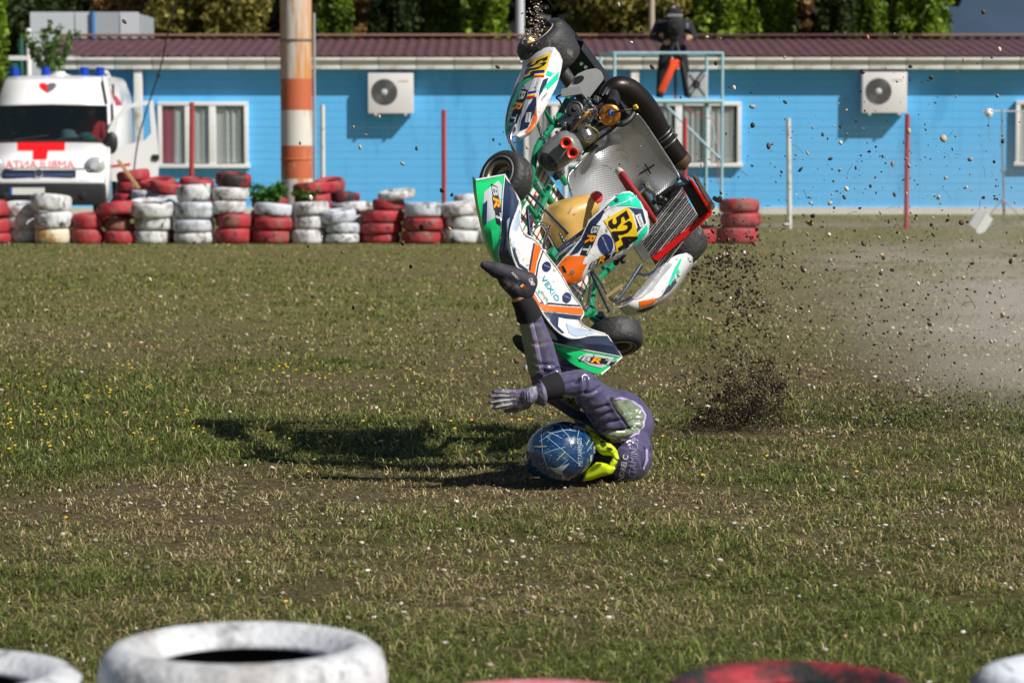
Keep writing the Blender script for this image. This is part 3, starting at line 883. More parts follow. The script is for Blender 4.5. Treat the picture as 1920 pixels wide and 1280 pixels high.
# body: nose + cab roof + box as loft of cross rows; side walls filled to a waist line
rows = []
for (y, z, hw) in PROF:
    rows.append([(-hw, y, z), (-hw * .5, y - .03, z + .012), (0, y - .045, z + .016), (hw * .5, y - .03, z + .012), (hw, y, z)])
V = [p for r in rows for p in r]
mi = []
for i in range(len(rows) - 1):
    if i == 4: continue                                  # windscreen opening
    for k in range(4):
        a = i * 5 + k; Fc.append((a, a + 1, a + 6, a + 5))
nb = len(V)
# side walls
def side_pts(s):
    pts = []
    ys = [(-.02, .42), (-.06, .78), (.02, .92), (.10, 1.06), (.50, 1.38)]
    return pts
for s in (-1, 1):
    b0 = len(V)
    outline = [(s * hw, y, z) for (y, z, hw) in PROF]
    V += outline
    wsidx = len(V)
    # outer belt: widest line of the body at z = 1.15
    belt = [(s * HW, .12, .45), (s * HW, .15, 1.0), (s * HW, .55, 1.36), (s * .93, 1.25, 1.97), (s * .92, 1.35, 2.03), (s * .86, 1.55, 2.36), (s * .84, 1.75, 2.42), (s * .86, 5.1, 2.42), (s * .95, 5.2, 2.15), (s * HW, 5.25, .45)]
    V += belt
    mp = [(0, 0), (1, 0), (2, 1), (3, 1), (4, 2), (5, 3), (6, 4), (7, 5), (8, 6), (9, 7), (10, 8), (11, 9)]
    for (o1, b1), (o2, b2) in zip(mp, mp[1:]):
        a, c, d, e = b0 + o1, b0 + o2, wsidx + b2, wsidx + b1
        Fc.append((a, c, d) if d == e else (a, c, d, e))
    # flat side, with the cab door left open on the driver's side
    bl = [wsidx + k for k in range(10)]
    if s > 0:
        dj = len(V); V += [(HW, 1.55, .45), (HW, 1.55, 1.3), (.94, 1.60, 2.03)]
        Fc.append((bl[3], bl[4], dj + 2)); Fc.append((bl[4], bl[5], bl[6], dj + 2)); Fc.append((dj + 2, bl[6], bl[7], bl[8], dj + 1)); Fc.append((dj + 1, bl[8], bl[9], dj))
        Fc.append((bl[0], bl[1], bl[2], len(V))); V += [(HW, .62, .45)]
    else:
        Fc.append(tuple(bl))
body = mesh_obj('body', V, Fc, van_w, amb, auto=.55)
md = body.modifiers.new('thick', 'SOLIDIFY'); md.thickness = .03; md.offset = -1
# windscreen, dashboard, seats
ws = mesh_obj('windscreen', [rows[4][0], rows[4][2], rows[4][4], rows[5][4], rows[5][2], rows[5][0]], [(0, 1, 4, 5), (1, 2, 3, 4)], glass_d, amb)
box('cab_floor', (0, 1.3, .55), (1.9, 2.4, .1), van_dark, amb); box('bulkhead', (0, 2.3, 1.4), (1.85, .05, 1.9), van_dark, amb)
box('dashboard', (0, .83, 1.24), (1.8, .5, .26), van_dark, amb, .05)
for sx_ in (-.5, .5):
    st = box('cab_seat', (sx_, 1.9, 1.0), (.5, .5, .2), van_dark, amb, .05)
    box('seat_back', (sx_, 2.12, 1.42), (.48, .14, .75), van_dark, st, .05)
lathe('steering_wheel', [(.19, 0), (.21, .02), (.23, 0), (.21, -.02)], van_blk, amb, 28, axis_matrix((-.5, 1.22, 1.45), (0, -.5, .86)), closed=True)
def pxv(x, y, Y): return at(x, y, Y) - amb.location
# grille, bumper, lamps
box('grille', (-.09, -.055, .865), (1.18, .06, .15), van_blk, amb, .02)
box('grille_bar', (-.09, -.10, .855), (1.10, .03, .05), M_('grille_blue', (.05, .075, .20), .35), amb, .01)
for s in (-1, 1):
    hl = capsules_mesh('headlamp', [((s * .80, .04, 1.0), (.17, .09, .155), Matrix())], lens_m, amb, .02, 2)
bm = bmesh.new(); add_box(bm, (0, -.06, .55), (1.96, .26, .36), bev=.06); bm_obj('bumper', bm, van_blk, amb, auto=.7)
box('bumper_cap', (-.09, -.12, .76), (1.25, .12, .07), van_w, amb, .02)
for s in (-1, 1): lathe('fog_lamp', [(0, .01), (.055, .01), (.07, 0)], van_dark, amb, 20, axis_matrix((s * .62, -.195, .52), (0, -1, 0)))
bm = bmesh.new(); M = axis_matrix((-.09, -.125, .885), (0, -1, 0)); add_lathe(bm, [(.05, 0), (.058, .012), (.068, 0)], 24, M); add_box(bm, (-.09, -.135, .885), (.10, .01, .012)); bm_obj('badge', bm, M_('chrome', (.75, .75, .77), .15, 1), amb, auto=.6)
box('number_plate', (-.25, -.195, .60), (.52, .012, .11), M_('plate_white', (.75, .75, .72), .4), amb); box('plate_band', (-.53, -.196, .60), (.045, .014, .11), M_('plate_blue', (.02, .08, .45), .4), amb)
seam = lambda pts, rr=.008: tube('panel_gap', pts, rr, van_dark, body, 6)
seam([(-.80, .035, .945), (-.45, -.03, .965), (0, -.05, .97), (.45, -.03, .965), (.80, .035, .945)])
for s in (-1, 1):
    seam([(s * .93, .12, 1.0), (s * .955, .48, 1.36)]); seam([(s * .60, -.055, .80), (s * .62, .0, .93)])
seam([(-.955, .49, 1.385), (-.5, .46, 1.395), (0, .445, 1.40), (.5, .46, 1.395), (.955, .49, 1.385)], .022)
seam([(-.895, 1.10, 1.965), (0, 1.06, 1.985), (.895, 1.10, 1.965)], .018)
for s in (-1, 1): seam([(s * .962, .51, 1.39), (s * .895, 1.11, 1.965)], .022)
for x0_, x1_ in ((-.55, .0), (.15, .70)): tube('wiper', [(x0_, .47, 1.42), (x1_, .56, 1.49)], .012, van_blk, amb, 6)
for s in (-1, 1):
    lathe('lamp_reflector', [(0, .012), (.05, .012), (.06, 0)], M_('lamp_bright', (.85, .85, .85), .1, .6), amb, 20, axis_matrix((s * .78, -.055, 1.0), (s * .15, -1, .15)))
box('lower_grille', (0, -.19, .47), (1.0, .02, .12), van_dark, amb, .01)
# roof beacons
for px in (36, 94, 166, 196):
    p = pxv(px, 146, YA + 1.6); b_ = lathe('beacon', [(0, .17), (.07, .165), (.075, .15), (.078, 0)], van_blue, amb, 20, Matrix.Translation((p.x, 1.75, 2.46)))
    lathe('beacon_base', [(.085, 0), (.085, .04), (.0, .04)], van_blk, b_, 20, Matrix.Translation((p.x, 1.75, 2.44)))
lathe('roof_vent', [(.0, .09), (.08, .085), (.10, .05), (.18, .02), (.20, 0)], van_w, amb, 24, Matrix.Translation((pxv(122, 140, YA + 1.7).x, 1.8, 2.47)))
tube('antenna', [(.70, 1.8, 2.45), (.70, 1.85, 2.58)], .025, van_w, amb)
for s in (-1, 1):
    tube('roof_gutter', [(s * .90, 1.14, 2.02), (s * .815, 1.38, 2.38), (s * .80, 1.62, 2.455)], .018, van_blk, amb, 6)
tube('roof_rail', [(.70, 1.9, 2.50), (.80, 2.2, 2.56), (.84, 2.3, 2.48)], .03, van_w, amb, 8, 3)
# wheels
for sx_ in (-1, 1):
    for yy in (.85, 4.1):
        w_ = lathe('wheel', [(0, .02), (.17, .02), (.20, .05), (.21, 0)], lens_m, amb, 24, axis_matrix((sx_ * .80, yy, .33), (sx_, 0, 0)))
        lathe('tyre_tread', [(.21, -.09), (.31, -.09), (.335, -.05), (.335, .05), (.31, .09), (.21, .09)], rubber, w_, 28, axis_matrix((sx_ * .80, yy, .33), (sx_, 0, 0)), closed=True)
# open door on the driver's side, hinged at the wing
dh = Vector((HW - .01, .62, 0))
d_pts = {'a': (202, 268), 'b': (222, 215), 'c': (252, 193), 'd': (293, 188), 'e': (301, 300), 'f': (301, 338), 'g': (203, 338)}
def dp(x, y):
    f = (x - 200) / 100
    return at(x, y, YA + .70 + .10 * f) - amb.location
outer = [(198, 262), (217, 222), (238, 197), (262, 191), (291, 188), (297, 240), (302, 305), (300, 340), (200, 340)]
inner = [(214, 283), (226, 222), (246, 203), (284, 196), (287, 250), (276, 263), (240, 272)]
bm = bmesh.new()
vo = [bm.verts.new(dp(*p)) for p in outer]; vi = [bm.verts.new(dp(*p)) for p in inner]
eo = [bm.edges.new((vo[i], vo[(i + 1) % len(vo)])) for i in range(len(vo))]; ei = [bm.edges.new((vi[i], vi[(i + 1) % len(vi)])) for i in range(len(vi))]
bmesh.ops.triangle_fill(bm, edges=eo + ei, use_beauty=True)
door = bm_obj('door', bm, van_w, amb); md = door.modifiers.new('t', 'SOLIDIFY'); md.thickness = .07; md.offset = 0
mesh_obj('door_pane', [dp(*p) + Vector((0, .01, 0)) for p in inner], [tuple(range(len(inner)))], pane_m, door)
o_ = capsules_mesh('door_mirror', [((pxv(211, 268, YA + .45)), (.11, .07, .19), Matrix())], van_blk, door, .02, 3)
box('door_handle', tuple(dp(296, 295) + Vector((0, -.05, 0))), (.12, .05, .09), van_blk, door, .02)
decal('door_stripe', door, [(200, 311), (248, 306), (248, 310), (200, 315)], van_red, off=.045, res=20)
# red film and lettering
decal('cross_emblem', body, [[(36, 267), (125, 267), (123, 283), (35, 283)], [(64, 283), (92, 283), (88, 300), (62, 300)]], van_red, off=.004, res=8)
decal_text('mirrored_lettering', body, 'AMBULANTA', (139, 316), (-128, 0), (0, -14), van_red, off=.005, bold=.0)
hx, hy = 97, 164
heart_l = [(hx, hy + 12)] + [(hx - 15 * sin(t) ** 3, hy - (8.5 * cos(t) - 4 * cos(2 * t) - 1.5 * cos(3 * t))) for t in np.linspace(pi, 0, 14)]
decal('heart_emblem', body, [(hx - 15 * sin(t) ** 3, hy - (9 * cos(t) - 3.5 * cos(2 * t) - 1.5 * cos(3 * t))) for t in np.linspace(0, pi, 16)], van_red, off=.006, res=6)
decal('heart_emblem', body, [(hx + 17 * sin(t) ** 3, hy - (9 * cos(t) - 3.5 * cos(2 * t) - 1.5 * cos(3 * t))) for t in np.linspace(0, pi, 16)], M_('film_grey', (.12, .12, .13), .5), off=.006, res=6)
V = [(HW * .985, 2.0, .75), (HW * .985, 2.28, .75), (.875, 2.1, 2.25), (.875, 1.85, 2.25)]
o = mesh_obj('side_stripe', [Vector(v) + Vector((.035, 0, 0)) for v in V], [(0, 1, 2, 3)], van_red, body); o.modifiers.new('t', 'SOLIDIFY').thickness = .004
for z_ in (2.0, 1.55):
    o = mesh_obj('side_lettering', [(.99 if z_ < 1.8 else .94, 2.45, z_), (.99 if z_ < 1.8 else .94, 3.9, z_), (.96 if z_ < 1.8 else .91, 3.9, z_ + .16), (.96 if z_ < 1.8 else .91, 2.45, z_ + .16)], [(0, 1, 2, 3)], van_red, body); o.modifiers.new('t', 'SOLIDIFY').thickness = .004
amb.rotation_euler.z = radians(3.2)
# towels on the dashboard, hanging trinket, and the two people inside
def towel(px0, px1, py0, py1, mat, label):
    p = at((px0 + px1) / 2, (py0 + py1) / 2, YA + .80)
    w, h = (px1 - px0) / FPX * 45.6, (py1 - py0) / FPX * 45.6
    o = capsules_mesh('folded_towel', [((0, 0, -h * .2), (w * .5, .16, h * .3), Matrix()), ((-w * .1, .02, h * .15), (w * .38, .14, h * .3), Matrix())], mat, None, .02, 2)
    o.location = p
    tag(o, label, 'towel')
towel(112, 150, 241, 265, M_('towel_pale', (.50, .72, .76), .9), 'pale folded towel on the ambulance dashboard')
towel(147, 181, 247, 266, M_('towel_teal', (.20, .62, .55), .9), 'teal rolled towel on the ambulance dashboard')
tr_ = lathe('hanging_ornament', [(0, -.05), (.04, 0), (0, .05)], M_('ornament_teal', (.05, .45, .5), .3), None, 10); tr_.location = at(133, 210, YA + 1.35)
tag(tr_, 'small teal ornament hanging behind the ambulance windscreen', 'ornament')
skin = M_('skin', (.50, .27, .17), .6)
def seated(px, py, Y, shirt, label, hand=None):
    r = empty('person', at(px, py, Y))
    caps = [((0, 0, -.55), .17, (0, .02, -.15), .18), ((-.19, 0, -.12), .075, (.19, 0, -.12), .075), ((0, .0, -.1), .06, (0, 0, .05), .055)]
    for s in (-1, 1): caps += [((s * .2, 0, -.13), .07, (s * .26, -.12, -.42), .055), ((s * .26, -.12, -.42), .052, (s * .16, -.42, -.36), .04)]
    b = capsules_mesh('body', caps, shirt, r, .02, 3)
    h = capsules_mesh('head', [((0, -.01, .13), (.078, .095, .12), Matrix()), ((0, -.10, .12), (.018, .025, .025), Matrix()), ((-.08, 0, .13), (.014, .025, .035), Matrix()), ((.08, 0, .13), (.014, .025, .035), Matrix())], skin, b, .012, 2)
    capsules_mesh('hair', [((0, .02, .17), (.085, .098, .105), Matrix())], M_('dark_hair', (.02, .015, .012), .8), b, .015, 2)
    for s in (-1, 1):
        capsules_mesh('hand', [((s * .16, -.44, -.36), (.04, .05, .03), Matrix())] + [((s * .16 + k * .018 - .03, -.47, -.36), .011, (s * .16 + k * .018 - .03, -.52, -.38), .009) for k in range(4)] + [((s * .12, -.44, -.35), .011, (s * .10, -.48, -.34), .009)], skin, b, .006, 2)
    return tag(r, label, 'person', 'people inside the ambulance')
seated(170, 222, YA + 1.65, M_('red_jacket', (.60, .02, .03), .7), 'person in a red jacket seated behind the towels in the ambulance')
seated(40, 225, YA + 1.75, M_('dark_jacket', (.02, .02, .03), .8), 'person in dark clothing at the left side of the ambulance cab')

# ================================================================== CAMERA PLATFORM, OPERATOR
YP = 46.5
cyan = M_('pale_blue_tube', (.34, .55, .62), .5, var=.15, vscale=5, dirt=((.35, .32, .25), .15, 4))
def P_(x, y, dY=0): return at(x, y, YP + dY)
plat = empty('camera_platform', (at(1250, 237, YP).x, YP, 0))
tag(plat, 'pale blue steel tube platform carrying the camera operator', 'scaffold')
def prel(p): return Vector(p) - plat.location
zfl, zrl, zr2 = P_(1250, 184).z, P_(1250, 100).z, P_(1250, 100).z
xl, xr = P_(1152, 184).x - plat.location.x, P_(1354, 184).x - plat.location.x
for (x, y) in ((xl, 0), (xr, 0), (xl - .2, 1.2), (xr - .18, 1.2)):
    tube('upright', [(x, y, 0), (x, y, zrl)], .026, cyan, plat, 8)
for y, dx_ in ((0, 0), (1.2, -.19)):
    tube('guard_rail', [(xl + dx_ - .02, y, zrl), (xr + dx_ + .02, y, zrl)], .024, cyan, plat, 8)
for x, x2 in ((xl, xl - .2), (xr, xr - .18)):
    tube('guard_rail', [(x, 0, zrl), (x2, 1.2, zrl)], .026, cyan, plat, 8)
box('platform_deck', ((xl + xr) / 2 - .1, .6, zfl - .04), (xr - xl, 1.26, .05), cyan, plat, .005)
tube('deck_beam', [(xl, -.02, zfl - .06), (xr, -.02, zfl - .06)], .04, cyan, plat, 8)
tube('brace', [prel(P_(1240, 190)), prel(P_(1352, 300))], .02, cyan, plat, 8)
tube('brace', [prel(P_(1326, 190, .3)), prel(P_(1350, 300, .3))], .014, cyan, plat, 8)
tube('ladder_rail', [(xr - .2, 1.15, 0), (xr - .2, 1.15, zfl)], .02, M_('dark_green_tube', (.03, .12, .10), .5), plat, 8)
tube('hanging_cord', [prel(P_(1262, 178)), prel(P_(1300, 212)), prel(P_(1340, 230)), prel(P_(1345, 290)), prel(P_(1346, 345))], .009, M_('red_cord', (.45, .03, .04), .6), plat, 6, 4)
# operator
blackcloth = M_('black_clothing', (.012, .012, .015), .85, bump=.3, bscale=12)
opr = empty('person', P_(1262, 182, .55)); opr.location.z = zfl; opr.scale = (1.16, 1.05, .93)
tag(opr, 'camera operator in black clothes and cap standing on the pale blue platform', 'person')
H_ = 1.62
caps = []
for s in (-1, 1):
    caps += [((s * .10, 0, .90), .10, (s * .17, -.02, .50), .07), ((s * .17, -.02, .50), .068, (s * .20, .02, .10), .05), ((s * .20, .02, .06), .05, (s * .22, -.16, .05), .045)]
    caps += [((s * .20, 0, 1.34), .085, (s * .30, -.10, 1.10), .062), ((s * .30, -.10, 1.10), .058, (s * (.22 if s > 0 else .12), -.32, 1.08 if s > 0 else 1.0), .045)]
caps += [((0, 0, .92), .145, (0, -.02, 1.28), .165), ((-.16, 0, 1.36), .08, (.16, 0, 1.36), .08), ((0, 0, 1.38), .06, (0, 0, 1.48), .055)]
ob = capsules_mesh('body', caps, blackcloth, opr, .018, 4)
capsules_mesh('head', [((0, -.01, 1.555), (.075, .09, .11), Matrix()), ((0, -.10, 1.55), (.016, .02, .022), Matrix())], skin, ob, .012, 2)
cp_ = capsules_mesh('cap', [((0, .0, 1.60), (.092, .108, .085), Matrix()), ((0, -.11, 1.60), (.07, .06, .012), Matrix())], blackcloth, ob, .012, 2)
box('cap_badge', (0, -.112, 1.635), (.05, .012, .04), M_('cap_patch', (.55, .55, .65), .7), cp_, .004); box('cap_stripe', (.03, -.085, 1.672), (.06, .03, .02), red_post, cp_, .004)
for s in (-1, 1): capsules_mesh('headphone', [((s * .095, .0, 1.55), (.03, .05, .06), Matrix())], rubber, ob, .012, 2)
for s, p in ((1, (.22, -.34, 1.08)), (-1, (-.12, -.34, 1.0))):
    capsules_mesh('hand', [(p, (.04, .045, .05), Matrix())] + [((p[0] + s * .01, p[1] - .02, p[2] - .03 + k * .02), .011, (p[0] - s * .05, p[1] - .06, p[2] - .03 + k * .02), .01) for k in range(4)] + [((p[0], p[1] - .02, p[2] + .03), .012, (p[0] - s * .04, p[1] - .03, p[2] + .06), .01)], skin, ob, .006, 2)
# video camera on its tripod
vc = empty('video_camera_tripod', (opr.location.x, opr.location.y - .42, zfl))
tag(vc, 'black video camera on a tripod with an orange leg cover in front of the operator', 'camera')
cam_blk = M_('camera_plastic', (.02, .02, .022), .5)
box('camera_body', (0, 0, 1.20), (.20, .34, .24), cam_blk, vc, .02); box('camera_top', (0, -.02, 1.37), (.26, .16, .05), M_('camera_grey', (.25, .25, .28), .5), vc, .01)
lathe('camera_lens', [(0, .13), (.055, .13), (.065, .10), (.07, 0)], rubber, vc, 20, axis_matrix((0, -.17, 1.2), (0, -1, 0)))
box('viewfinder', (.0, .14, 1.45), (.17, .12, .12), cam_blk, vc, .02)
box('tripod_head', (0, 0, 1.02), (.12, .14, .12), cam_blk, vc, .02)
for (dx_, dy_) in ((-.22, -.1), (.24, -.12), (.03, .25)):
    tube('tripod_leg', [(0, 0, .98), (dx_ * .6, dy_ * .6, .5), (dx_, dy_, .0)], [.035, .028, .022], cam_blk, vc, 8)
box('side_monitor', (.20, -.06, 1.20), (.05, .12, .10), M_('monitor_blue', (.18, .2, .35), .4), vc, .01)
box('leg_cover', (-.13, -.11, .33), (.12, .10, .52), M_('orange_fabric', (.85, .075, .01), .7), vc, .04, Matrix.Rotation(radians(24), 3, 'Y'))
box('leg_cover', (-.01, -.06, .57), (.17, .10, .16), bpy.data.materials['orange_fabric'], vc, .04)
cs = empty('equipment_case', P_(1307, 158, .5)); cs.location.z = zfl
tag(cs, 'grey equipment case standing on the platform right of the operator', 'case')
box('case_shell', (0, 0, .22), (.33, .2, .43), M_('case_grey', (.42, .42, .44), .5), cs, .02)
for a in (-1, 1): tube('case_strap', [(-.13 * a, -.104, .04), (.13 * a, -.104, .40)], .012, cam_blk, cs, 6)
lathe('case_dial', [(0, .01), (.06, .01), (.07, 0)], cam_blk, cs, 20, axis_matrix((-.02, -.101, .23), (0, -1, 0)))

# ================================================================== RIGHT EDGE: LAMP STAND, WHITE BOX
st = empty('tripod_stand', ground_at(1884, 428)); Ys = st.location.y; st.location.z = 0
tag(st, 'slim grey tripod stand with cross bar and white globe at the right edge', 'stand')
steel = M_('stand_steel', (.28, .32, .37), .5, .3)
def sp(x, y): return at(x, y, Ys) - st.location
tube('mast', [(0, 0, .2), sp(1880, 300), sp(1879, 205)], .016, steel, st, 8)
tube('cross_bar', [sp(1843, 209), sp(1925, 209)], .012, M_('bar_pale', (.55, .60, .65), .5), st, 8)
for dx_, dy_ in ((-.42, -.1), (.42, -.15), (.05, .4)): tube('stand_leg', [sp(1880, 372), (dx_, dy_, 0)], .011, steel, st, 8)
for y in (265, 320, 378): box('clamp', tuple(sp(1880, y)), (.06, .06, .05), steel, st, .01)
lathe('globe', [(0, -.075), (.05, -.06), (.075, 0), (.05, .06), (0, .075)], M_('globe_white', (.8, .8, .8), .3), st, 20, Matrix.Translation(sp(1854, 212)))
tube('globe_cable', [sp(1854, 218), sp(1855, 266)], .006, steel, st, 6)
wb = empty('folded_board', ground_at(1838, 440)); Yb = wb.location.y
tag(wb, 'white folding board lying tilted on the grass near the right edge', 'board')
for (poly, mt) in (([(1816, 420), (1830, 397), (1849, 399), (1831, 433)], M_('board_painted_shade', (.55, .58, .60), .6)), ([(1831, 437), (1829, 430), (1849, 398), (1861, 411), (1846, 434), (1837, 438)], M_('board_white', (.78, .80, .78), .5))):  # the greyer leaf is the same white board, its shade put into the colour
    o = mesh_obj('board_leaf', [at(x, y, Yb + (.02 if mt.name == 'board_white' else .25)) - wb.location for x, y in poly], [tuple(range(len(poly)))], mt, wb)
    o.modifiers.new('t', 'SOLIDIFY').thickness = .05
# left edge: green fence panel, white post
gp = empty('green_fence', (at(45, 237, 50).x, 50, 0)); tag(gp, 'green fence panel with white top rail behind the ambulance', 'fence')
def gpx(px): return at(px, 237, 50).x - gp.location.x
box('fence_panel', ((gpx(10) + gpx(40)) / 2 - 1.2, 0, 1.4), (gpx(40) - gpx(10) + 2.4, .05, 2.75), M_('green_panel', (.02, .16, .09), .5), gp); box('top_rail', (gpx(25) - 1.0, -.01, 2.86), (2.6, .08, .08), white_paint, gp)
tube('green_post', [(gpx(41), 0, 0), (gpx(41), 0, 3.2)], .05, M_('green_post_paint', (.01, .09, .07), .5), gp); tube('white_pipe', [(gpx(50), .3, 0), (gpx(50), .3, 3.4)], .05, white_paint, gp)

# ================================================================== BEHIND THE ROOF
YB = 60.0
sh = empty('grey_cabin', at(160, 237, 57.5)); sh.location.z = 0
tag(sh, 'grey metal cabin standing behind the roof at the far left', 'cabin')
def shx(px): return at(px, 237, 57.5).x - sh.location.x
zc = at(0, 23, 57.5).z
grey_sheet = M_('grey_sheet', (.36, .40, .44), .5, var=.05, vscale=2); pale_sheet = M_('pale_sheet', (.55, .59, .63), .5)
for a, b, m_ in ((60, 142, pale_sheet), (144, 176, pale_sheet), (178, 226, grey_sheet), (228, 262, pale_sheet)):
    box('cabin_panel', ((shx(a) + shx(b)) / 2, 0, zc / 2), (shx(b) - shx(a), .1, zc), m_, sh)
box('cabin_shell', (0, 1.4, zc / 2 - .02), (shx(262) - shx(60) - .04, 2.6, zc), grey_sheet, sh)
tube('cabin_corner', [(shx(177), -.07, 0), (shx(177), -.07, zc)], .05, M_('cabin_blue_trim', (.04, .16, .45), .5), sh)
for px, m_, nm, lb, w in ((975, M_('lamp_post_grey', (.55, .58, .60), .5), 'lamp_post', 'grey metal lamp post behind the roof left of the flying kart', 16), (1221, M_('beige_post', (.42, .36, .27), .7), 'wooden_pole', 'beige utility pole behind the roof left of the camera operator', 11)):
    p = at(px, 237, 58); r = w / 2 / FPX * 58
    bm = bmesh.new(); add_lathe(bm, [(r * 1.1, 0), (r, 4), (r * .8, 8.5), (0, 8.52)], 20); o = bm_obj(nm, bm, m_, None, auto=.6); o.location = (p.x, 58, 0)
    bm = bmesh.new(); add_box(bm, (0, 0, 8.35), (1.0 if nm == 'wooden_pole' else .3, .1, .12), bev=.01); bm_obj('cross_arm', bm, m_, o)
    tag(o, lb, 'pole')
bark = M_('bark', (.09, .065, .045), .9, var=.3, vscale=8, bump=.6, bscale=20)
def tree_crown(kind, h, w, n, cols, leaf, base=.25):
    if kind == 'cone':
        t = rng.random(n) ** .8
        rad = w * .5 * (1 - t) ** .55 * (.55 + .45 * np.sin(np.clip(t * 6, 0, pi / 2)))
        a = rng.random(n) * 2 * pi
        rr = rad * (1 - .35 * rng.random(n) ** 2) * (1 + .22 * np.sin(a * 5 + t * 14) + .12 * np.sin(a * 11 - t * 40))
        P = np.stack([rr * np.cos(a), rr * np.sin(a), base + t * (h - base)], 1)
    else:
        k = 42
        cen = rng.normal(size=(k, 3)); cen /= np.linalg.norm(cen, axis=1, keepdims=True)
        cen = cen * (rng.random((k, 1)) ** .45) * np.array([w * .42, w * .42, h * .36]) + np.array([0, 0, h * .62])
        i = rng.integers(0, k, n)
        d = rng.normal(size=(n, 3)); d /= np.linalg.norm(d, axis=1, keepdims=True)
        P = cen[i] + d * (rng.random((n, 1)) ** .4) * w * .15 * np.array([1, 1, .8])
    c = np.array(cols[0]) + (np.array(cols[1]) - np.array(cols[0])) * rng.random((n, 1))
    c = c * (.55 + .9 * vnoise(P[:, 0] * 3 + 7, P[:, 2] * 3 + P[:, 1] * 2, .9, 5))[:, None]
    return leaf_cloud(P, leaf * (.6 + .8 * rng.random(n)), c)
def tree(name, px, Y, h, w, kind, cols, n, leaf, label, group):
    r = empty(name, (at(px, 237, Y).x, Y, 0))
    tag(r, label, 'tree', group)
    bm = bmesh.new(); add_tube(bm, [(0, 0, 0), (.03, 0, h * .3), (-.02, .02, h * .6), (0, 0, h * .9)], [.16, .13, .08, .02], 8)
    for k in range(7):
        a = k * 2.4; z = h * (.25 + .08 * k)
        add_tube(bm, [(0, 0, z), (cos(a) * w * .2, sin(a) * w * .2, z + h * .08), (cos(a) * w * .33, sin(a) * w * .33, z + h * .14)], [.05, .03, .01], 5)
    bm_obj('trunk', bm, bark, r)
    V, Fc, C = tree_crown(kind, h, w, n, cols, leaf)
    link('crown', np_mesh('crown', V, Fc, leaf_mat, C), r)
G1 = ((.07, .14, .010), (.30, .43, .035)); G2 = ((.07, .13, .014), (.20, .30, .03)); GD = ((.018, .036, .010), (.06, .09, .022)); OL = ((.14, .14, .03), (.40, .34, .09)); BRN = ((.19, .11, .045), (.42, .26, .10))
tree('conifer', -22, 46.5, 6.0, .8, 'cone', G1, 6000, .10, 'bright green conifer at the left picture edge', 'conifers')
for i, (px, h, w, cl, lb) in enumerate((
        (628, 7, 1.0, G2, 'narrow green conifer right of the striped pole top'), (738, 7.2, 1.5, GD, 'dark conifer between the rusty tree and the bright conifers'),
        (835, 7.0, 1.25, G2, 'green conifer, left of the pair nearest the lamp post'), (905, 7.4, 1.3, G1, 'bright green conifer, right of the pair nearest the lamp post'),
        (1345, 7.5, 1.5, G1, 'bright green conifer just right of the camera operator'), (1440, 7.2, 1.4, G1, 'green conifer, second right of the camera operator'),
        (1560, 7.4, 1.2, GD, 'dark conifer right of the rusty bush'), (1622, 7.0, 1.1, G2, 'conifer above the right air conditioner, left of the last one'), (1722, 7.4, 1.7, G1, 'last green conifer before the hazy hill'))):
    tree('conifer', px, 61 + (i % 3) * .5, h, w, 'cone', cl, 11000, .115, lb, 'conifers')
for (px, Y, h, w, cl, lb) in ((410, 66, 7, 4.2, OL, 'olive-green tree behind the roof left of the striped pole'), (300, 68, 7, 3.2, BRN, 'brown autumn tree behind the grey cabin'), (120, 69, 8, 5.0, GD, 'dark leafy tree behind the grey cabin'),
                              (675, 65, 6.5, 1.6, BRN, 'rusty autumn tree between two conifers'), (1130, 67, 7, 4.0, OL, 'olive-yellow tree behind the flying kart'), (1255, 66, 6.5, 2.0, OL, 'olive-yellow tree behind the camera operator'), (1505, 65, 6, 1.4, BRN, 'rusty autumn bush between the conifers on the right')):
    tree('broadleaf_tree', px, Y, h, w, 'round', cl, 13000, .12, lb, 'broadleaf trees behind the roof')
# dense wood further back
n = 30000
Xw = rng.uniform(-24, 11.5, n); P = np.stack([Xw, rng.uniform(72, 80, n), rng.random(n) * (7 + 2.5 * vnoise(Xw, Xw * 0, 2.5, 8))], 1)
c = np.where((vnoise(P[:, 0], P[:, 2], 1.6, 31) > .55)[:, None], np.array([.035, .045, .016]), np.array([.016, .022, .012])) * (.5 + rng.random((n, 1)))
V, Fc, C = leaf_cloud(P, .45 * (.6 + .8 * rng.random(n)), c)
tag(link('far_wood', np_mesh('far_wood', V, Fc, leaf_mat, C)), 'dark mass of trees filling the distance behind the conifers', 'wood', kind='stuff')
# forested hill far away
hx_ = np.linspace(-260, 420, 90); V = []; Fc = []
for j, (yy, zz) in enumerate(((560, -2), (600, 22), (680, 60), (800, 105), (900, 120))):
    for x in hx_: V.append((x, yy + 12 * sin(x * .05 + j), zz * (1 + .15 * sin(x * .012 + 1) + .06 * sin(x * .07)) ))
for j in range(4):
    for i in range(89):
        a = j * 90 + i; Fc.append((a, a + 1, a + 91, a + 90))
hill = mesh_obj('hill', V, Fc, M_('forest_hill', (.022, .048, .088), .95, var=.35, vscale=.06, bump=.0), None, True)
tag(hill, 'hazy blue wooded hill in the far distance', kind='structure')

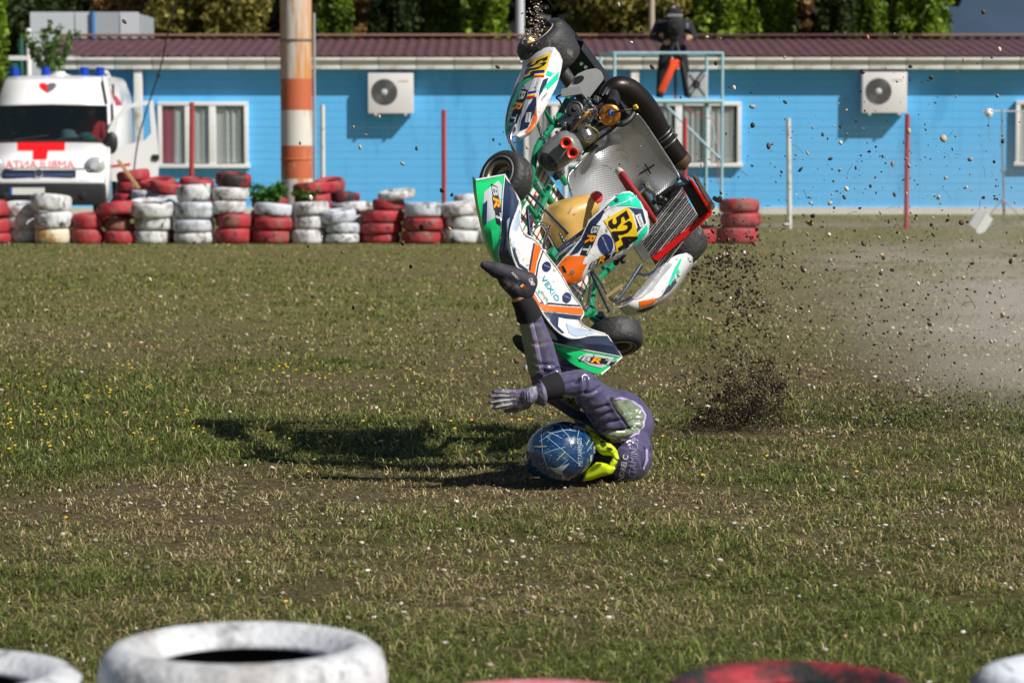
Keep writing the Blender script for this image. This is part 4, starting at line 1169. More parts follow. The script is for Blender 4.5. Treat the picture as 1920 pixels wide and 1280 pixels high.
# ================================================================== KART IN THE AIR
KM = Matrix(((-0.541, -0.256, 0.801), (-0.302, -0.830, -0.470), (0.785, -0.496, 0.372)))
_q = KM.to_quaternion(); _q.normalize(); KM = _q.to_matrix()
KT = Vector((0.5133, 14.0137, 1.5343))
kart = empty('racing_kart', KT)
kart.rotation_mode = 'QUATERNION'; kart.rotation_quaternion = _q
tag(kart, 'white, orange and green racing kart number 524 flipping nose down in mid-air', 'kart')
KI = KM.transposed()
def kl(p): return KI @ (Vector(p) - KT)
def K(x, y, n, d):
    """point of the kart (own coordinates: x right, y forward, z up) seen at a photo pixel on the kart plane n.p = d"""
    lo, ld = kl(CAM), KI @ ray(x, y)
    n = Vector(n)
    return lo + ld * ((d - n.dot(lo)) / n.dot(ld))
def KZ(x, y, z): return K(x, y, (0, 0, 1), z)
def KY(x, y, v): return K(x, y, (0, 1, 0), v)
def KX(x, y, v): return K(x, y, (1, 0, 0), v)
gloss = dict(rough=.28, coat=.5)
dust = [((.42, .34, .24), .12, 9), ((.20, .15, .10), .13, 38)]
k_white = M_('kart_white', (.74, .75, .75), var=.04, vscale=6, dirt=dust, **gloss)
k_green = M_('kart_green', (.008, .56, .16), var=.06, vscale=6, dirt=((.02, .18, .07), .06, 14), **gloss)
k_mint = M_('kart_mint', (.01, .66, .42), **gloss)
k_navy = M_('kart_navy', (.020, .035, .085), var=.15, vscale=5, dirt=((.10, .10, .12), .10, 9), **gloss)
k_blue = M_('kart_disc_blue', (.022, .035, .135), **gloss)
k_orange = M_('kart_orange', (.86, .15, .008), var=.05, vscale=5, dirt=((.45, .10, .02), .05, 15), **gloss)
k_yel = M_('kart_plate_yellow', (.88, .58, .01), **gloss)
k_blk = M_('kart_black', (.010, .010, .014), .35)
k_grey = M_('kart_pale_grey', (.48, .51, .55), var=.12, vscale=6, **gloss)
k_red = M_('kart_red', (.68, .012, .012), .3, coat=.3)
k_redflag = M_('flag_red', (.72, .01, .02), .4); k_yelflag = M_('flag_yellow', (.9, .72, .01), .4); k_bluflag = M_('flag_blue', (.01, .015, .48), .4)
k_amber = M_('kart_amber', (.90, .32, .005), **gloss)
k_cyan = M_('print_cyan', (.01, .38, .52), .4)
chrome = M_('chromed_steel', (.62, .63, .66), .16, 1.0, var=.1, vscale=12)
blued = M_('blued_steel', (.10, .12, .24), .22, .9)
frame_g = M_('frame_green', (.005, .22, .10), .32, coat=.4, var=.12, vscale=10)
alu = M_('cast_aluminium', (.42, .43, .44), .38, .9, var=.2, vscale=14, bump=.15, bscale=50)
alu_d = M_('dark_aluminium', (.17, .175, .18), .42, .8, var=.2, vscale=10)
plast_g = M_('grey_plastic', (.17, .175, .185), .38, var=.12, vscale=8, dirt=((.25, .21, .16), .08, 10))
plast_b = M_('black_plastic', (.020, .021, .025), .4, var=.2, vscale=9, dirt=((.12, .10, .08), .08, 12))
kart_rub = M_('kart_tyre_rubber', (.030, .030, .031), .58, var=.35, vscale=9, bump=.3, bscale=55, dirt=((.17, .155, .13), .12, 9))
gold = M_('gold_rim', (.46, .33, .15), .38, .7, dirt=((.25, .17, .08), .3, 12))
exh = M_('exhaust_steel', (.034, .027, .026), .36, .7, var=.5, vscale=7, dirt=((.085, .045, .026), .25, 5))
copper = M_('anodised_orange', (.62, .20, .02), .3, .7)
rubber_k = M_('rubber_hose', (.015, .015, .017), .5)
tank_m = M_('fuel_tank_plastic', (.60, .37, .10), .35, var=.12, vscale=7)
nodes_of(tank_m)[2].inputs['Subsurface Weight'].default_value = .25
nodes_of(tank_m)[2].inputs['Subsurface Radius'].default_value = (.05, .03, .01)

def smooth_rows(rows, n):
    """rows: stations x columns of points -> catmull interpolated along the stations"""
    cols = [catmull([r[j] for r in rows], n) for j in range(len(rows[0]))]
    return [[c[i] for c in cols] for i in range(len(cols[0]))]
def loft(name, rows, mats, strip_mat, parent, thick=.005, auto=.5, close=False, offset=-1):
    m = len(rows[0]); V = [p for r in rows for p in r]; Fc = []; mi = []
    for i in range(len(rows) - 1):
        for j in range(m if close else m - 1):
            j2 = (j + 1) % m
            Fc.append((i * m + j, i * m + j2, (i + 1) * m + j2, (i + 1) * m + j)); mi.append(strip_mat[j] if strip_mat else 0)
    if close:
        Fc.append(tuple(range(m))[::-1]); mi.append(0); Fc.append(tuple((len(rows) - 1) * m + j for j in range(m))); mi.append(0)
    o = mesh_obj(name, V, Fc, mats, parent, False, mi, auto)
    if thick:
        md = o.modifiers.new('thickness', 'SOLIDIFY'); md.thickness = thick; md.offset = offset
    return o
def fix_out(o, ref):
    """normals away from the kart-space reference point"""
    bm = bmesh.new(); bm.from_mesh(o.data)
    bmesh.ops.recalc_face_normals(bm, faces=bm.faces)
    s = sum(f.calc_area() * f.normal.dot(f.calc_center_median() - Vector(ref)) for f in bm.faces)
    if s < 0: bmesh.ops.reverse_faces(bm, faces=bm.faces)
    bm.to_mesh(o.data); bm.free()
def domed(name, outline, n, d, bulge, width, mat, parent, depth=.0, res=5.0, back=.0, thick=.004, kmap=None):
    """body panel: traced outline on a kart plane, swelling towards its middle; depth > 0 closes it into a solid"""
    n = Vector(n).normalized()
    bm = bmesh.new()
    vs = [bm.verts.new((p[0], p[1], 0)) for p in outline]
    bm.faces.new(vs).normal_update()
    bmesh.ops.triangulate(bm, faces=bm.faces[:])
    cut_grid(bm, res)
    segs = [(Vector(outline[i]), Vector(outline[(i + 1) % len(outline)])) for i in range(len(outline))]
    def edge_d(p):
        best = 1e9
        for a, b in segs:
            ab = b - a; t = max(0, min(1, (p - a).dot(ab) / max(ab.length_squared, 1e-9)))
            best = min(best, (p - a - ab * t).length)
        return best
    for v in bm.verts:
        e = min(edge_d(Vector(v.co[:2])) / width, 1)
        hgt = bulge * sqrt(max(0, 1 - (1 - e) ** 2))
        v.co = K(v.co.x, v.co.y, n, d) + n * hgt
    bmesh.ops.recalc_face_normals(bm, faces=bm.faces)
    if sum(f.calc_area() * f.normal.dot(n) for f in bm.faces) < 0: bmesh.ops.reverse_faces(bm, faces=bm.faces[:])
    if depth:
        be = [e for e in bm.edges if e.is_boundary]
        r = bmesh.ops.extrude_edge_only(bm, edges=be)
        nv = [g for g in r['geom'] if isinstance(g, bmesh.types.BMVert)]
        for v in nv: v.co -= n * depth
        ne = [g for g in r['geom'] if isinstance(g, bmesh.types.BMEdge) and g.verts[0] in nv and g.verts[1] in nv]
        bmesh.ops.holes_fill(bm, edges=ne, sides=0)
    o = bm_obj(name, bm, mat, parent, auto=.75)
    if not depth:
        md = o.modifiers.new('thickness', 'SOLIDIFY'); md.thickness = thick; md.offset = -1
    return o
def brt(target, o, xv, yv, parent=None, scale=1.0):
    """three-letter team mark: dark outline block, pale outer letters, amber middle letter"""
    o, xv, yv = Vector(o), Vector(xv), Vector(yv)
    def q(a, b): return tuple(o + xv * a + yv * b)
    decal('team_mark_ground', target, [q(-.06, -.1), q(.30, -.12), (q(.34, -.30)), q(.70, -.26), q(.70, -.08), q(1.07, -.06), q(1.10, 1.1), q(.80, 1.1), q(.78, 1.25), q(.30, 1.22), q(.28, 1.08), q(-.03, 1.1)], k_blk, parent, .0022, 6)
    decal_text('team_mark_letter', target, 'B', q(0, 0), xv * .28, yv, k_grey, parent, .0034, .02, 10)
    decal_text('team_mark_letter', target, 'R', q(.33, -.15), xv * .33, yv * 1.28, k_amber, parent, .0034, .03, 10)
    decal_text('team_mark_letter', target, 'T', q(.71, 0), xv * .32, yv, k_grey, parent, .0034, .02, 10)
def flag(target, o, xv, yv, parent=None, off=.0036):
    """blue, yellow, red bars side by side along yv"""
    o, xv, yv = Vector(o), Vector(xv), Vector(yv)
    for i, m in enumerate((k_bluflag, k_yelflag, k_redflag)):
        a = o + yv * (i / 3); b = o + yv * ((i + 1) / 3)
        decal('flag_bar', target, [tuple(a), tuple(a + xv), tuple(b + xv), tuple(b)], m, parent, off, 8)

# ---- chassis frame
tb = dict(parent=kart, seg=12, smooth=4)
for s in (-1, 1):
    tube('frame_rail', [(s * .33, -.18, -.07), (s * .33, .2, -.085), (s * .36, .5, -.085), (s * .30, .78, -.085), (s * .33, 1.0, -.08), (s * .26, 1.12, -.08)], .016, frame_g, **tb)
    tube('spindle_yoke', [(s * .30, .93, -.08), (s * .37, 1.02, -.05), (s * .40, 1.04, .04)], .015, frame_g, **tb)
    tube('spindle_yoke', [(s * .33, 1.04, -.05), (s * .41, 1.04, -.03)], .024, frame_g, **tb)
tube('cross_tube', [(-.26, 1.12, -.08), (.26, 1.12, -.08)], .016, frame_g, **tb)
tube('cross_tube', [(-.33, .62, -.085), (.33, .70, -.085)], .014, frame_g, **tb)
tube('cross_tube', [(-.33, -.12, -.07), (.33, -.12, -.07)], .015, frame_g, **tb)
tube('seat_strut', [(.33, .25, -.08), (.25, .20, .08), (.20, .12, .2)], .010, frame_g, **tb)
tube('steering_support', [(.02, .98, -.08), (.0, .84, .14), (-.02, .98, -.08)], .009, frame_g, **tb)
# floor tray with stripes
tray = box('floor_tray', (0, .86, -.105), (.56, .66, .004), M_('floor_tray_white', (.62, .62, .58), .5, var=.2, vscale=10, dirt=((.30, .26, .2), .2, 12)), kart)
st_r = M_('tray_stripe_red', (.50, .04, .05), .5); st_g = M_('tray_stripe_green', (.02, .22, .09), .5)
for i in range(19):
    box('tray_stripe', (-.27 + i * .03, .86, -.1025), (.008, .65, .001), st_r if i % 2 else st_g, tray)
# bumper tubes behind the nose
tube('nose_bumper', [(.22, 1.10, -.07), (.24, 1.30, -.06), (.18, 1.38, -.05), (-.18, 1.38, -.05), (-.24, 1.30, -.06), (-.22, 1.10, -.07)], .009, chrome, **tb)
tube('nose_bumper', [(.18, 1.05, .04), (.19, 1.24, .07), (.14, 1.30, .08), (-.14, 1.30, .08), (-.19, 1.24, .07), (-.18, 1.05, .04)], .008, chrome, **tb)
tube('pedal_loop', [KZ(1002, 428, .02), KZ(1010, 421, .04), KZ(1020, 424, .04), KZ(1046, 470, -.02)], .009, chrome, **tb)
tube('pedal_loop', [KZ(1050, 500, .02), KZ(1080, 545, .02)], .010, chrome, **tb)
# axle and wheels
tube('rear_axle', [(-.66, 0, 0), (.66, 0, 0)], .020, alu_d, kart, 16)
tube('axle_hub', [(.40, 0, 0), (.52, 0, 0)], .034, alu_d, kart, 16)
tube('axle_hub', [(-.40, 0, 0), (-.52, 0, 0)], .034, alu_d, kart, 16)
def kart_wheel(c, ax, R, W, rimR, rimmat, label=None):
    M = axis_matrix(c, ax)
    h = W / 2
    hub = lathe('wheel', [(0, h * .35), (.028, h * .35), (.030, h * .1), (.05, h * .05), (.05, -h * .1), (.03, -h * .3), (0, -h * .3)], alu_d, kart, 24, M)
    lathe('tyre', [(rimR, -h * .86), (rimR + .012, -h * .97), (rimR + (R - rimR) * .5, -h * 1.02), (R - .018, -h * .93), (R - .005, -h * .76), (R, -h * .4), (R, h * .4), (R - .005, h * .76), (R - .018, h * .93), (rimR + (R - rimR) * .5, h * 1.02), (rimR + .012, h * .97), (rimR, h * .86), (rimR - .006, h * .5), (rimR - .006, -h * .5)], kart_rub, hub, 56, M, closed=True, auto=1.2)
    lathe('rim', [(rimR + .004, h * .92), (rimR - .004, h * .93), (rimR - .010, h * .82), (rimR - .012, h * .2), (rimR - .03, h * .06), (.045, h * .02), (.045, -h * .06), (rimR - .03, -h * .02), (rimR - .016, h * .1), (rimR - .014, -h * .8), (rimR - .004, -h * .93), (rimR + .003, -h * .9)], rimmat, hub, 48, M, auto=.6)
    bm = bmesh.new()
    for rr in (rimR + .016, rimR + .020):
        add_lathe(bm, [(rr, h * 1.004), (rr + .0012, h * 1.03), (rr + .0024, h * 1.006)], 48, M)
    bm_obj('sidewall_ring', bm, M_('sidewall_print', (.35, .35, .34), .6), hub, auto=.6)
    return hub
kart_wheel((.615, 0, 0), (1, 0, 0), .142, .20, .070, gold)
kart_wheel((-.615, 0, 0), (-1, 0, 0), .142, .20, .070, gold)
tq = radians(34)
kart_wheel((.487, 1.04, -.013), (cos(tq), sin(tq), 0), .129, .130, .068, M_('grey_gold_rim', (.36, .31, .23), .35, .8))
tl_ = radians(52)
kart_wheel((-.487, 1.04, -.013), (-cos(tl_), sin(tl_), 0), .129, .130, .068, bpy.data.materials['grey_gold_rim'])
for s in (-1, 1):
    tube('stub_axle', [(s * .39, 1.04, -.02), (s * .487, 1.04 , -.013)], .012, chrome, kart, 12)
    tube('kingpin', [(s * .40, 1.04, -.07), (s * .40, 1.04, .06)], .013, blued, kart, 12)
    tube('tie_rod', [(s * .38, .98, .0), (s * .06, .93, .03)], .0062, blued, kart, 10)
tube('steering_column', [(0, 1.0, .0), (0, .66, .36)], .010, chrome, kart, 12)
tube('brake_rod', [KZ(1041, 481, .10), KZ(1102, 437, .14)], .007, chrome, kart, 10)
tube('brake_rod', [KZ(1046, 470, .09), KZ(1098, 430, .13)], .010, blued, kart, 10)
box('master_cylinder', tuple(KZ(1036, 478, .08)), (.05, .06, .04), frame_g, kart, .008)
bm = bmesh.new()
for (x, y, r) in ((1050, 440, .008), (1056, 452, .010), (1060, 449, .007), (1053, 446, .009), (1020, 392, .010), (1016, 397, .009), (1012, 405, .009)):
    bmesh.ops.create_icosphere(bm, subdivisions=2, radius=r, matrix=Matrix.Translation(KZ(x, y, .10)))
tag(bm_obj('linkage_joint', bm, alu_d, kart, smooth=True), kind='stuff')

# ---- nose fairing
ST = [  # lip, ridge, piping, rear edge: (px, py, z)
    ((892, 338, -.045), (946, 328, .05), (973, 376, .09), (975, 380, .085)),
    ((895, 372, -.045), (942, 370, .045), (971, 388, .09), (976, 390, .095)),
    ((902, 410, -.05), (940, 415, .03), (959, 421, .085), (975, 415, .11)),
    ((911, 447, -.06), (938, 452, .01), (955, 445, .075), (983, 437, .125)),
    ((922, 480, -.08), (935, 482, -.02), (960, 479, .065), (1004, 451, .135)),
    ((947, 521, -.13), (952, 520, -.045), (973, 511, .05), (1026, 479, .14)),
    ((974, 560, -.135), (978, 557, -.055), (993, 549, .04), (1050, 511, .14)),
    ((994, 603, -.13), (998, 598, -.045), (1015, 585, .05), (1071, 549, .14)),
    ((1027, 642, -.06), (1029, 637, -.01), (1040, 617, .07), (1087, 571, .13)),
    ((1052, 666, -.035), (1062, 648, .02), (1062, 632, .08), (1094, 588, .12)),
    ((1077, 684, -.015), (1096, 656, .035), (1083, 634, .085), (1088, 602, .11)),
    ((1103, 695, -.005), (1130, 662, .045), (1106, 629, .09), (1102, 615, .095)),
    ((1126, 702, .0), (1166, 669, .05), (1138, 629, .09), (1135, 626, .085)),
]
rows = [[KZ(*p) for p in r] for r in ST]
rows = smooth_rows(rows, 4)
# round the ridge a little and swell the faces
rows2 = []
for lip, rdg, pip, back in rows:
    c = (lip + rdg) / 2 + Vector((0, .012, 0)); c2 = (rdg + pip) / 2 + Vector((0, .004, .010)); c3 = (pip + back) / 2 + Vector((0, .0, -.006))
    rows2.append([lip + Vector((0, -.06, -.04)), lip, c, rdg, c2, pip, c3, back])
nose = loft('nose_fairing', rows2, [k_green, k_navy, k_white], [0, 0, 0, 1, 1, 2, 2], kart, .006, .45)
fix_out(nose, (0, 1.0, -.2))
tube('piping', [r[2] + Vector((0, .001, .003)) for r in rows], .0042, k_white, nose, 6)
tube('edge_trim', [r[3] for r in rows], .004, k_white, nose, 6)
tube('edge_trim', [r[1] + Vector((0, .002, .002)) for r in rows], .0025, k_white, nose, 6)
tube('edge_trim', [rows[0][0], rows[0][1], rows[0][2]], .006, k_white, nose, 6)
tube('edge_trim', [rows[-1][0], rows[-1][1], rows[-1][2]], .006, k_white, nose, 6)
D = lambda nm, poly, m, off=.0014, res=6, tg=nose: decal(nm, tg, poly, m, None, off, res)
D('print_field', [(908, 361), (934, 339), (941, 348), (938, 402), (913, 418), (905, 395)], k_grey)
D('print_field', [(906, 383), (914, 376), (913, 418), (909, 425), (905, 405)], k_navy, .0020)
brt(nose, (922, 349), (9, 66), (10, 4), None)
D('print_field', [(944, 340), (947, 336), (968, 374), (966, 386), (955, 408), (948, 440), (944, 470), (940, 470), (941, 420), (943, 370)], k_navy, .0016)
D('print_stripe', [(951, 415), (956, 408), (953, 440), (957, 465), (962, 480), (958, 480), (951, 462)], k_grey, .0020)
D('painted_sheen', [(970, 400), (976, 396), (976, 420), (968, 436), (962, 470), (958, 455), (961, 420)], M_('kart_sheen_blue', (.42, .52, .66), **gloss), .0016)  # pale blue sheen on the white fairing, painted as a decal
D('print_stripe', [(963, 462), (958, 470), (972, 500), (990, 510), (989, 505), (974, 494)], k_navy, .0016)
D('print_band', [(1002, 455), (1015, 465), (1006, 492), (1001, 520), (1000, 548), (1010, 566), (1030, 573), (1090, 577), (1093, 590), (1060, 587), (1020, 583), (1000, 572), (989, 555), (992, 510)], k_orange, .0016)
D('print_line', [(1000, 455), (1002.5, 456), (994, 508), (991, 506)], k_navy, .0018)
D('print_line', [(1018, 467), (1020, 468), (1010, 496), (1004, 532), (1002, 530), (1008, 494)], k_navy, .0018)
D('print_line', [(1012, 566), (1088, 572), (1088, 574), (1012, 569)], k_navy, .0022)
D('print_field', [(1013, 584), (1092, 592), (1088, 599), (1060, 597), (1047, 594), (1046, 612), (1058, 624), (1052, 626), (1036, 610), (1022, 597)], k_navy, .0016)
D('painted_sheen', [(1060, 605), (1075, 613), (1100, 618), (1118, 625), (1104, 627), (1080, 631), (1066, 624)], bpy.data.materials['kart_sheen_blue'], .0016)  # same painted sheen on the left wing
D('print_field', [(1024, 605), (1030, 615), (1042, 628), (1046, 638), (1032, 634)], k_grey, .0016)
for cx, cy in ((1024.5, 499.5), (1062.5, 557.5)):
    D('sponsor_disc', ell(cx, cy, 8.2, 9.6), k_blue, .0022)
    decal_text('disc_lettering', nose, 'METAMINDS', (cx - 5.2, cy - 2.2), (10.8, 5.2), (1.0, -1.8), k_grey, None, .003, .01)
    # the word runs level in the photograph: thin pale print
decal_text('sponsor_lettering', nose, 'VEXIO', (1013.5, 521.5), (30, 45), (7, -6), k_cyan, None, .0026, .012)
D('sponsor_sticker', [(1003, 545), (1015, 537), (1030, 564), (1021, 572)], k_white, .0030)
decal_text('sponsor_lettering', nose, 'ROVIO', (1011.5, 548), (10, 15), (4, -2.4), k_navy, None, .0044, .01)
D('sponsor_leaf', [(1007, 546), (1011, 543), (1012, 550), (1009, 552)], k_green, .0044); D('sponsor_leaf', [(1022, 564), (1026, 560), (1027, 565), (1024, 568)], k_green, .0044)
# left wing team mark
D('print_field', [(1082, 671), (1100, 662), (1150, 670), (1147, 678), (1128, 690), (1105, 684)], k_grey)
brt(nose, (1088, 675), (57, 9), (6, -7.5), None)

# ---- front number panel
NAS = [(1154, 368), (1169, 361), (1180, 360), (1191, 366), (1201, 377), (1212, 398), (1216.5, 420), (1214.5, 438), (1205, 449), (1185, 464), (1162, 481), (1129, 497), (1108, 506), (1092, 524), (1084, 530), (1068, 537.5), (1045, 538.5), (1035, 535), (1038.5, 517), (1045, 499), (1057.5, 484.5), (1075.5, 465), (1090, 447), (1097, 431), (1106, 413), (1126, 395), (1142, 380)]
nn = Vector((0, .762, .648))
nd = .762 * 1.2 + .648 * .05
nassau = domed('number_panel', NAS, nn, nd - .03, .055, 42, k_white, kart, 0, 5, thick=.005)
bm = bmesh.new(); add_tube(bm, [K(x, y, nn, nd - .03) for x, y in NAS] + [K(*NAS[0], nn, nd - .03)], .0042, 6); bm_obj('edge_trim', bm, k_white, nassau, smooth=True)
E_ = lambda nm, poly, m, off=.0014, res=6: decal(nm, nassau, poly, m, None, off, res)
E_('print_field', [(1155, 369), (1169, 363), (1180, 362), (1190, 368), (1199, 378), (1204, 391), (1180, 386), (1145, 387), (1142, 384)], k_mint)
E_('print_field', [(1204, 392), (1206, 398), (1211, 418), (1190, 440), (1196, 425), (1189, 398), (1180, 390), (1172, 388)], k_navy)
E_('print_field', [(1212, 420), (1214, 428), (1212, 437), (1203, 448), (1187, 460), (1196, 440)], k_mint, .0018)
E_('print_field', [(1148, 377), (1140, 386), (1126, 412), (1110, 432), (1101, 452), (1084, 474), (1068, 480), (1078, 465), (1092, 447), (1099, 431), (1108, 414), (1128, 396), (1140, 384)], k_navy)
E_('print_line', [(1132, 394), (1190, 370), (1190, 371), (1133, 396)], k_white, .0024)
E_('race_plate', [(1132, 413), (1176, 388), (1186, 405), (1193, 428), (1195, 446), (1156, 473), (1153, 455), (1146, 436)], k_yel, .0024)
decal_text('race_number', nassau, '524', (1138, 417), (23, 57), (36, -25), k_blk, None, .0038, .035)
E_('print_field', [(1059, 481), (1075, 480), (1098, 480), (1092, 495), (1101, 494), (1094, 508), (1090, 522), (1082, 528), (1068, 535), (1045, 536), (1038, 533), (1041, 516), (1047, 500)], k_orange, .0016)
E_('vent_slot', [(1053, 499), (1057, 499), (1062, 508), (1062, 512), (1057, 509)], k_blk, .003)
E_('fastener', ell(1073.5, 510, 3.6, 3.9), alu, .0045); E_('fastener', ell(1157, 376, 3.4, 3.2), alu_d, .0045)
E_('sponsor_disc', ell(1135.5, 457.5, 14, 19, -.15), k_blue, .0022)
decal_text('disc_lettering', nassau, 'METAMINDS', (1128, 444.5), (11.5, 26.5), (2.4, -1.0), k_grey, None, .003, .01)
E_('sponsor_sticker', [(1190, 404), (1200, 400), (1207, 422), (1200, 426)], k_white, .0026)
decal_text('sponsor_lettering', nassau, 'Autovip', (1193, 406), (8, 17), (4.5, -2.2), k_navy, None, .0036, .0)
brt(nassau, (1112, 424), (-22, 50), (12, 1), None)
brt(nassau, (1105, 502), (44, -22), (5, -11), None)

# ---- side pods
def pod(name, bottom, ridge, inner, zb, zr, zi, label):
    nst = len(bottom)
    rws = []
    for i in range(nst):
        b, r, t = KZ(*bottom[i], zb[i]), KZ(*ridge[i], zr[i]), KZ(*inner[i], zi[i])
        s = 1 if r.x > 0 else -1
        m = (b + r) / 2 + Vector((s * .018, 0, 0)); m2 = b.lerp(r, .82) + Vector((s * .014, 0, .004))
        rws.append([b + Vector((-s * .03, 0, -.01)), b, m, m2, r, (r + t) / 2 + Vector((0, 0, .006)), t, t + Vector((-s * .004, 0, -.05))])
    rws = smooth_rows(rws, 4)
    o = loft(name, rws, k_white, None, kart, .005, .6)
    fix_out(o, (rws[len(rws) // 2][7] + rws[len(rws) // 2][0]) / 2)
    o['label'] = label
    return o
podr = pod('side_pod',
    [(977.5, 112), (979, 127), (967, 155), (956, 186), (949, 212), (946.5, 230), (947, 246), (950, 257), (957, 265)],
    [(1040, 89), (1031, 112), (1020, 141), (1011, 168), (1007, 197), (1006.5, 221), (1001, 237), (990, 248), (972, 258)],
    [(1055, 113), (1052, 132), (1044, 160), (1033, 182), (1022, 204), (1014, 219), (1006, 235), (994, 252), (975, 263)],
    [-.10] * 7 + [-.09, -.06], [.11, .11, .11, .105, .10, .09, .07, .04, .0], [.10, .10, .10, .095, .09, .08, .06, .03, -.01], 'right side pod with yellow number plate and team stickers')
Q = lambda nm, poly, m, off=.0014, res=6: decal(nm, podr, poly, m, None, off, res)
Q('race_plate', [(986, 117), (1034, 99), (1023, 135), (1004, 140), (978, 150), (984, 132)], k_yel, .002)
decal_text('race_number', podr, '524', (1027, 101), (-23, 50), (-38, 8), k_blk, None, .0034, .035) if False else decal_text('race_number', podr, '524', (989, 121.5), (-8, 30), (40, -16), k_blk, None, .0034, .03)
Q('print_field', [(978, 151), (1002, 140), (1000, 147), (980, 162), (970, 180), (966, 180), (972, 160)], k_green)
Q('print_field', [(970, 157), (976, 155), (965, 178), (956, 200), (951, 226), (949, 240), (948.5, 226), (952, 203), (960, 180)], k_navy)
Q('print_field', [(973, 165), (980, 168), (962, 204), (957, 210), (961, 190)], k_green, .0018)
Q('print_field', [(953, 228), (958, 212), (956, 232), (951, 254), (948, 244)], k_green)
Q('print_field', [(983, 160), (998, 150), (1000, 165), (989, 200), (976, 246), (972, 247), (980, 205), (990, 178)], k_grey)
Q('print_field', [(1001, 184), (1006, 182), (1006, 198), (1001, 214), (990, 240), (974, 247), (978, 225), (992, 200)], k_navy, .0018)
Q('name_sticker', [(1001, 147), (1017, 146), (1008, 171), (991, 173)], k_white, .0026)
decal_text('name_lettering', podr, 'A. CONSTANTIN', (1008.5, 148), (-7.5, 24), (4, 1.5), k_navy, None, .0040, .0)
flag(podr, (1004.5, 136), (17.5, -1), (-3.5, 11), None)
flag(podr, (991, 174), (15, -2), (-3, 12), None)
Q('team_mark_ground', [(979, 167), (991, 170), (984, 188), (976, 215), (969, 233), (956, 229), (963, 207), (971, 188)], k_blk, .0022)
decal_text('team_mark_letter', podr, 'B', (977.5, 171), (-6, 17), (10, 2), k_grey, None, .0034, .02)
decal_text('team_mark_letter', podr, 'R', (966, 192), (-6, 17), (15, 3), k_amber, None, .0034, .03)
decal_text('team_mark_letter', podr, 'T', (962, 213), (-5, 16), (10, 2), k_grey, None, .0034, .02)
Q('sponsor_sticker', [(988, 212), (997, 211), (994.5, 230), (985, 230)], k_white, .0028)
decal_text('sponsor_lettering', podr, 'Autovip', (991, 213.5), (-2.2, 15), (3.6, .6), k_navy, None, .0040, .0)
Q('sponsor_disc', ell(961, 243, 6.2, 8.5, .3), k_blue, .0026)
Q('print_field', [(1006, 199), (1007, 220), (1003, 236), (993, 247), (986, 250), (986, 246), (997, 233), (1002, 216)], k_orange, .0022)
Q('print_field', [(1026, 133), (1037, 138), (1033, 144), (1023, 141)], k_mint, .002); Q('print_field', [(1047, 134), (1046, 149), (1030, 165), (1026, 169), (1025, 164), (1016, 170), (1024, 158)], k_mint, .002)
Q('print_field', [(1018, 150), (1028, 146), (1022, 163), (1010, 182), (1008, 190), (1012, 166)], k_navy, .0016)
decal_text('sponsor_lettering', podr, 'LETSRACE', (1015, 190), (11, -14), (-2, -3), k_navy, None, .0024, .0)
podl = pod('side_pod',
    [(1305, 492), (1290, 510), (1268, 543), (1245, 565), (1222, 580), (1205, 587), (1190, 590), (1172, 588)],
    [(1300, 484), (1280, 506), (1262, 531), (1243, 552), (1220, 566), (1203, 574), (1187, 580), (1167, 584)],
    [(1287, 474), (1265, 480), (1248, 494), (1232, 518), (1207, 548), (1192, 560), (1174, 572), (1158, 577)],
    [-.10] * 6 + [-.09, -.08], [.08, .09, .09, .085, .07, .05, .02, -.03], [.10, .10, .10, .095, .08, .06, .03, -.02], 'left side pod with a torn front end')
Q2 = lambda nm, poly, m, off=.0014, res=6: decal(nm, podl, poly, m, None, off, res)
Q2('print_field', [(1275, 484), (1277, 488), (1262, 522), (1256, 536), (1253, 532), (1262, 508)], k_mint, .0022)
Q2('print_field', [(1271, 504), (1274, 510), (1270, 523), (1268, 512)], k_mint, .0022)
Q2('print_field', [(1266, 522), (1268, 530), (1256, 545), (1240, 556), (1250, 538)], k_navy, .0016)
Q2('print_field', [(1197, 565), (1234, 558), (1225, 568), (1200, 577)], k_orange, .0016)
Q2('print_field', [(1192, 583), (1228, 571), (1238, 562), (1222, 578), (1205, 585)], k_blk, .0022)
Q2('pod_shade_patch', [(1184, 557), (1205, 531), (1232, 504), (1254, 493), (1260, 497), (1240, 521), (1222, 545), (1205, 557), (1190, 562)], M_('pod_shade_grey', (.33, .34, .36), .5, var=.3, vscale=12), .0024)  # flat grey patch: shade of the hollow pod inside, painted onto the shell
# bars that carry the left pod
tube('pod_bar', [KZ(1111, 508, .03), KZ(1128, 533, .0), KZ(1146, 560, -.04), KZ(1153, 563, -.05), KZ(1165, 553, -.04), KZ(1201, 497, .02)], .009, chrome, **tb)
tube('pod_bar', [KZ(1155, 568, -.03), KZ(1180, 559, -.02), KZ(1205, 552, .0), KZ(1222, 545, .03), KZ(1250, 492, .06)], .009, chrome, **tb)
tube('pod_bar', [KZ(1160, 558, -.06), KZ(1203, 500, -.01)], .007, blued, kart, 10)
tube('pod_bar', [KZ(1196, 512, .03), KZ(1215, 515, .05), KZ(1240, 500, .07)], .006, blued, **tb)
tube('pod_bar', [(.33, .45, -.07), (.55, .42, -.04), (.55, .75, -.04), (.34, .72, -.07)], .009, chrome, **tb)
tube('pod_bar', [KZ(960, 266, -.05), KZ(965, 285, -.06), KZ(978, 296, -.07)], .008, chrome, **tb)
box('broken_strut', tuple(KZ(1152, 545, .02)), (.012, .012, .1), M_('splintered_wood', (.45, .30, .15), .8), kart, 0, Matrix.Rotation(.6, 3, 'X'))

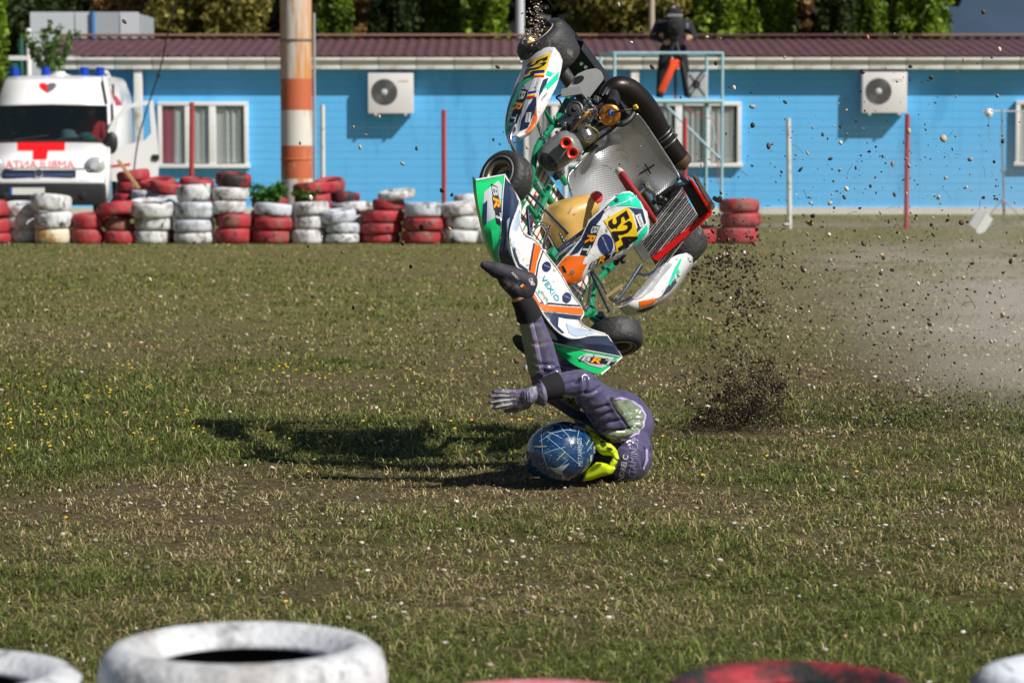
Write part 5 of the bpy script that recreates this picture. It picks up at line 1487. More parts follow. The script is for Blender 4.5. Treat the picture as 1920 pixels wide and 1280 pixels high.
# ---- seat: embossed bucket
sp_prof = [(.125, .285), (.135, .24), (.15, .19), (.18, .12), (.23, .055), (.30, -.005), (.38, -.04), (.47, -.055), (.55, -.05), (.60, -.03)]
cl_ = catmull([Vector((0, y, z)) for y, z in sp_prof], 3)
rws = []
for i, c in enumerate(cl_):
    t = i / (len(cl_) - 1)
    d = (cl_[min(i + 1, len(cl_) - 1)] - cl_[max(i - 1, 0)]).normalized()
    up = Vector((0, -d.z, d.y)) * -1
    if up.z < 0 and t > .5 or up.y < 0 and t < .3: up = -up
    hw = .215 + .012 * sin(pi * min(t * 1.4, 1)) - .05 * max(0, t - .85) / .15
    wing = .02 + .115 * math.exp(-((t - .48) / .26) ** 2)
    row = []
    for k in range(-9, 10):
        u = k / 9
        rise = wing * max(0, abs(u) - .45) ** 1.7 / (.55 ** 1.7)
        xx_ = hw * (u if abs(u) < .75 else math.copysign(.75 + (abs(u) - .75) * .75, u))
        row.append(Vector((xx_ - .035, 0, 0)) + c + up * rise + Vector((0, 0, 0)))
    rws.append(row)
seat_m = M_('embossed_aluminium_seat', (.50, .51, .52), .42, .8, var=.1, vscale=5, dirt=((.40, .37, .32), .15, 6))
N, L, B = nodes_of(seat_m)
tc = N.new('ShaderNodeTexCoord'); mp = N.new('ShaderNodeMapping'); mp.inputs['Rotation'].default_value = (.0, 0, radians(45)); mp.inputs['Scale'].default_value = (115, 115, 115)
L.new(tc.outputs['UV'], mp.inputs[0])
ck = N.new('ShaderNodeTexVoronoi'); ck.inputs['Randomness'].default_value = 0; ck.inputs['Scale'].default_value = 1
L.new(mp.outputs[0], ck.inputs['Vector'])
bp = N.new('ShaderNodeBump'); bp.inputs['Strength'].default_value = .38; bp.inputs['Distance'].default_value = .004
L.new(ck.outputs['Distance'], bp.inputs['Height']); L.new(bp.outputs[0], B.inputs['Normal'])
seat = loft('seat', rws, seat_m, None, kart, .006, 1.3, offset=0)
uvl = seat.data.uv_layers.new(name='UVMap')
m_ = len(rws[0])
lenv = [0]
for a, b in zip(cl_, cl_[1:]): lenv.append(lenv[-1] + (b - a).length)
for lp in seat.data.loops:
    i, j = divmod(lp.vertex_index, m_)
    uvl.data[lp.index].uv = (rws[i][j].x + .5, lenv[i])
edge = [r[0] for r in rws][::-1] + rws[0][1:-1] + [r[-1] for r in rws]
tube('seat_rim', edge, .006, alu, seat, 8)
decal('ink_mark', seat, [line_poly((1198, 326), (1227, 308), 2.6)], k_blk, None, .006, 6); decal('ink_mark', seat, [line_poly((1209, 307), (1220, 326), 2.6)], k_blk, None, .006, 6)
# ---- steering wheel
wn_ = Vector((0, -.53, .848)); wc = KX(1193, 368, .02)
rim_pts = []
for k in range(25):
    a = 2 * pi * k / 24
    rr = .150 if sin(a) < .75 else .140
    rim_pts.append(wc + Vector((cos(a) * rr, 0, 0)) + Vector((0, .848, .53)) * sin(a) * rr * .82)
swr = tube('steering_wheel', rim_pts, .0155, M_('red_suede', (.30, .010, .014), .7, var=.2, vscale=20), kart, 12)
grip = M_('cream_grip', (.62, .55, .42), .6, var=.15, vscale=14)
for k0 in (0, 12):
    pts = [rim_pts[(k0 + j) % 24] for j in range(-2, 2)]
    tube('grip', pts, .0175, grip, swr, 12, 2)
for a in (.3, pi - .3, 4.71):
    tube('spoke', [wc, wc + Vector((cos(a) * .14, 0, 0)) + Vector((0, .848, .53)) * sin(a) * .12], .009, alu_d, swr, 8)
lathe('wheel_boss', [(0, .02), (.03, .02), (.035, 0), (.03, -.03), (0, -.03)], k_blk, swr, 20, axis_matrix(wc, wn_))

# ---- fuel tank
TK = [(1030, 412), (1036, 400), (1045, 385), (1065, 374), (1095, 365), (1108, 366), (1114, 373), (1124, 387), (1120, 400), (1106, 416), (1098, 432), (1092, 450), (1078, 468), (1064, 473), (1050, 464), (1042, 446), (1036, 427)]
tank = domed('fuel_tank', TK, (.15, .62, .77), .62 * .86 + .77 * .02, .07, 30, tank_m, kart, .16, 6)
lathe('tank_cap', [(0, .03), (.026, .028), (.030, .02), (.030, 0)], k_red, tank, 24, axis_matrix(K(1117, 371, (.15, .62, .77), .62 * .86 + .77 * .02 + .02), (.3, .55, .77)))
decal('tank_label', tank, [(1065, 398), (1073, 387), (1070, 397), (1066, 401)], M_('worn_print', (.25, .20, .16), .6), None, .002, 6)

# ---- radiator
RN = Vector((0, .85, .5)).normalized()
RD = RN.dot(Vector((0, .35, .2)))
def RY(x, y, o=0.): return K(x, y, RN, RD + o)
core = [(1222, 392), (1278, 356), (1313, 413), (1222, 483), (1202, 453)]
ca, cb_, cc, cd = RY(1186, 428), RY(1278, 356), RY(1313, 413), RY(1222, 483)
cd0 = RY(1202, 453)
u1 = (cb_ - cd0); u1n = u1.normalized(); v1 = (cc - cb_); 
p00 = cd0 - v1 * .10; pu = cb_ - v1 * .10 - p00; pv = v1 * 1.12
rc = mesh_obj('radiator_core', [p00 + RN * -.03, p00 + pu + RN * -.03, p00 + pu + pv + RN * -.03, p00 + pv + RN * -.03], [(0, 1, 2, 3)], k_blk, kart)
rc.modifiers.new('t', 'SOLIDIFY').thickness = .03
fin_m = M_('radiator_fin', (.74, .75, .77), .5, .0)
nfin = 17
for i in range(nfin):
    a = p00 + pv * ((i + .5) / nfin)
    fn = Vector((0, 1, 0)); w = pv / nfin * .27
    V = [a - w, a + w, a + w + pu, a - w + pu]
    V += [v + RN * -.028 for v in V]
    mesh_obj('radiator_fin', V, [(0, 1, 2, 3), (7, 6, 5, 4), (0, 4, 5, 1), (1, 5, 6, 2), (2, 6, 7, 3), (3, 7, 4, 0)], fin_m, rc)
def slab(name, pts, n, depth, mat, parent, bev=.004):
    bm = bmesh.new(); n = Vector(n).normalized()
    f = bm.faces.new([bm.verts.new(p) for p in pts])
    r = bmesh.ops.extrude_face_region(bm, geom=[f])
    for g in r['geom']:
        if isinstance(g, bmesh.types.BMVert): g.co -= n * depth
    bmesh.ops.recalc_face_normals(bm, faces=bm.faces)
    if bev: bmesh.ops.bevel(bm, geom=bm.edges[:], offset=bev, segments=2, affect='EDGES')
    return bm_obj(name, bm, mat, parent, auto=.6)
slab('radiator_tank', [RY(1187, 463, .01), RY(1201, 450, .01), RY(1221, 482, .01), RY(1208, 494, .01)], RN, .06, alu, rc)
slab('radiator_tank', [RY(1301, 333, .0), RY(1309, 333, .0), RY(1342, 388, .0), RY(1336, 396, .0)], RN, .07, alu, rc)
slab('radiator_side', [RY(1281, 352, -.005), RY(1296, 340, -.005), RY(1334, 397, -.005), RY(1315, 414, -.005)], RN, .02, plast_b, rc)
slab('radiator_frame', [RY(1294, 339, .025), RY(1299, 338, .025), RY(1337, 397, .025), RY(1330, 398, .025)], RN, .07, k_red, rc)
slab('radiator_frame', [RY(1312, 413, .025), RY(1330, 398.3, .025), RY(1337, 397.3, .025), RY(1333, 405, .025), RY(1233, 491, .025), RY(1223, 485, .025)], RN, .07, k_red, rc)
tube('coolant_hose', [RY(1283, 345, .02), KY(1262, 352, .3), KY(1240, 366, .25), KY(1225, 380, .22)], .013, rubber_k, **tb)
tube('coolant_hose', [RY(1340, 372, .0), KY(1348, 376, .3), KY(1350, 372, .26)], .012, rubber_k, **tb)
tube('coolant_hose', [KY(1268, 318, .1), KY(1280, 335, .15), RY(1296, 348, .0)], .012, rubber_k, **tb)
bm = bmesh.new()
for (x, y, r) in ((1155, 492, .016), (1163, 484, .018), (1168, 490, .014), (1236, 372, .022), (1246, 376, .018), (1170, 478, .012)): bmesh.ops.create_icosphere(bm, subdivisions=2, radius=r, matrix=Matrix.Translation(KY(x, y, .62)))
tag(bm_obj('brake_caliper', bm, k_blk, kart, smooth=True), kind='stuff')

# ---- engine
eng = lathe('engine_cylinder', [(0, .0), (.052, 0), (.056, -.01), (.050, -.012), (.056, -.022), (.050, -.026), (.056, -.036), (.050, -.04), (.056, -.05), (.052, -.054), (.056, -.064), (.05, -.068), (.058, -.09), (.062, -.13), (0, -.13)], plast_b, kart, 32, axis_matrix(KY(1143, 216, .34), (.22, .80, .45)), auto=.5)
Me = axis_matrix(KY(1143, 216, .34), (.22, .80, .45))
hd = lathe('cylinder_head', [(0, .014), (.018, .014), (.02, .008), (.044, .010), (.052, .004), (.052, -.002)], copper, eng, 32, Me)
bm = bmesh.new()
for k in range(6):
    a = k * pi / 3 + .4; add_lathe(bm, [(0, .024), (.007, .024), (.009, .02), (.009, .006)], 10, Me @ Matrix.Translation((cos(a) * .034, sin(a) * .034, 0)))
bm_obj('head_nut', bm, chrome, hd, auto=.6)
c0 = Me @ Vector((0, 0, .012)); cdir = (KY(1152, 206, .42) - c0).normalized()
tube('spark_plug_cap', [c0, c0 + cdir * .02, c0 + cdir * .055], [.009, .013, .011], M_('plug_cap_blue', (.01, .20, .72), .35), hd, 12)
# crankcase, clutch, carburettor
def lump(name, x, y, yy, s, mat, parent=eng, rot=None): return capsules_mesh(name, [(KY(x, y, yy), s, rot or Matrix())], mat, parent, .006, 1)
box('crankcase', tuple(KY(1104, 246, .30)), (.15, .14, .13), alu, eng, .02, Matrix.Rotation(.3, 3, 'Z'))
box('gearbox', tuple(KY(1080, 238, .24)), (.14, .15, .12), alu_d, eng, .02, Matrix.Rotation(.5, 3, 'X'))
for i in range(6):
    a = KY(1100 + i * 4, 196 + i * 2, .27 + i * .012)
    tube('cooling_fin', [a, a + KI @ Vector((-.035, 0, -.06))], .005, alu, eng, 6)
lathe('clutch_drum', [(0, .026), (.012, .026), (.014, .016), (.030, .014), (.032, .02), (.040, .018), (.043, .006), (.043, -.03), (.03, -.035), (0, -.035)], plast_b, eng, 28, axis_matrix(KY(1078, 206, .22), (.5, .6, .6)))
lathe('carburettor_bowl', [(0, .03), (.024, .028), (.027, .02), (.027, -.04), (.02, -.05), (0, -.05)], alu, eng, 24, axis_matrix(KY(1099, 250, .44), (-.55, .5, .2)))
bm = bmesh.new()
random.seed(5)
for k in range(80):
    x = random.uniform(1030, 1125); y = 300 - (x - 1030) * .95 + random.uniform(-38, 22)
    p = KY(x, y, random.uniform(.28, .40)); r = random.uniform(.006, .016)
    if random.random() < .5: add_box(bm, p, (r * 1.6, r * 2, r * 1.4), Matrix.Rotation(random.random() * 3, 3, 'X') @ Matrix.Rotation(random.random() * 3, 3, 'Z'), .002)
    else: add_tube(bm, [p, p + Vector((random.uniform(-1, 1), random.uniform(-1, 1), random.uniform(-1, 1))).normalized() * r * 3], r * .6, 10)
for f in bm.faces: f.material_index = 0
tag(bm_obj('engine_fitting', bm, alu_d, eng, auto=.6), kind='stuff')
bm = bmesh.new()
for k in range(44):
    x = random.uniform(1030, 1125); y = 300 - (x - 1030) * .95 + random.uniform(-35, 25)
    p = KY(x, y, random.uniform(.32, .43)); r = random.uniform(.004, .009)
    add_tube(bm, [p, p + Vector((random.uniform(-1, 1), random.uniform(-.2, 1), random.uniform(-1, 1))).normalized() * r * 2.5], r, 8)
tag(bm_obj('bolt', bm, chrome, eng, auto=.6), kind='stuff')
tube('fuel_hose', [KY(1076, 243, .44), KY(1084, 232, .47), KY(1093, 222, .48), KY(1101, 211, .46), KY(1105, 212, .42), KY(1107, 220, .38)], .007, M_('amber_hose', (.45, .20, .02), .35), eng, 10, 4)
tube('vent_hose', [KY(1090, 238, .46), KY(1106, 238, .47), KY(1118, 245, .47), KY(1122, 254, .46), KY(1112, 266, .46), KY(1092, 266, .46)], .0045, M_('olive_hose', (.22, .20, .03), .4), eng, 8, 4)
for pts in ([(1092, 290), (1110, 272), (1130, 255), (1150, 240)], [(1100, 280), (1122, 262), (1145, 246), (1168, 228)], [(1090, 270), (1108, 258), (1126, 244), (1146, 234)], [(1060, 215), (1050, 190), (1043, 183), (1052, 178)]):
    tube('control_cable', [KY(x, y, .36) for x, y in pts], .005, rubber_k, eng, 8, 4)
tube('radiator_hose', [KY(1156, 232, .34), KY(1168, 232, .33), KY(1180, 224, .30), KY(1188, 213, .26)], .016, rubber_k, eng, 12, 4)
tube('plug_lead', [c0 + cdir * .05, KY(1166, 208, .42), KY(1180, 206, .40), KY(1186, 204, .38)], .006, rubber_k, eng, 8, 4)
box('connector', tuple(KY(1192, 201, .38)), (.022, .016, .018), M_('connector_yellow', (.85, .55, .01), .4), eng, .003)
tube('plug_lead', [KY(1175, 211, .38), KY(1186, 205, .38), KY(1192, 201, .38)], .003, k_yelflag, eng, 6)
for pts in ([(1040, 290), (1055, 262), (1072, 238), (1090, 214)],):
    tube('engine_mount', [KY(x, y, .22) for x, y in pts], .02, frame_g, eng, 10, 3)
tube('side_mount', [KY(1007, 335, .5), KY(1022, 300, .45), KY(1034, 278, .4), KY(1046, 262, .35)], .018, frame_g, kart, 10, 3)
tube('frame_brace', [KZ(1022, 208, -.02), KZ(1028, 219, -.03), KZ(1036, 231, -.04)], [.006, .011, .012], frame_g, kart, 10)
tube('frame_brace', [KZ(1062, 345, -.03), KZ(1048, 325, -.03), KZ(1040, 305, -.03)], .016, frame_g, kart, 10)
tube('frame_brace', [KZ(1004, 348, -.03), KZ(1022, 372, -.03), KZ(1030, 350, -.03)], .015, frame_g, kart, 10)
tube('frame_brace', [KZ(1022, 372, -.03), KZ(1012, 395, -.04), KZ(1006, 418, -.05)], .015, frame_g, kart, 10)
tube('frame_brace', [KZ(990, 388, -.05), KZ(1005, 405, -.05), KZ(1012, 412, -.05)], .015, frame_g, kart, 10)
tube('drop_link', [KZ(989, 394, .03), KZ(993, 440, .03)], .009, blued, kart, 10)
tube('drop_link', [KZ(1126, 588, .0), KZ(1134, 600, -.02)], .016, blued, kart, 10)
tube('clamp_bar', [KZ(1006, 342, -.02), KZ(1014, 356, -.02)], .013, alu, kart, 10)
# air box
AB = [(1007, 296), (1008, 286), (1016, 274), (1034, 258), (1048, 248), (1061, 246), (1076, 252), (1086, 264), (1093, 281), (1090, 290), (1076, 300), (1062, 311), (1047, 324), (1034, 325), (1020, 318), (1010, 308)]
airbox = domed('air_box', AB, (.30, .85, .42), (.30 * .30 + .85 * .56 + .42 * .12) - .02, .06, 16, plast_g, kart, .10, 5)
decal('air_box_recess', airbox, [(1012, 296), (1018, 286), (1028, 288), (1040, 300), (1047, 318), (1040, 322), (1026, 318), (1014, 308)], plast_b, None, .002, 6)
for (x, y) in ((1061.5, 268), (1073.5, 287)):
    c = K(x, y, (.30, .85, .42), (.30 * .30 + .85 * .56 + .42 * .12) + .075)
    h = lathe('intake_horn', [(.0135, -.06), (.0145, -.01), (.018, .0), (.0255, .004), (.0285, .0), (.0275, -.01), (.022, -.02), (.018, -.06)], M_('horn_red', (.80, .035, .008), .35), airbox, 28, axis_matrix(c, (.33, .83, .44)), auto=1.2)
    lathe('horn_throat', [(0, -.03), (.0145, -.03)], k_blk, h, 20, axis_matrix(c, (.33, .83, .44)))
box('air_box_clip', tuple(K(1070, 282, (.30, .85, .42), (.30 * .30 + .85 * .56 + .42 * .12) + .05)), (.02, .02, .02), plast_b, airbox, .004)
box('sensor_block', tuple(KZ(1044, 330, .05)), (.03, .035, .03), k_blk, kart, .005)
box('sensor_block', tuple(KZ(1052, 325, .05)), (.02, .03, .03), alu_d, kart, .005)
# chain guard
CG = [(1047, 184), (1053, 166), (1070, 158), (1083, 138), (1100, 131), (1118, 128), (1128, 134), (1133, 148), (1131, 154), (1101, 190), (1090, 177)]
GN = Vector((.25, .75, .60)).normalized(); GD = GN.dot(Vector((.42, .06, .10)))
g_alloy = M_('guard_alloy', (.34, .345, .35), .42, .3, dirt=((.35, .30, .24), .08, 12))
guard = slab('chain_guard', [K(x, y, GN, GD) for x, y in [(1058, 172), (1070, 158), (1083, 139), (1100, 131), (1118, 128), (1128, 134), (1133, 148), (1101, 189), (1090, 176)]], GN, .035, g_alloy, kart, .004)
slab('guard_flange', [K(x, y, GN, GD + .004) for x, y in [(1047, 184), (1053, 167), (1088, 161), (1091, 177)]], GN, .012, M_('guard_flange_alloy', (.26, .265, .27), .45, .3), guard, .003)
decal('guard_opening', guard, ell(1084, 150, 12, 6.5, -.5), k_blk, None, .002, 6)
lathe('sprocket', [(.03, -.003), (.085, -.003), (.085, .003), (.03, .003)], alu_d, kart, 40, axis_matrix((.33, 0, 0), (1, 0, 0)), closed=True)
# exhaust
ep = [(1133, 182, .20), (1140, 170, .16), (1157, 163, .12), (1178, 170, .08), (1200, 192, .06), (1219, 218, .05), (1234, 246, .05), (1250, 268, .05), (1274, 300, .05)]
er = [.028, .036, .052, .062, .066, .064, .060, .056, .054]
ex = tube('exhaust', [KY(x, y, v) for x, y, v in ep], er, exh, kart, 24, 5)
pe = KY(1274, 300, .05); de = (pe - KY(1250, 268, .05)).normalized()
lathe('silencer_cap', [(.056, -.01), (.0565, .02), (.050, .035), (.02, .04), (.018, .055), (.012, .055), (0, .05)], M_('bronze_cap', (.22, .15, .09), .4, .8), ex, 28, axis_matrix(pe, de))
for (x, y) in ((1239, 251), (1250, 267), (1243, 257)):
    c = KY(x, y, .05); M = axis_matrix(c, de)
    bm = bmesh.new(); add_lathe(bm, [(.057, -.004), (.067, 0), (.057, .004)], 28, M); bm_obj('clamp_ring', bm, alu_d, ex, smooth=True)
tube('exhaust_spring', [KY(1138, 165, .2), KY(1130, 178, .26)], .006, chrome, ex, 8)
tube('exhaust_port', [KY(1146, 196, .30), KY(1152, 188, .24), KY(1150, 178, .18)], .03, plast_b, eng, 16, 3)
# rear bumper, black moulded plastic
bpts = [(.70, -.06, -.01), (.66, -.16, -.01), (.55, -.21, -.01), (.2, -.27, -.02), (-.2, -.27, -.02), (-.55, -.21, -.01), (-.66, -.16, -.01), (-.70, -.06, -.01)]
bp_ = catmull([Vector(p) for p in bpts], 4)
rws = []
for i, p in enumerate(bp_):
    d = (bp_[min(i + 1, len(bp_) - 1)] - bp_[max(i - 1, 0)]).normalized(); o_ = Vector((d.y, -d.x, 0))
    if o_.y > 0 and abs(p.x) < .5: o_ = -o_
    rws.append([p + o_ * a + Vector((0, 0, b)) for a, b in ((-.03, -.07), (.02, -.075), (.045, -.045), (.05, .04), (.03, .07), (-.03, .065))])
rb = loft('rear_bumper', rws, plast_b, None, kart, 0, .5, close=True)
bmx = bmesh.new(); bmx.from_mesh(rb.data); bmesh.ops.recalc_face_normals(bmx, faces=bmx.faces); bmx.to_mesh(rb.data); bmx.free()
for (a, b) in (((.3, -.12, -.05), (.3, -.25, 0)), ((-.3, -.12, -.05), (-.3, -.25, 0))): tube('bumper_stay', [a, b], .012, chrome, kart, 10)
for (x, y) in ((1090, 120), (1098, 126), (1105, 134)): lathe('bumper_bolt', [(0, .006), (.008, .006), (.01, 0)], chrome, rb, 12, axis_matrix(KZ(x, y, .05), (.33, .83, .44)))

# ================================================================== RIDER, THROWN HEAD FIRST
rider = empty('person', (at(1160, 905, 12.75).x, 12.75, 0))
tag(rider, 'kart rider in purple suit and blue helmet tumbling upside down on the grass', 'person')
RL = rider.location.copy()
def RP(x, y, Y): return at(x, y, Y) - RL
suit = M_('purple_leather_suit', (.088, .079, .160), .26, var=.12, vscale=7, spec=.6, dirt=((.17, .15, .14), .06, 5))
N, L, B = nodes_of(suit)
tc = N.new('ShaderNodeTexCoord')
n1 = N.new('ShaderNodeTexNoise'); n1.inputs['Scale'].default_value = 6; n1.inputs['Detail'].default_value = 1.5; n1.inputs['Distortion'].default_value = .6
mp = N.new('ShaderNodeMapping'); mp.inputs['Scale'].default_value = (2.2, 1.0, 1.0); mp.inputs['Rotation'].default_value = (.3, .7, .2)
L.new(tc.outputs['Object'], mp.inputs[0]); L.new(mp.outputs[0], n1.inputs['Vector'])
bp = N.new('ShaderNodeBump'); bp.inputs['Strength'].default_value = .22; bp.inputs['Distance'].default_value = .03
L.new(n1.outputs['Fac'], bp.inputs['Height']); L.new(bp.outputs[0], B.inputs['Normal'])
def clone_suit(name, col):
    m = suit.copy(); m.name = name
    for n in m.node_tree.nodes:
        if n.type == 'MIX' and not n.inputs['A'].is_linked:
            n.inputs['A'].default_value = tuple(x * .85 for x in col) + (1,); n.inputs['B'].default_value = tuple(x * 1.1 for x in col) + (1,)
    return m
sage = clone_suit('sage_green_leather', (.20, .245, .165)); lilac = M_('lilac_piping', (.40, .33, .56), .45); suit_dk = clone_suit('dark_purple_leather', (.03, .026, .06))
Id = Matrix.Identity(3)
caps = [
    (RP(1166, 848, 12.86), (.145, .20, .155), Matrix.Rotation(-.2, 3, 'Y')),           # shoulders and upper back, on the ground
    (RP(1180, 800, 12.96), (.115, .19, .135), Matrix.Rotation(.3, 3, 'Y')),            # waist
    (RP(1168, 772, 13.05), (.125, .16, .10), Matrix.Rotation(.35, 3, 'Y')),            # pelvis
    (RP(1128, 862, 12.72), .085, RP(1150, 850, 12.8), .12),                            # neck into shoulders
    (RP(1150, 775, 13.02), .105, RP(1090, 752, 12.78), .092), (RP(1090, 752, 12.78), .092, RP(1028, 722, 12.50), .070),   # near thigh
    (RP(1026, 716, 12.49), .070, RP(1012, 655, 12.44), .070), (RP(1012, 655, 12.44), .070, RP(992, 592, 12.38), .053),    # near shin
    (RP(1155, 770, 13.12), .10, RP(1105, 745, 13.02), .08), (RP(1105, 745, 13.02), .08, RP(1070, 690, 12.96), .062), (RP(1070, 690, 12.96), .058, RP(1010, 652, 12.98), .048),    # far leg
    (RP(1152, 800, 12.62), .080, RP(1124, 754, 12.52), .080), (RP(1124, 754, 12.52), .080, RP(1090, 722, 12.42), .070),   # near upper arm
    (RP(1090, 720, 12.42), .068, RP(1046, 722, 12.40), .054),                                                               # near forearm
    (RP(1130, 880, 12.95), .08, RP(1105, 800, 13.10), .06), (RP(1105, 800, 13.10), .06, RP(1055, 672, 13.0), .045),       # far arm reaching back
]
body = capsules_mesh('body', caps, suit, rider, .0075, 4)
# sleeves crumple: displace along normals with real folds
vs_ = body.data.vertices
co = np.empty(len(vs_) * 3); vs_.foreach_get('co', co); co = co.reshape(-1, 3)
no = np.empty(len(vs_) * 3); vs_.foreach_get('normal', no); no = no.reshape(-1, 3)
wr = np.array([noise.noise(Vector((c[0] * 5 + 2, c[1] * 5, c[2] * 8 + c[0] * 5))) for c in co])
disp = wr * .004
# folds of the leather: creases with a swollen rim on both sides
Wd = co + np.array(RL[:]) - np.array(CAM[:])
dep = Wd @ np.array([0, _cp, -_sp])
PX = np.stack([960 + FPX * Wd[:, 0] / dep, 640 - FPX * (Wd @ np.array([0, _sp, _cp])) / dep], 1)
facing = np.clip(-(no * (Wd / np.linalg.norm(Wd, axis=1, keepdims=True))).sum(1) * 2.5, 0, 1)
FOLDS = [([(1086, 738), (1110, 736), (1124, 726)], 1.0), ([(1103, 764), (1122, 765), (1139, 760)], .9), ([(1106, 779), (1129, 779), (1146, 772)], .8), ([(1120, 793), (1146, 791), (1168, 785)], 1.0), ([(1097, 708), (1100, 720), (1096, 734)], 1.0), ([(1053, 724), (1072, 716), (1084, 718)], .7),
         ([(1180, 804), (1168, 785), (1154, 762), (1147, 750)], 2.2), ([(1130, 806), (1150, 808), (1180, 804)], 2.0), ([(1022, 702), (1044, 691), (1056, 696)], 1.2), ([(1168, 783), (1185, 776), (1200, 775)], .8), ([(1170, 789), (1188, 788), (1203, 790)], .8), ([(1166, 777), (1178, 766), (1190, 763)], .8), ([(1172, 795), (1190, 800), (1198, 806)], .7),
         ([(1000, 690), (1020, 694), (1042, 700)], 1.2), ([(996, 676), (1016, 684), (1036, 684)], .7), ([(1046, 744), (1070, 752), (1094, 766)], .7), ([(1150, 826), (1162, 834), (1176, 836)], .8), ([(1196, 815), (1212, 830), (1220, 850)], .8), ([(1180, 830), (1200, 850), (1206, 875)], .6), ([(1046, 680), (1066, 682), (1084, 690)], .8), ([(1108, 690), (1130, 705), (1150, 735)], .5), ([(984, 610), (1000, 606), (1014, 604)], .5), ([(990, 640), (1010, 646), (1034, 640)], .4)]
for poly, amp in FOLDS:
    dmin = np.full(len(co), 1e9)
    for a_, b_ in zip(poly, poly[1:]):
        A = np.array(a_, float); AB = np.array(b_, float) - A
        t = np.clip(((PX - A) @ AB) / (AB @ AB), 0, 1)
        dmin = np.minimum(dmin, np.linalg.norm(PX - A - t[:, None] * AB, axis=1))
    disp += facing * amp * (-.0085 * np.exp(-(dmin / 2.6) ** 2) + .0034 * np.exp(-((dmin - 6.5) / 3.4) ** 2))
co2 = co + no * disp[:, None]
vs_.foreach_set('co', co2.ravel()); body.data.update()
def bd(nm, poly, m, off=.0025, res=5): return decal(nm, body, poly, m, None, off, res)
bd('suit_panel', [(1145, 750), (1163, 750), (1184, 756), (1198, 766), (1206, 779), (1202, 799), (1193, 811), (1181, 818), (1163, 820), (1140, 818), (1132, 812), (1140, 806), (1174, 806), (1181, 799), (1168, 780), (1152, 762)], sage, .006, 3)
bd('suit_piping', [(1143, 746), (1164, 746), (1187, 753), (1202, 764), (1210, 779), (1206, 800), (1196, 814), (1182, 822), (1163, 824), (1163, 820.5), (1181, 818.5), (1193, 811.5), (1202.5, 799), (1206.5, 779), (1198.5, 766), (1184, 756), (1163, 750)], lilac, .0068, 3)
bd('suit_panel', [(967, 593), (988, 583), (994, 610), (1003, 650), (1012, 696), (1000, 706), (992, 704), (986, 660), (977, 625)], sage, .003)
bd('suit_piping', [(988, 582), (994, 580), (1002, 612), (1011, 650), (1020, 696), (1012, 697), (1003, 650), (994, 610)], lilac, .0035)
bd('suit_panel', [(1040, 742), (1062, 738), (1082, 741), (1090, 768), (1083, 770), (1060, 756)], sage, .003)
for k in range(3): bd('suit_slash', [(1062 + k * 9, 744), (1067 + k * 9, 744), (1073 + k * 9, 757), (1067 + k * 9, 756)], suit_dk, .004)
bd('suit_panel', [(1128, 822), (1140, 826), (1150, 834), (1158, 846), (1152, 862), (1150, 905), (1140, 908), (1135, 860)], suit_dk, .003)
decal_text('back_lettering', body, 'ANDREI C', (1166, 909), (12, -55), (-9.5, -2), M_('suit_print_white', (.72, .72, .74), .5), None, .0045, .01)
decal_text('back_lettering', body, 'METAMINDS', (1189, 906), (7, -82), (-12, -2), M_('suit_print_lilac', (.26, .24, .38), .5), None, .0045, -.004)
bd('suit_print', [(1209, 842), (1213, 842), (1214, 862), (1206, 880), (1204, 878), (1209, 860)], lilac, .004)
# black knitted cuffs, socks, bare ankle
knit = M_('black_knit', (.008, .008, .010), .9, bump=.15, bscale=160)
tube('cuff', [RP(1048, 722, 12.40), RP(1030, 727, 12.38), RP(1012, 732, 12.36)], [.062, .057, .046], knit, body, 20, 3)
tube('sock', [RP(993, 594, 12.38), RP(985, 574, 12.36), RP(976, 557, 12.35)], [.060, .053, .046], knit, body, 20, 3)
tube('ankle', [RP(980, 566, 12.35), RP(974, 553, 12.345)], [.043, .040], skin, body, 18)
# near glove: palm, four fingers and the thumb, back of the hand to the camera
glove_m = M_('purple_grey_glove', (.135, .12, .19), .5, var=.3, vscale=18, bump=.5, bscale=60, dirt=((.42, .38, .40), .18, 16))
caps = [(RP(1006, 736, 12.35), .036, RP(988, 744, 12.33), .040), (RP(980, 747, 12.33), (.052, .024, .046), Matrix.Rotation(.12, 3, 'Y')), (RP(966, 747, 12.33), (.030, .020, .044), Matrix.Rotation(.1, 3, 'Y'))]
for (bx, by), (mx, my), (tx, ty) in (((962, 735), (942, 733), (926, 733)), ((959, 742), (938, 741), (919, 742)), ((959, 750), (938, 752), (919, 754)), ((962, 757), (944, 761), (926, 764))):
    caps += [(RP(bx, by, 12.325), .0125, RP(mx, my, 12.315), .0112), (RP(mx, my, 12.315), .0112, RP(tx, ty, 12.325), .0098)]
caps += [(RP(990, 760, 12.36), .015, RP(968, 768, 12.37), .0125), (RP(968, 768, 12.37), .0125, RP(948, 770, 12.37), .0105)]
glove = capsules_mesh('glove', caps, glove_m, body, .0045, 2)
seam = M_('pale_seam', (.50, .50, .42), .7)
for pts in ([(955, 735), (940, 734), (927, 733.5)], [(955, 742), (938, 741.5), (921, 742.5)], [(968, 747), (955, 749), (938, 751), (921, 754)], [(960, 756), (944, 760), (930, 763)]):
    bm = bmesh.new()
    for a, b in zip(pts, pts[1:]):
        q = line_poly(a, b, 2.0); bm.faces.new([bm.verts.new((x, y, 0)) for x, y in q])
    drape('glove_seam', bm, glove, seam, glove, .0012, 4)
for k in range(4): decal('glove_rib', glove, line_poly((978 + k * 4.5, 735), (980 + k * 4.5, 756), 1.4), suit_dk, None, .001, 4)
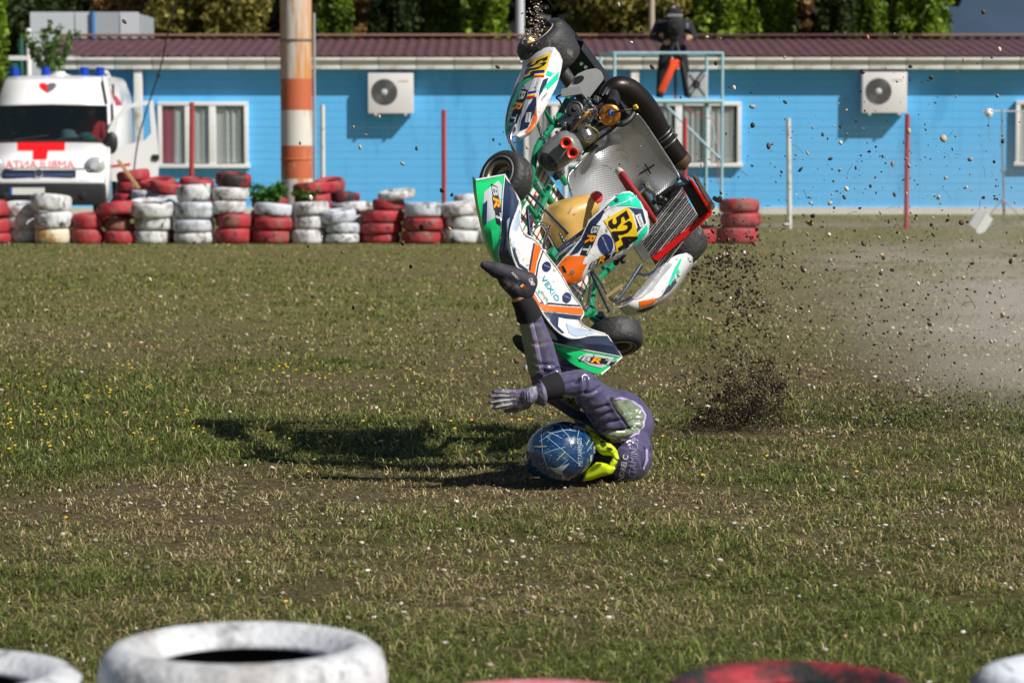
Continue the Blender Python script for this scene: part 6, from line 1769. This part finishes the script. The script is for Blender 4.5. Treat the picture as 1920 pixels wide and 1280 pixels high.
bm = bmesh.new(); add_tube(bm, [RP(1003, 738, 12.35), RP(1010, 738, 12.355), RP(1014, 737, 12.36)], [.040, .052, .060], 20); bm_obj('glove_gauntlet', bm, glove_m, glove, smooth=True)
decal_text('glove_lettering', bpy.data.objects['glove_gauntlet'], 'OMP', (1003, 752), (4, -18), (-4, -1), M_('glove_print', (.7, .7, .72), .5), glove, .003, .01)
# far glove, holding on behind the shin
caps = [(RP(1048, 660, 12.92), (.045, .03, .045), Id)]
for k in range(4): caps += [(RP(1036 + k * 6, 662, 12.90), .012, RP(1034 + k * 7, 652 - (k % 2) * 2, 12.87), .011)]
caps += [(RP(1058, 664, 12.90), .012, RP(1060, 656, 12.87), .011)]
capsules_mesh('glove', caps, M_('grey_glove', (.26, .25, .27), .6, var=.4, vscale=25, bump=.5, bscale=60), body, .0045, 2)
# shoes
shoe_m = M_('dark_suede_shoe', (.026, .025, .036), .7, var=.3, vscale=14, bump=.12, bscale=90, dirt=((.14, .12, .11), .15, 12))
caps = [(RP(982, 545, 12.345), .050, RP(990, 528, 12.345), .046), (RP(990, 530, 12.345), .046, RP(958, 516, 12.33), .044), (RP(958, 516, 12.33), .042, RP(928, 505, 12.32), .036), (RP(928, 505, 12.32), .034, RP(908, 497, 12.31), .020), (RP(975, 545, 12.345), .05, RP(950, 525, 12.33), .040)]
shoe = capsules_mesh('shoe', caps, shoe_m, body, .006, 3)
sole_pts = [(901, 493), (920, 491), (945, 497), (972, 505), (996, 514), (1006, 524)]
decal_text('shoe_lettering', shoe, 'OMP', (990, 524), (6, 13), (7, -3), bpy.data.materials['glove_print'], None, .002, .012)
decal_text('shoe_lettering', shoe, 'ANDREI C', (958, 512), (13, 13), (3, -2.6), bpy.data.materials['glove_print'], None, .002, .0)
flag(shoe, (972, 534), (5, -5), (9, 7), None, .002)
caps = [(RP(1000, 655, 12.95), .045, RP(978, 642, 12.92), .036), (RP(978, 642, 12.92), .036, RP(969, 636, 12.90), .024)]
capsules_mesh('shoe', caps, shoe_m, body, .008, 3)
# helmet
hel_c = RP(1051, 846, 12.56)
hm = M_('helmet_blue_lacquer', (.004, .040, .130), .22, coat=.9, var=.35, vscale=9, dirt=[((.05, .12, .19), .25, 9), ((.36, .42, .47), .10, 90)])
hrot = Matrix.Rotation(radians(-12), 3, 'Y') @ Matrix.Rotation(radians(35), 3, 'Z')
helmet = capsules_mesh('helmet', [(hel_c, (.165, .150, .138), hrot), (hel_c + Vector((.03, .10, -.015)), (.13, .12, .12), hrot), (hel_c + Vector((-.07, .08, -.05)), (.10, .10, .075), hrot)], hm, body, .007, 3)
hd_ = lambda nm, poly, m, off=.0015, res=6: decal(nm, helmet, poly, m, None, off, res)
pale = M_('helmet_line_pale', (.35, .50, .62), .4); yel = M_('helmet_line_yellow', (.55, .48, .16), .4); hwh = M_('helmet_white', (.38, .43, .46), .4)
for pts in ([(1014, 812), (1020, 800), (1026, 794)], [(1012, 828), (1035, 812), (1062, 806), (1080, 808)], [(1017, 806), (1040, 815), (1054, 822)], [(1020, 798), (1015, 815), (1018, 850), (1028, 880)],
            [(1024, 818), (1045, 835), (1068, 855), (1088, 872)], [(1040, 795), (1060, 800), (1074, 808)], [(1078, 792), (1086, 802), (1083, 818)], [(1020, 850), (1042, 842), (1060, 838)], [(1050, 800), (1066, 818), (1071, 838)], [(990, 836), (1010, 838), (1026, 836)], [(1064, 862), (1052, 872), (1044, 878)], [(1100, 846), (1108, 834), (1113, 826)]):
    bm = bmesh.new()
    for a, b in zip(pts, pts[1:]): bm.faces.new([bm.verts.new((x, y, 0)) for x, y in line_poly(a, b, .9)])
    drape('helmet_line', bm, helmet, pale, helmet, .0014, 5)
for a, b in (((1019, 813), (1038, 803)), ((1044, 862), (1060, 846)), ((1000, 836), (1024, 837)), ((1068, 799), (1073, 792)), ((1099, 834), (1104, 824))): hd_('helmet_line', line_poly(a, b, 1.3), yel)
decal_text('helmet_lettering', helmet, 'METAMINDS', (1092, 873), (-2, -52), (-8.5, 0), pale, None, .0016, -.004)
hd_('helmet_fin', [(1028, 874), (1042, 876), (1068, 867), (1062, 874), (1054, 882), (1056, 890), (1044, 886)], hwh, .003)
hd_('helmet_tab', [(1106, 853), (1110, 851), (1109, 863), (1105, 864)], hwh, .002); hd_('helmet_tab', [(1112, 838), (1115, 836), (1115, 848), (1112, 850)], hwh, .002)
# neck protector: solid traced pieces standing round the neck
neon = M_('neon_yellow_foam', (.62, .78, .01), .45, var=.08, vscale=10, dirt=((.30, .33, .05), .12, 12))
def wsolid(name, outline, Y, slope, bulge, width, depth, mat, parent):
    n = Vector((slope[0], -1, slope[1])).normalized()
    bm = bmesh.new(); bm.faces.new([bm.verts.new((p[0], p[1], 0)) for p in outline]).normal_update(); bmesh.ops.triangulate(bm, faces=bm.faces[:]); cut_grid(bm, 4)
    p0 = at(sum(p[0] for p in outline) / len(outline), sum(p[1] for p in outline) / len(outline), Y)
    segs = [(Vector(outline[i]), Vector(outline[(i + 1) % len(outline)])) for i in range(len(outline))]
    for v in bm.verts:
        p = Vector(v.co[:2]); e = 1e9
        for a, b in segs:
            ab = b - a; t = max(0, min(1, (p - a).dot(ab) / max(ab.length_squared, 1e-9))); e = min(e, (p - a - ab * t).length)
        e = min(e / width, 1); d = ray(p.x, p.y)
        v.co = CAM + d * (n.dot(p0 - CAM) / n.dot(d)) + n * bulge * sqrt(max(0, 1 - (1 - e) ** 2)) - RL
    r = bmesh.ops.extrude_edge_only(bm, edges=[e for e in bm.edges if e.is_boundary])
    nv = [g for g in r['geom'] if isinstance(g, bmesh.types.BMVert)]
    for v in nv: v.co -= n * depth
    bmesh.ops.holes_fill(bm, edges=[g for g in r['geom'] if isinstance(g, bmesh.types.BMEdge) and g.verts[0] in nv and g.verts[1] in nv], sides=0)
    return bm_obj(name, bm, mat, parent, auto=.9)
nc = wsolid('neck_protector', [(1098, 796), (1106, 799), (1118, 811), (1132, 824), (1146, 832), (1153, 843), (1150, 851), (1136, 850), (1124, 849), (1116, 841), (1106, 826), (1098, 808)], 12.58, (-.35, .35), .018, 7, .05, neon, body)
wsolid('neck_protector', [(1098, 884), (1110, 873), (1118, 866), (1128, 867), (1146, 874), (1148, 879), (1142, 888), (1122, 893), (1104, 900), (1092, 902)], 12.56, (-.35, .1), .014, 6, .05, neon, body)
wsolid('neck_buckle', [(1150, 838), (1156, 852), (1158, 860), (1152, 861), (1148, 850)], 12.56, (-.3, .1), .006, 3, .03, neon, body)
wsolid('neck_buckle', [(1144, 866), (1149, 859), (1155, 858), (1154, 868), (1148, 875), (1143, 873)], 12.56, (-.3, .1), .006, 3, .03, neon, body)
wsolid('neck_padding', [(1116, 848), (1136, 852), (1150, 852), (1146, 868), (1128, 866), (1114, 868), (1108, 858)], 12.62, (-.2, .1), .012, 6, .05, M_('black_padding', (.02, .02, .022), .7), body)
nk = M_('neck_protector_print', (.03, .035, .02), .6)
decal('neck_print', nc, [(1126, 826), (1134, 829), (1138, 834), (1132, 838), (1127, 833)], nk, None, .002, 5); decal('neck_print', nc, [(1138, 838), (1146, 839), (1149, 843), (1142, 845)], nk, None, .002, 5)
decal_text('neck_lettering', nc, 'STARS', (1101, 815), (27, 14.5), (7.5, -8.5), nk, None, .002, .0)

# ================================================================== THROWN-UP DIRT, STONES AND DUST
def stone_mesh(i):
    r_ = random.Random(i)
    bm = bmesh.new(); bmesh.ops.create_icosphere(bm, subdivisions=2, radius=1)
    sx_, sy_, sz_ = 1, r_.uniform(.55, .9), r_.uniform(.4, .75)
    for v in bm.verts:
        d = 1 + .22 * noise.noise(v.co * 1.3 + Vector((i * 7, 0, 0)))
        v.co = Vector((v.co.x * sx_, v.co.y * sy_, v.co.z * sz_)) * d
    for f in bm.faces: f.smooth = True
    me = bpy.data.meshes.new('flying_stone'); bm.to_mesh(me); bm.free(); return me
stone_mats = [M_('stone_' + n_, c, .8, var=.25, vscale=3) for n_, c in (('tan', (.50, .39, .26)), ('grey', (.36, .34, .31)), ('dark', (.045, .036, .028)), ('brown', (.10, .065, .038)), ('pale', (.66, .62, .55)), ('rust', (.34, .17, .07)))]
stone_me = []
for i in range(24):
    me = stone_mesh(i); me.materials.append(stone_mats[[0, 1, 2, 3, 2, 4, 3, 0, 2, 5, 1, 3][i % 12]]); stone_me.append(me)
TR = [(1769, 260, 13), (1411, 200, 10), (1411, 235, 9), (1441, 274, 11), (1501, 318, 10), (1576, 268, 9), (1746, 146, 9), (1514, 287, 8), (1557, 298, 8), (1673, 307, 9), (1819, 299, 9), (1880, 265, 9), (1704, 246, 10), (1870, 180, 9), (1617, 135, 10), (1376, 165, 8), (1472, 192, 8), (1587, 354, 9), (1583, 370, 8), (1556, 381, 9), (1524, 405, 9), (1518, 418, 12), (1473, 421, 12), (1803, 417, 10), (1760, 370, 8), (1773, 333, 8), (1632, 349, 6), (1677, 365, 8), (1618, 456, 9), (1874, 93, 8), (1844, 23, 8), (1807, 112, 8), (1707, 125, 9), (1627, 70, 8), (1704, 311, 8),
      (233, 41, 9), (675, 276, 8), (755, 307, 8), (925, 262, 7), (829, 357, 9), (790, 427, 10), (582, 371, 10), (755, 456, 9), (711, 219, 7), (933, 126, 8), (642, 473, 7), (985, 690, 10), (968, 676, 11), (906, 664, 6), (1160, 9, 8), (1203, 55, 8), (1223, 126, 10), (1342, 119, 8), (1376, 165, 8), (1506, 504, 12), (1328, 598, 11), (1339, 649, 10), (1422, 573, 9), (1556, 488, 8), (1743, 608, 9), (1880, 590, 10), (1858, 640, 9), (1651, 513, 8), (1620, 457, 11), (1895, 490, 9), (1554, 440, 9), (1750, 440, 8), (281, 524, 8), (770, 500, 6), (284, 568, 6), (1206, 600, 7), (1090, 720, 6), (860, 600, 6)]
pts = [(x, y, s * .5) for x, y, s in TR]
r_ = random.Random(3)
while len(pts) < 300:
    q = r_.random()
    if q < .62: x, y = r_.uniform(1330, 1920), r_.triangular(20, 800, 520)
    elif q < .80: x, y = r_.gauss(1400, 60), r_.triangular(430, 800, 620)
    elif q < .92: x, y = r_.uniform(870, 1330), r_.uniform(5, 740)
    else: x, y = r_.uniform(520, 900), r_.uniform(90, 720)
    pts.append((x, y, r_.choice([1.5, 1.8, 2.0, 2.3, 2.6, 3.0, 3.6])))
flying = []
for i, (x, y, s) in enumerate(pts):
    Y = r_.uniform(12.0, 14.9) if y > 420 else r_.uniform(11.8, 15.2)
    if 880 < x < 1340 and y < 720: Y = r_.uniform(11.6, 12.2)
    p = at(x, y, Y)
    if p.z < .03: p = at(x, y, 8528 / (y - 237) - .35)
    o = link('flying_stone', stone_me[i % 24])
    sc_ = s / FPX * Y
    o.location = p; o.scale = (sc_ * 1.25,) * 3; o.rotation_euler = (r_.random() * 6, r_.random() * 6, r_.random() * 6)
    tag(o, None, 'stone', 'stones flying through the air'); flying.append((o, x, y, i % 24))
def region(x, y):
    if y < 65: return 'against the trees' + (' right of the kart' if x > 1100 else ' left of the kart')
    if y < 130: return 'before the maroon roof' + (' right of the kart' if x > 1100 else ' left of the kart')
    if 900 <= x < 1340 and y < 600: return 'close around the airborne kart'
    if y < 395: return 'before the blue wall left of the kart' if x < 900 else ('before the blue wall by the white post' if x < 1600 else 'before the blue wall at far right')
    if y < 600: return 'over the far grass left of the kart' if x < 900 else ('over the far grass beside the kart' if x < 1600 else 'over the far gravel at right')
    return 'over the near grass left' if x < 900 else ('close around the rider' if x < 1300 else ('in the dark dirt plume' if x < 1500 else 'low over the ground at right'))
SN = ['tan', 'grey', 'dark', 'brown', 'dark', 'pale', 'brown', 'tan', 'dark', 'rusty', 'grey', 'brown']
NTH = ['first', 'second', 'third', 'fourth', 'fifth', 'sixth', 'seventh', 'eighth', 'ninth', 'tenth', 'eleventh', 'twelfth', 'thirteenth', 'fourteenth', 'fifteenth', 'sixteenth', 'seventeenth', 'eighteenth', 'nineteenth', 'twentieth'] + [f'{k}th' for k in range(21, 60)]
bk = {}
for o, x, y, i in flying: bk.setdefault((SN[i % 12], region(x, y)), []).append((x, o))
for (cn, rg), lst in bk.items():
    lst.sort(key=lambda t: t[0])
    for k, (x, o) in enumerate(lst):
        o['label'] = f'{cn} stone flying {rg}' + ('' if len(lst) == 1 else f', {NTH[k]} such from the left')
# fine dirt: thousands of crumbs
def cloud(n, cx, cy, sx_, sy_, Y, sY, s0, s1):
    return np.stack([rng.normal(cx, sx_, n), rng.normal(cy, sy_, n), rng.normal(Y, sY, n), s0 + (s1 - s0) * rng.random(n) ** 2.2], 1)
def clumps(k, n, cx, cy, sx_, sy_, Y, sY, sig, s0, s1):
    out = []
    for _ in range(k):
        x, y = rng.normal(cx, sx_), min(rng.normal(cy, sy_), 806)
        out.append(cloud(rng.integers(n // 2, n * 2), x, y, sig * rng.uniform(.5, 1.6), sig * rng.uniform(.5, 1.4), Y, sY, s0, s1))
    return np.concatenate(out)
parts_ = [clumps(46, 80, 1396, 764, 38, 28, 15.0, .2, 8, .45, 2.2), clumps(14, 70, 1430, 715, 12, 20, 15.0, .12, 8, .5, 2.0), clumps(26, 36, 1350, 735, 36, 34, 14.9, .2, 9, .5, 2.2), clumps(26, 14, 1395, 630, 42, 50, 14.7, .3, 9, .7, 3.2), clumps(22, 14, 1400, 510, 46, 40, 14.5, .3, 9, .8, 3.4),
          cloud(1500, 1400, 740, 60, 60, 14.9, .2, .35, 1.2), cloud(900, 1400, 600, 60, 100, 14.7, .25, .4, 1.6), cloud(240, 1345, 490, 26, 50, 14.3, .3, .8, 3.2), cloud(1800, 1600, 775, 140, 24, 15.1, .3, .4, 1.5), cloud(1000, 1740, 765, 110, 36, 15.2, .3, .5, 2.3), cloud(1300, 1640, 570, 170, 150, 14.5, .6, .4, 2.6), cloud(420, 1600, 330, 190, 130, 14.0, .8, .4, 1.6), cloud(160, 1250, 330, 160, 200, 12.2, .3, .4, 1.5)]
A_ = np.concatenate(parts_)
A_[:, 1] = np.minimum(A_[:, 1], 812 + rng.normal(0, 4, len(A_)))
Pd = np.array([at(a[0], a[1], a[2])[:] for a in A_]); low = Pd[:, 2] < .02
Pd[low, 2] = .02 + .03 * rng.random(low.sum())
cd_ = np.where(rng.random((len(A_), 1)) < np.where((A_[:, :1] < 1490), .955, .80), np.array([[.030, .018, .010]]) * (.5 + 1.3 * rng.random((len(A_), 1))), pebble_cols(len(A_)))
tag(link('thrown_dirt', stones_np('thrown_dirt', Pd, A_[:, 3] / FPX * A_[:, 2] * 1.3, cd_, stone_mat, 1.0, 1.5)), 'dark cloud of soil crumbs thrown up beside the rider', 'dirt', kind='stuff')
B_ = np.concatenate([cloud(260, 1004, 40, 8, 30, 13.75, .04, .7, 2.6), cloud(60, 1000, 63, 12, 8, 13.74, .03, .7, 2.4)])
Pd = np.array([at(a[0], a[1], a[2])[:] for a in B_])
tag(link('falling_gravel', stones_np('falling_gravel', Pd, B_[:, 3] / FPX * B_[:, 2] * 1.2, np.where(rng.random((len(B_), 1)) < .5, np.array([[.05, .036, .024]]), pebble_cols(len(B_), [.2, .25, .35, .05, .1, .0, .05])), stone_mat, 1.0)), 'stream of tan gravel pouring out of the kart rear wheel', 'gravel', kind='stuff')
# twigs and torn grass stalks in the air
bm = bmesh.new()
for k in range(70):
    x, y = (r_.uniform(1330, 1920), r_.uniform(250, 800)) if k < 55 else (r_.uniform(860, 1330), r_.uniform(60, 700))
    Y = r_.uniform(13.4, 14.8); p = at(x, y, Y if y < 780 else 14.5); l = r_.uniform(.01, .04)
    d = Vector((r_.uniform(-1, 1), r_.uniform(-.4, .4), r_.uniform(-1, 1))).normalized()
    add_tube(bm, [p - d * l, p + Vector((0, 0, l * .25)), p + d * l], r_.uniform(.0006, .0014), 4)
tag(bm_obj('flying_twigs', bm, M_('twig', (.06, .045, .025), .8), None), 'thin twigs and grass stalks flying in the air', 'twigs', kind='stuff')
# drifting dust
def dust_cloud(name, c, s, dens, scale, label):
    bm = bmesh.new(); bmesh.ops.create_icosphere(bm, subdivisions=3, radius=1)
    m = bpy.data.materials.new(name); m.use_nodes = True
    N, L = m.node_tree.nodes, m.node_tree.links
    N.remove(N['Principled BSDF'])
    pv = N.new('ShaderNodeVolumePrincipled'); pv.inputs['Color'].default_value = (.93, .88, .80, 1)
    tc = N.new('ShaderNodeTexCoord')
    ln = N.new('ShaderNodeVectorMath'); ln.operation = 'LENGTH'; L.new(tc.outputs['Object'], ln.inputs[0])
    mr = N.new('ShaderNodeMapRange'); mr.interpolation_type = 'SMOOTHSTEP'; mr.inputs['From Min'].default_value = .98; mr.inputs['From Max'].default_value = .15
    L.new(ln.outputs['Value'], mr.inputs['Value'])
    nz = N.new('ShaderNodeTexNoise'); nz.inputs['Scale'].default_value = scale; nz.inputs['Detail'].default_value = 3
    L.new(tc.outputs['Object'], nz.inputs['Vector'])
    m2 = N.new('ShaderNodeMapRange'); m2.inputs['From Min'].default_value = .40; m2.inputs['From Max'].default_value = .64; m2.inputs['To Min'].default_value = .04; m2.inputs['To Max'].default_value = 1.0
    L.new(nz.outputs['Fac'], m2.inputs['Value'])
    a = N.new('ShaderNodeMath'); a.operation = 'MULTIPLY'; L.new(mr.outputs[0], a.inputs[0]); L.new(m2.outputs[0], a.inputs[1])
    b = N.new('ShaderNodeMath'); b.operation = 'MULTIPLY'; L.new(a.outputs[0], b.inputs[0]); b.inputs[1].default_value = dens
    L.new(b.outputs[0], pv.inputs['Density']); L.new(pv.outputs[0], N['Material Output'].inputs['Volume'])
    o = bm_obj(name, bm, m, None)
    o.location = c; o.scale = s
    tag(o, label, 'dust', kind='stuff')
dust_cloud('dust_cloud', (3.25, 17.0, .25), (1.5, 2.2, 1.15), .40, 2.6, 'pale dust cloud drifting at the right edge')
dust_cloud('dust_haze', (3.1, 19.5, .8), (2.6, 3.2, 1.5), .075, 2.2, 'thin veil of dust over the grass right of the kart')
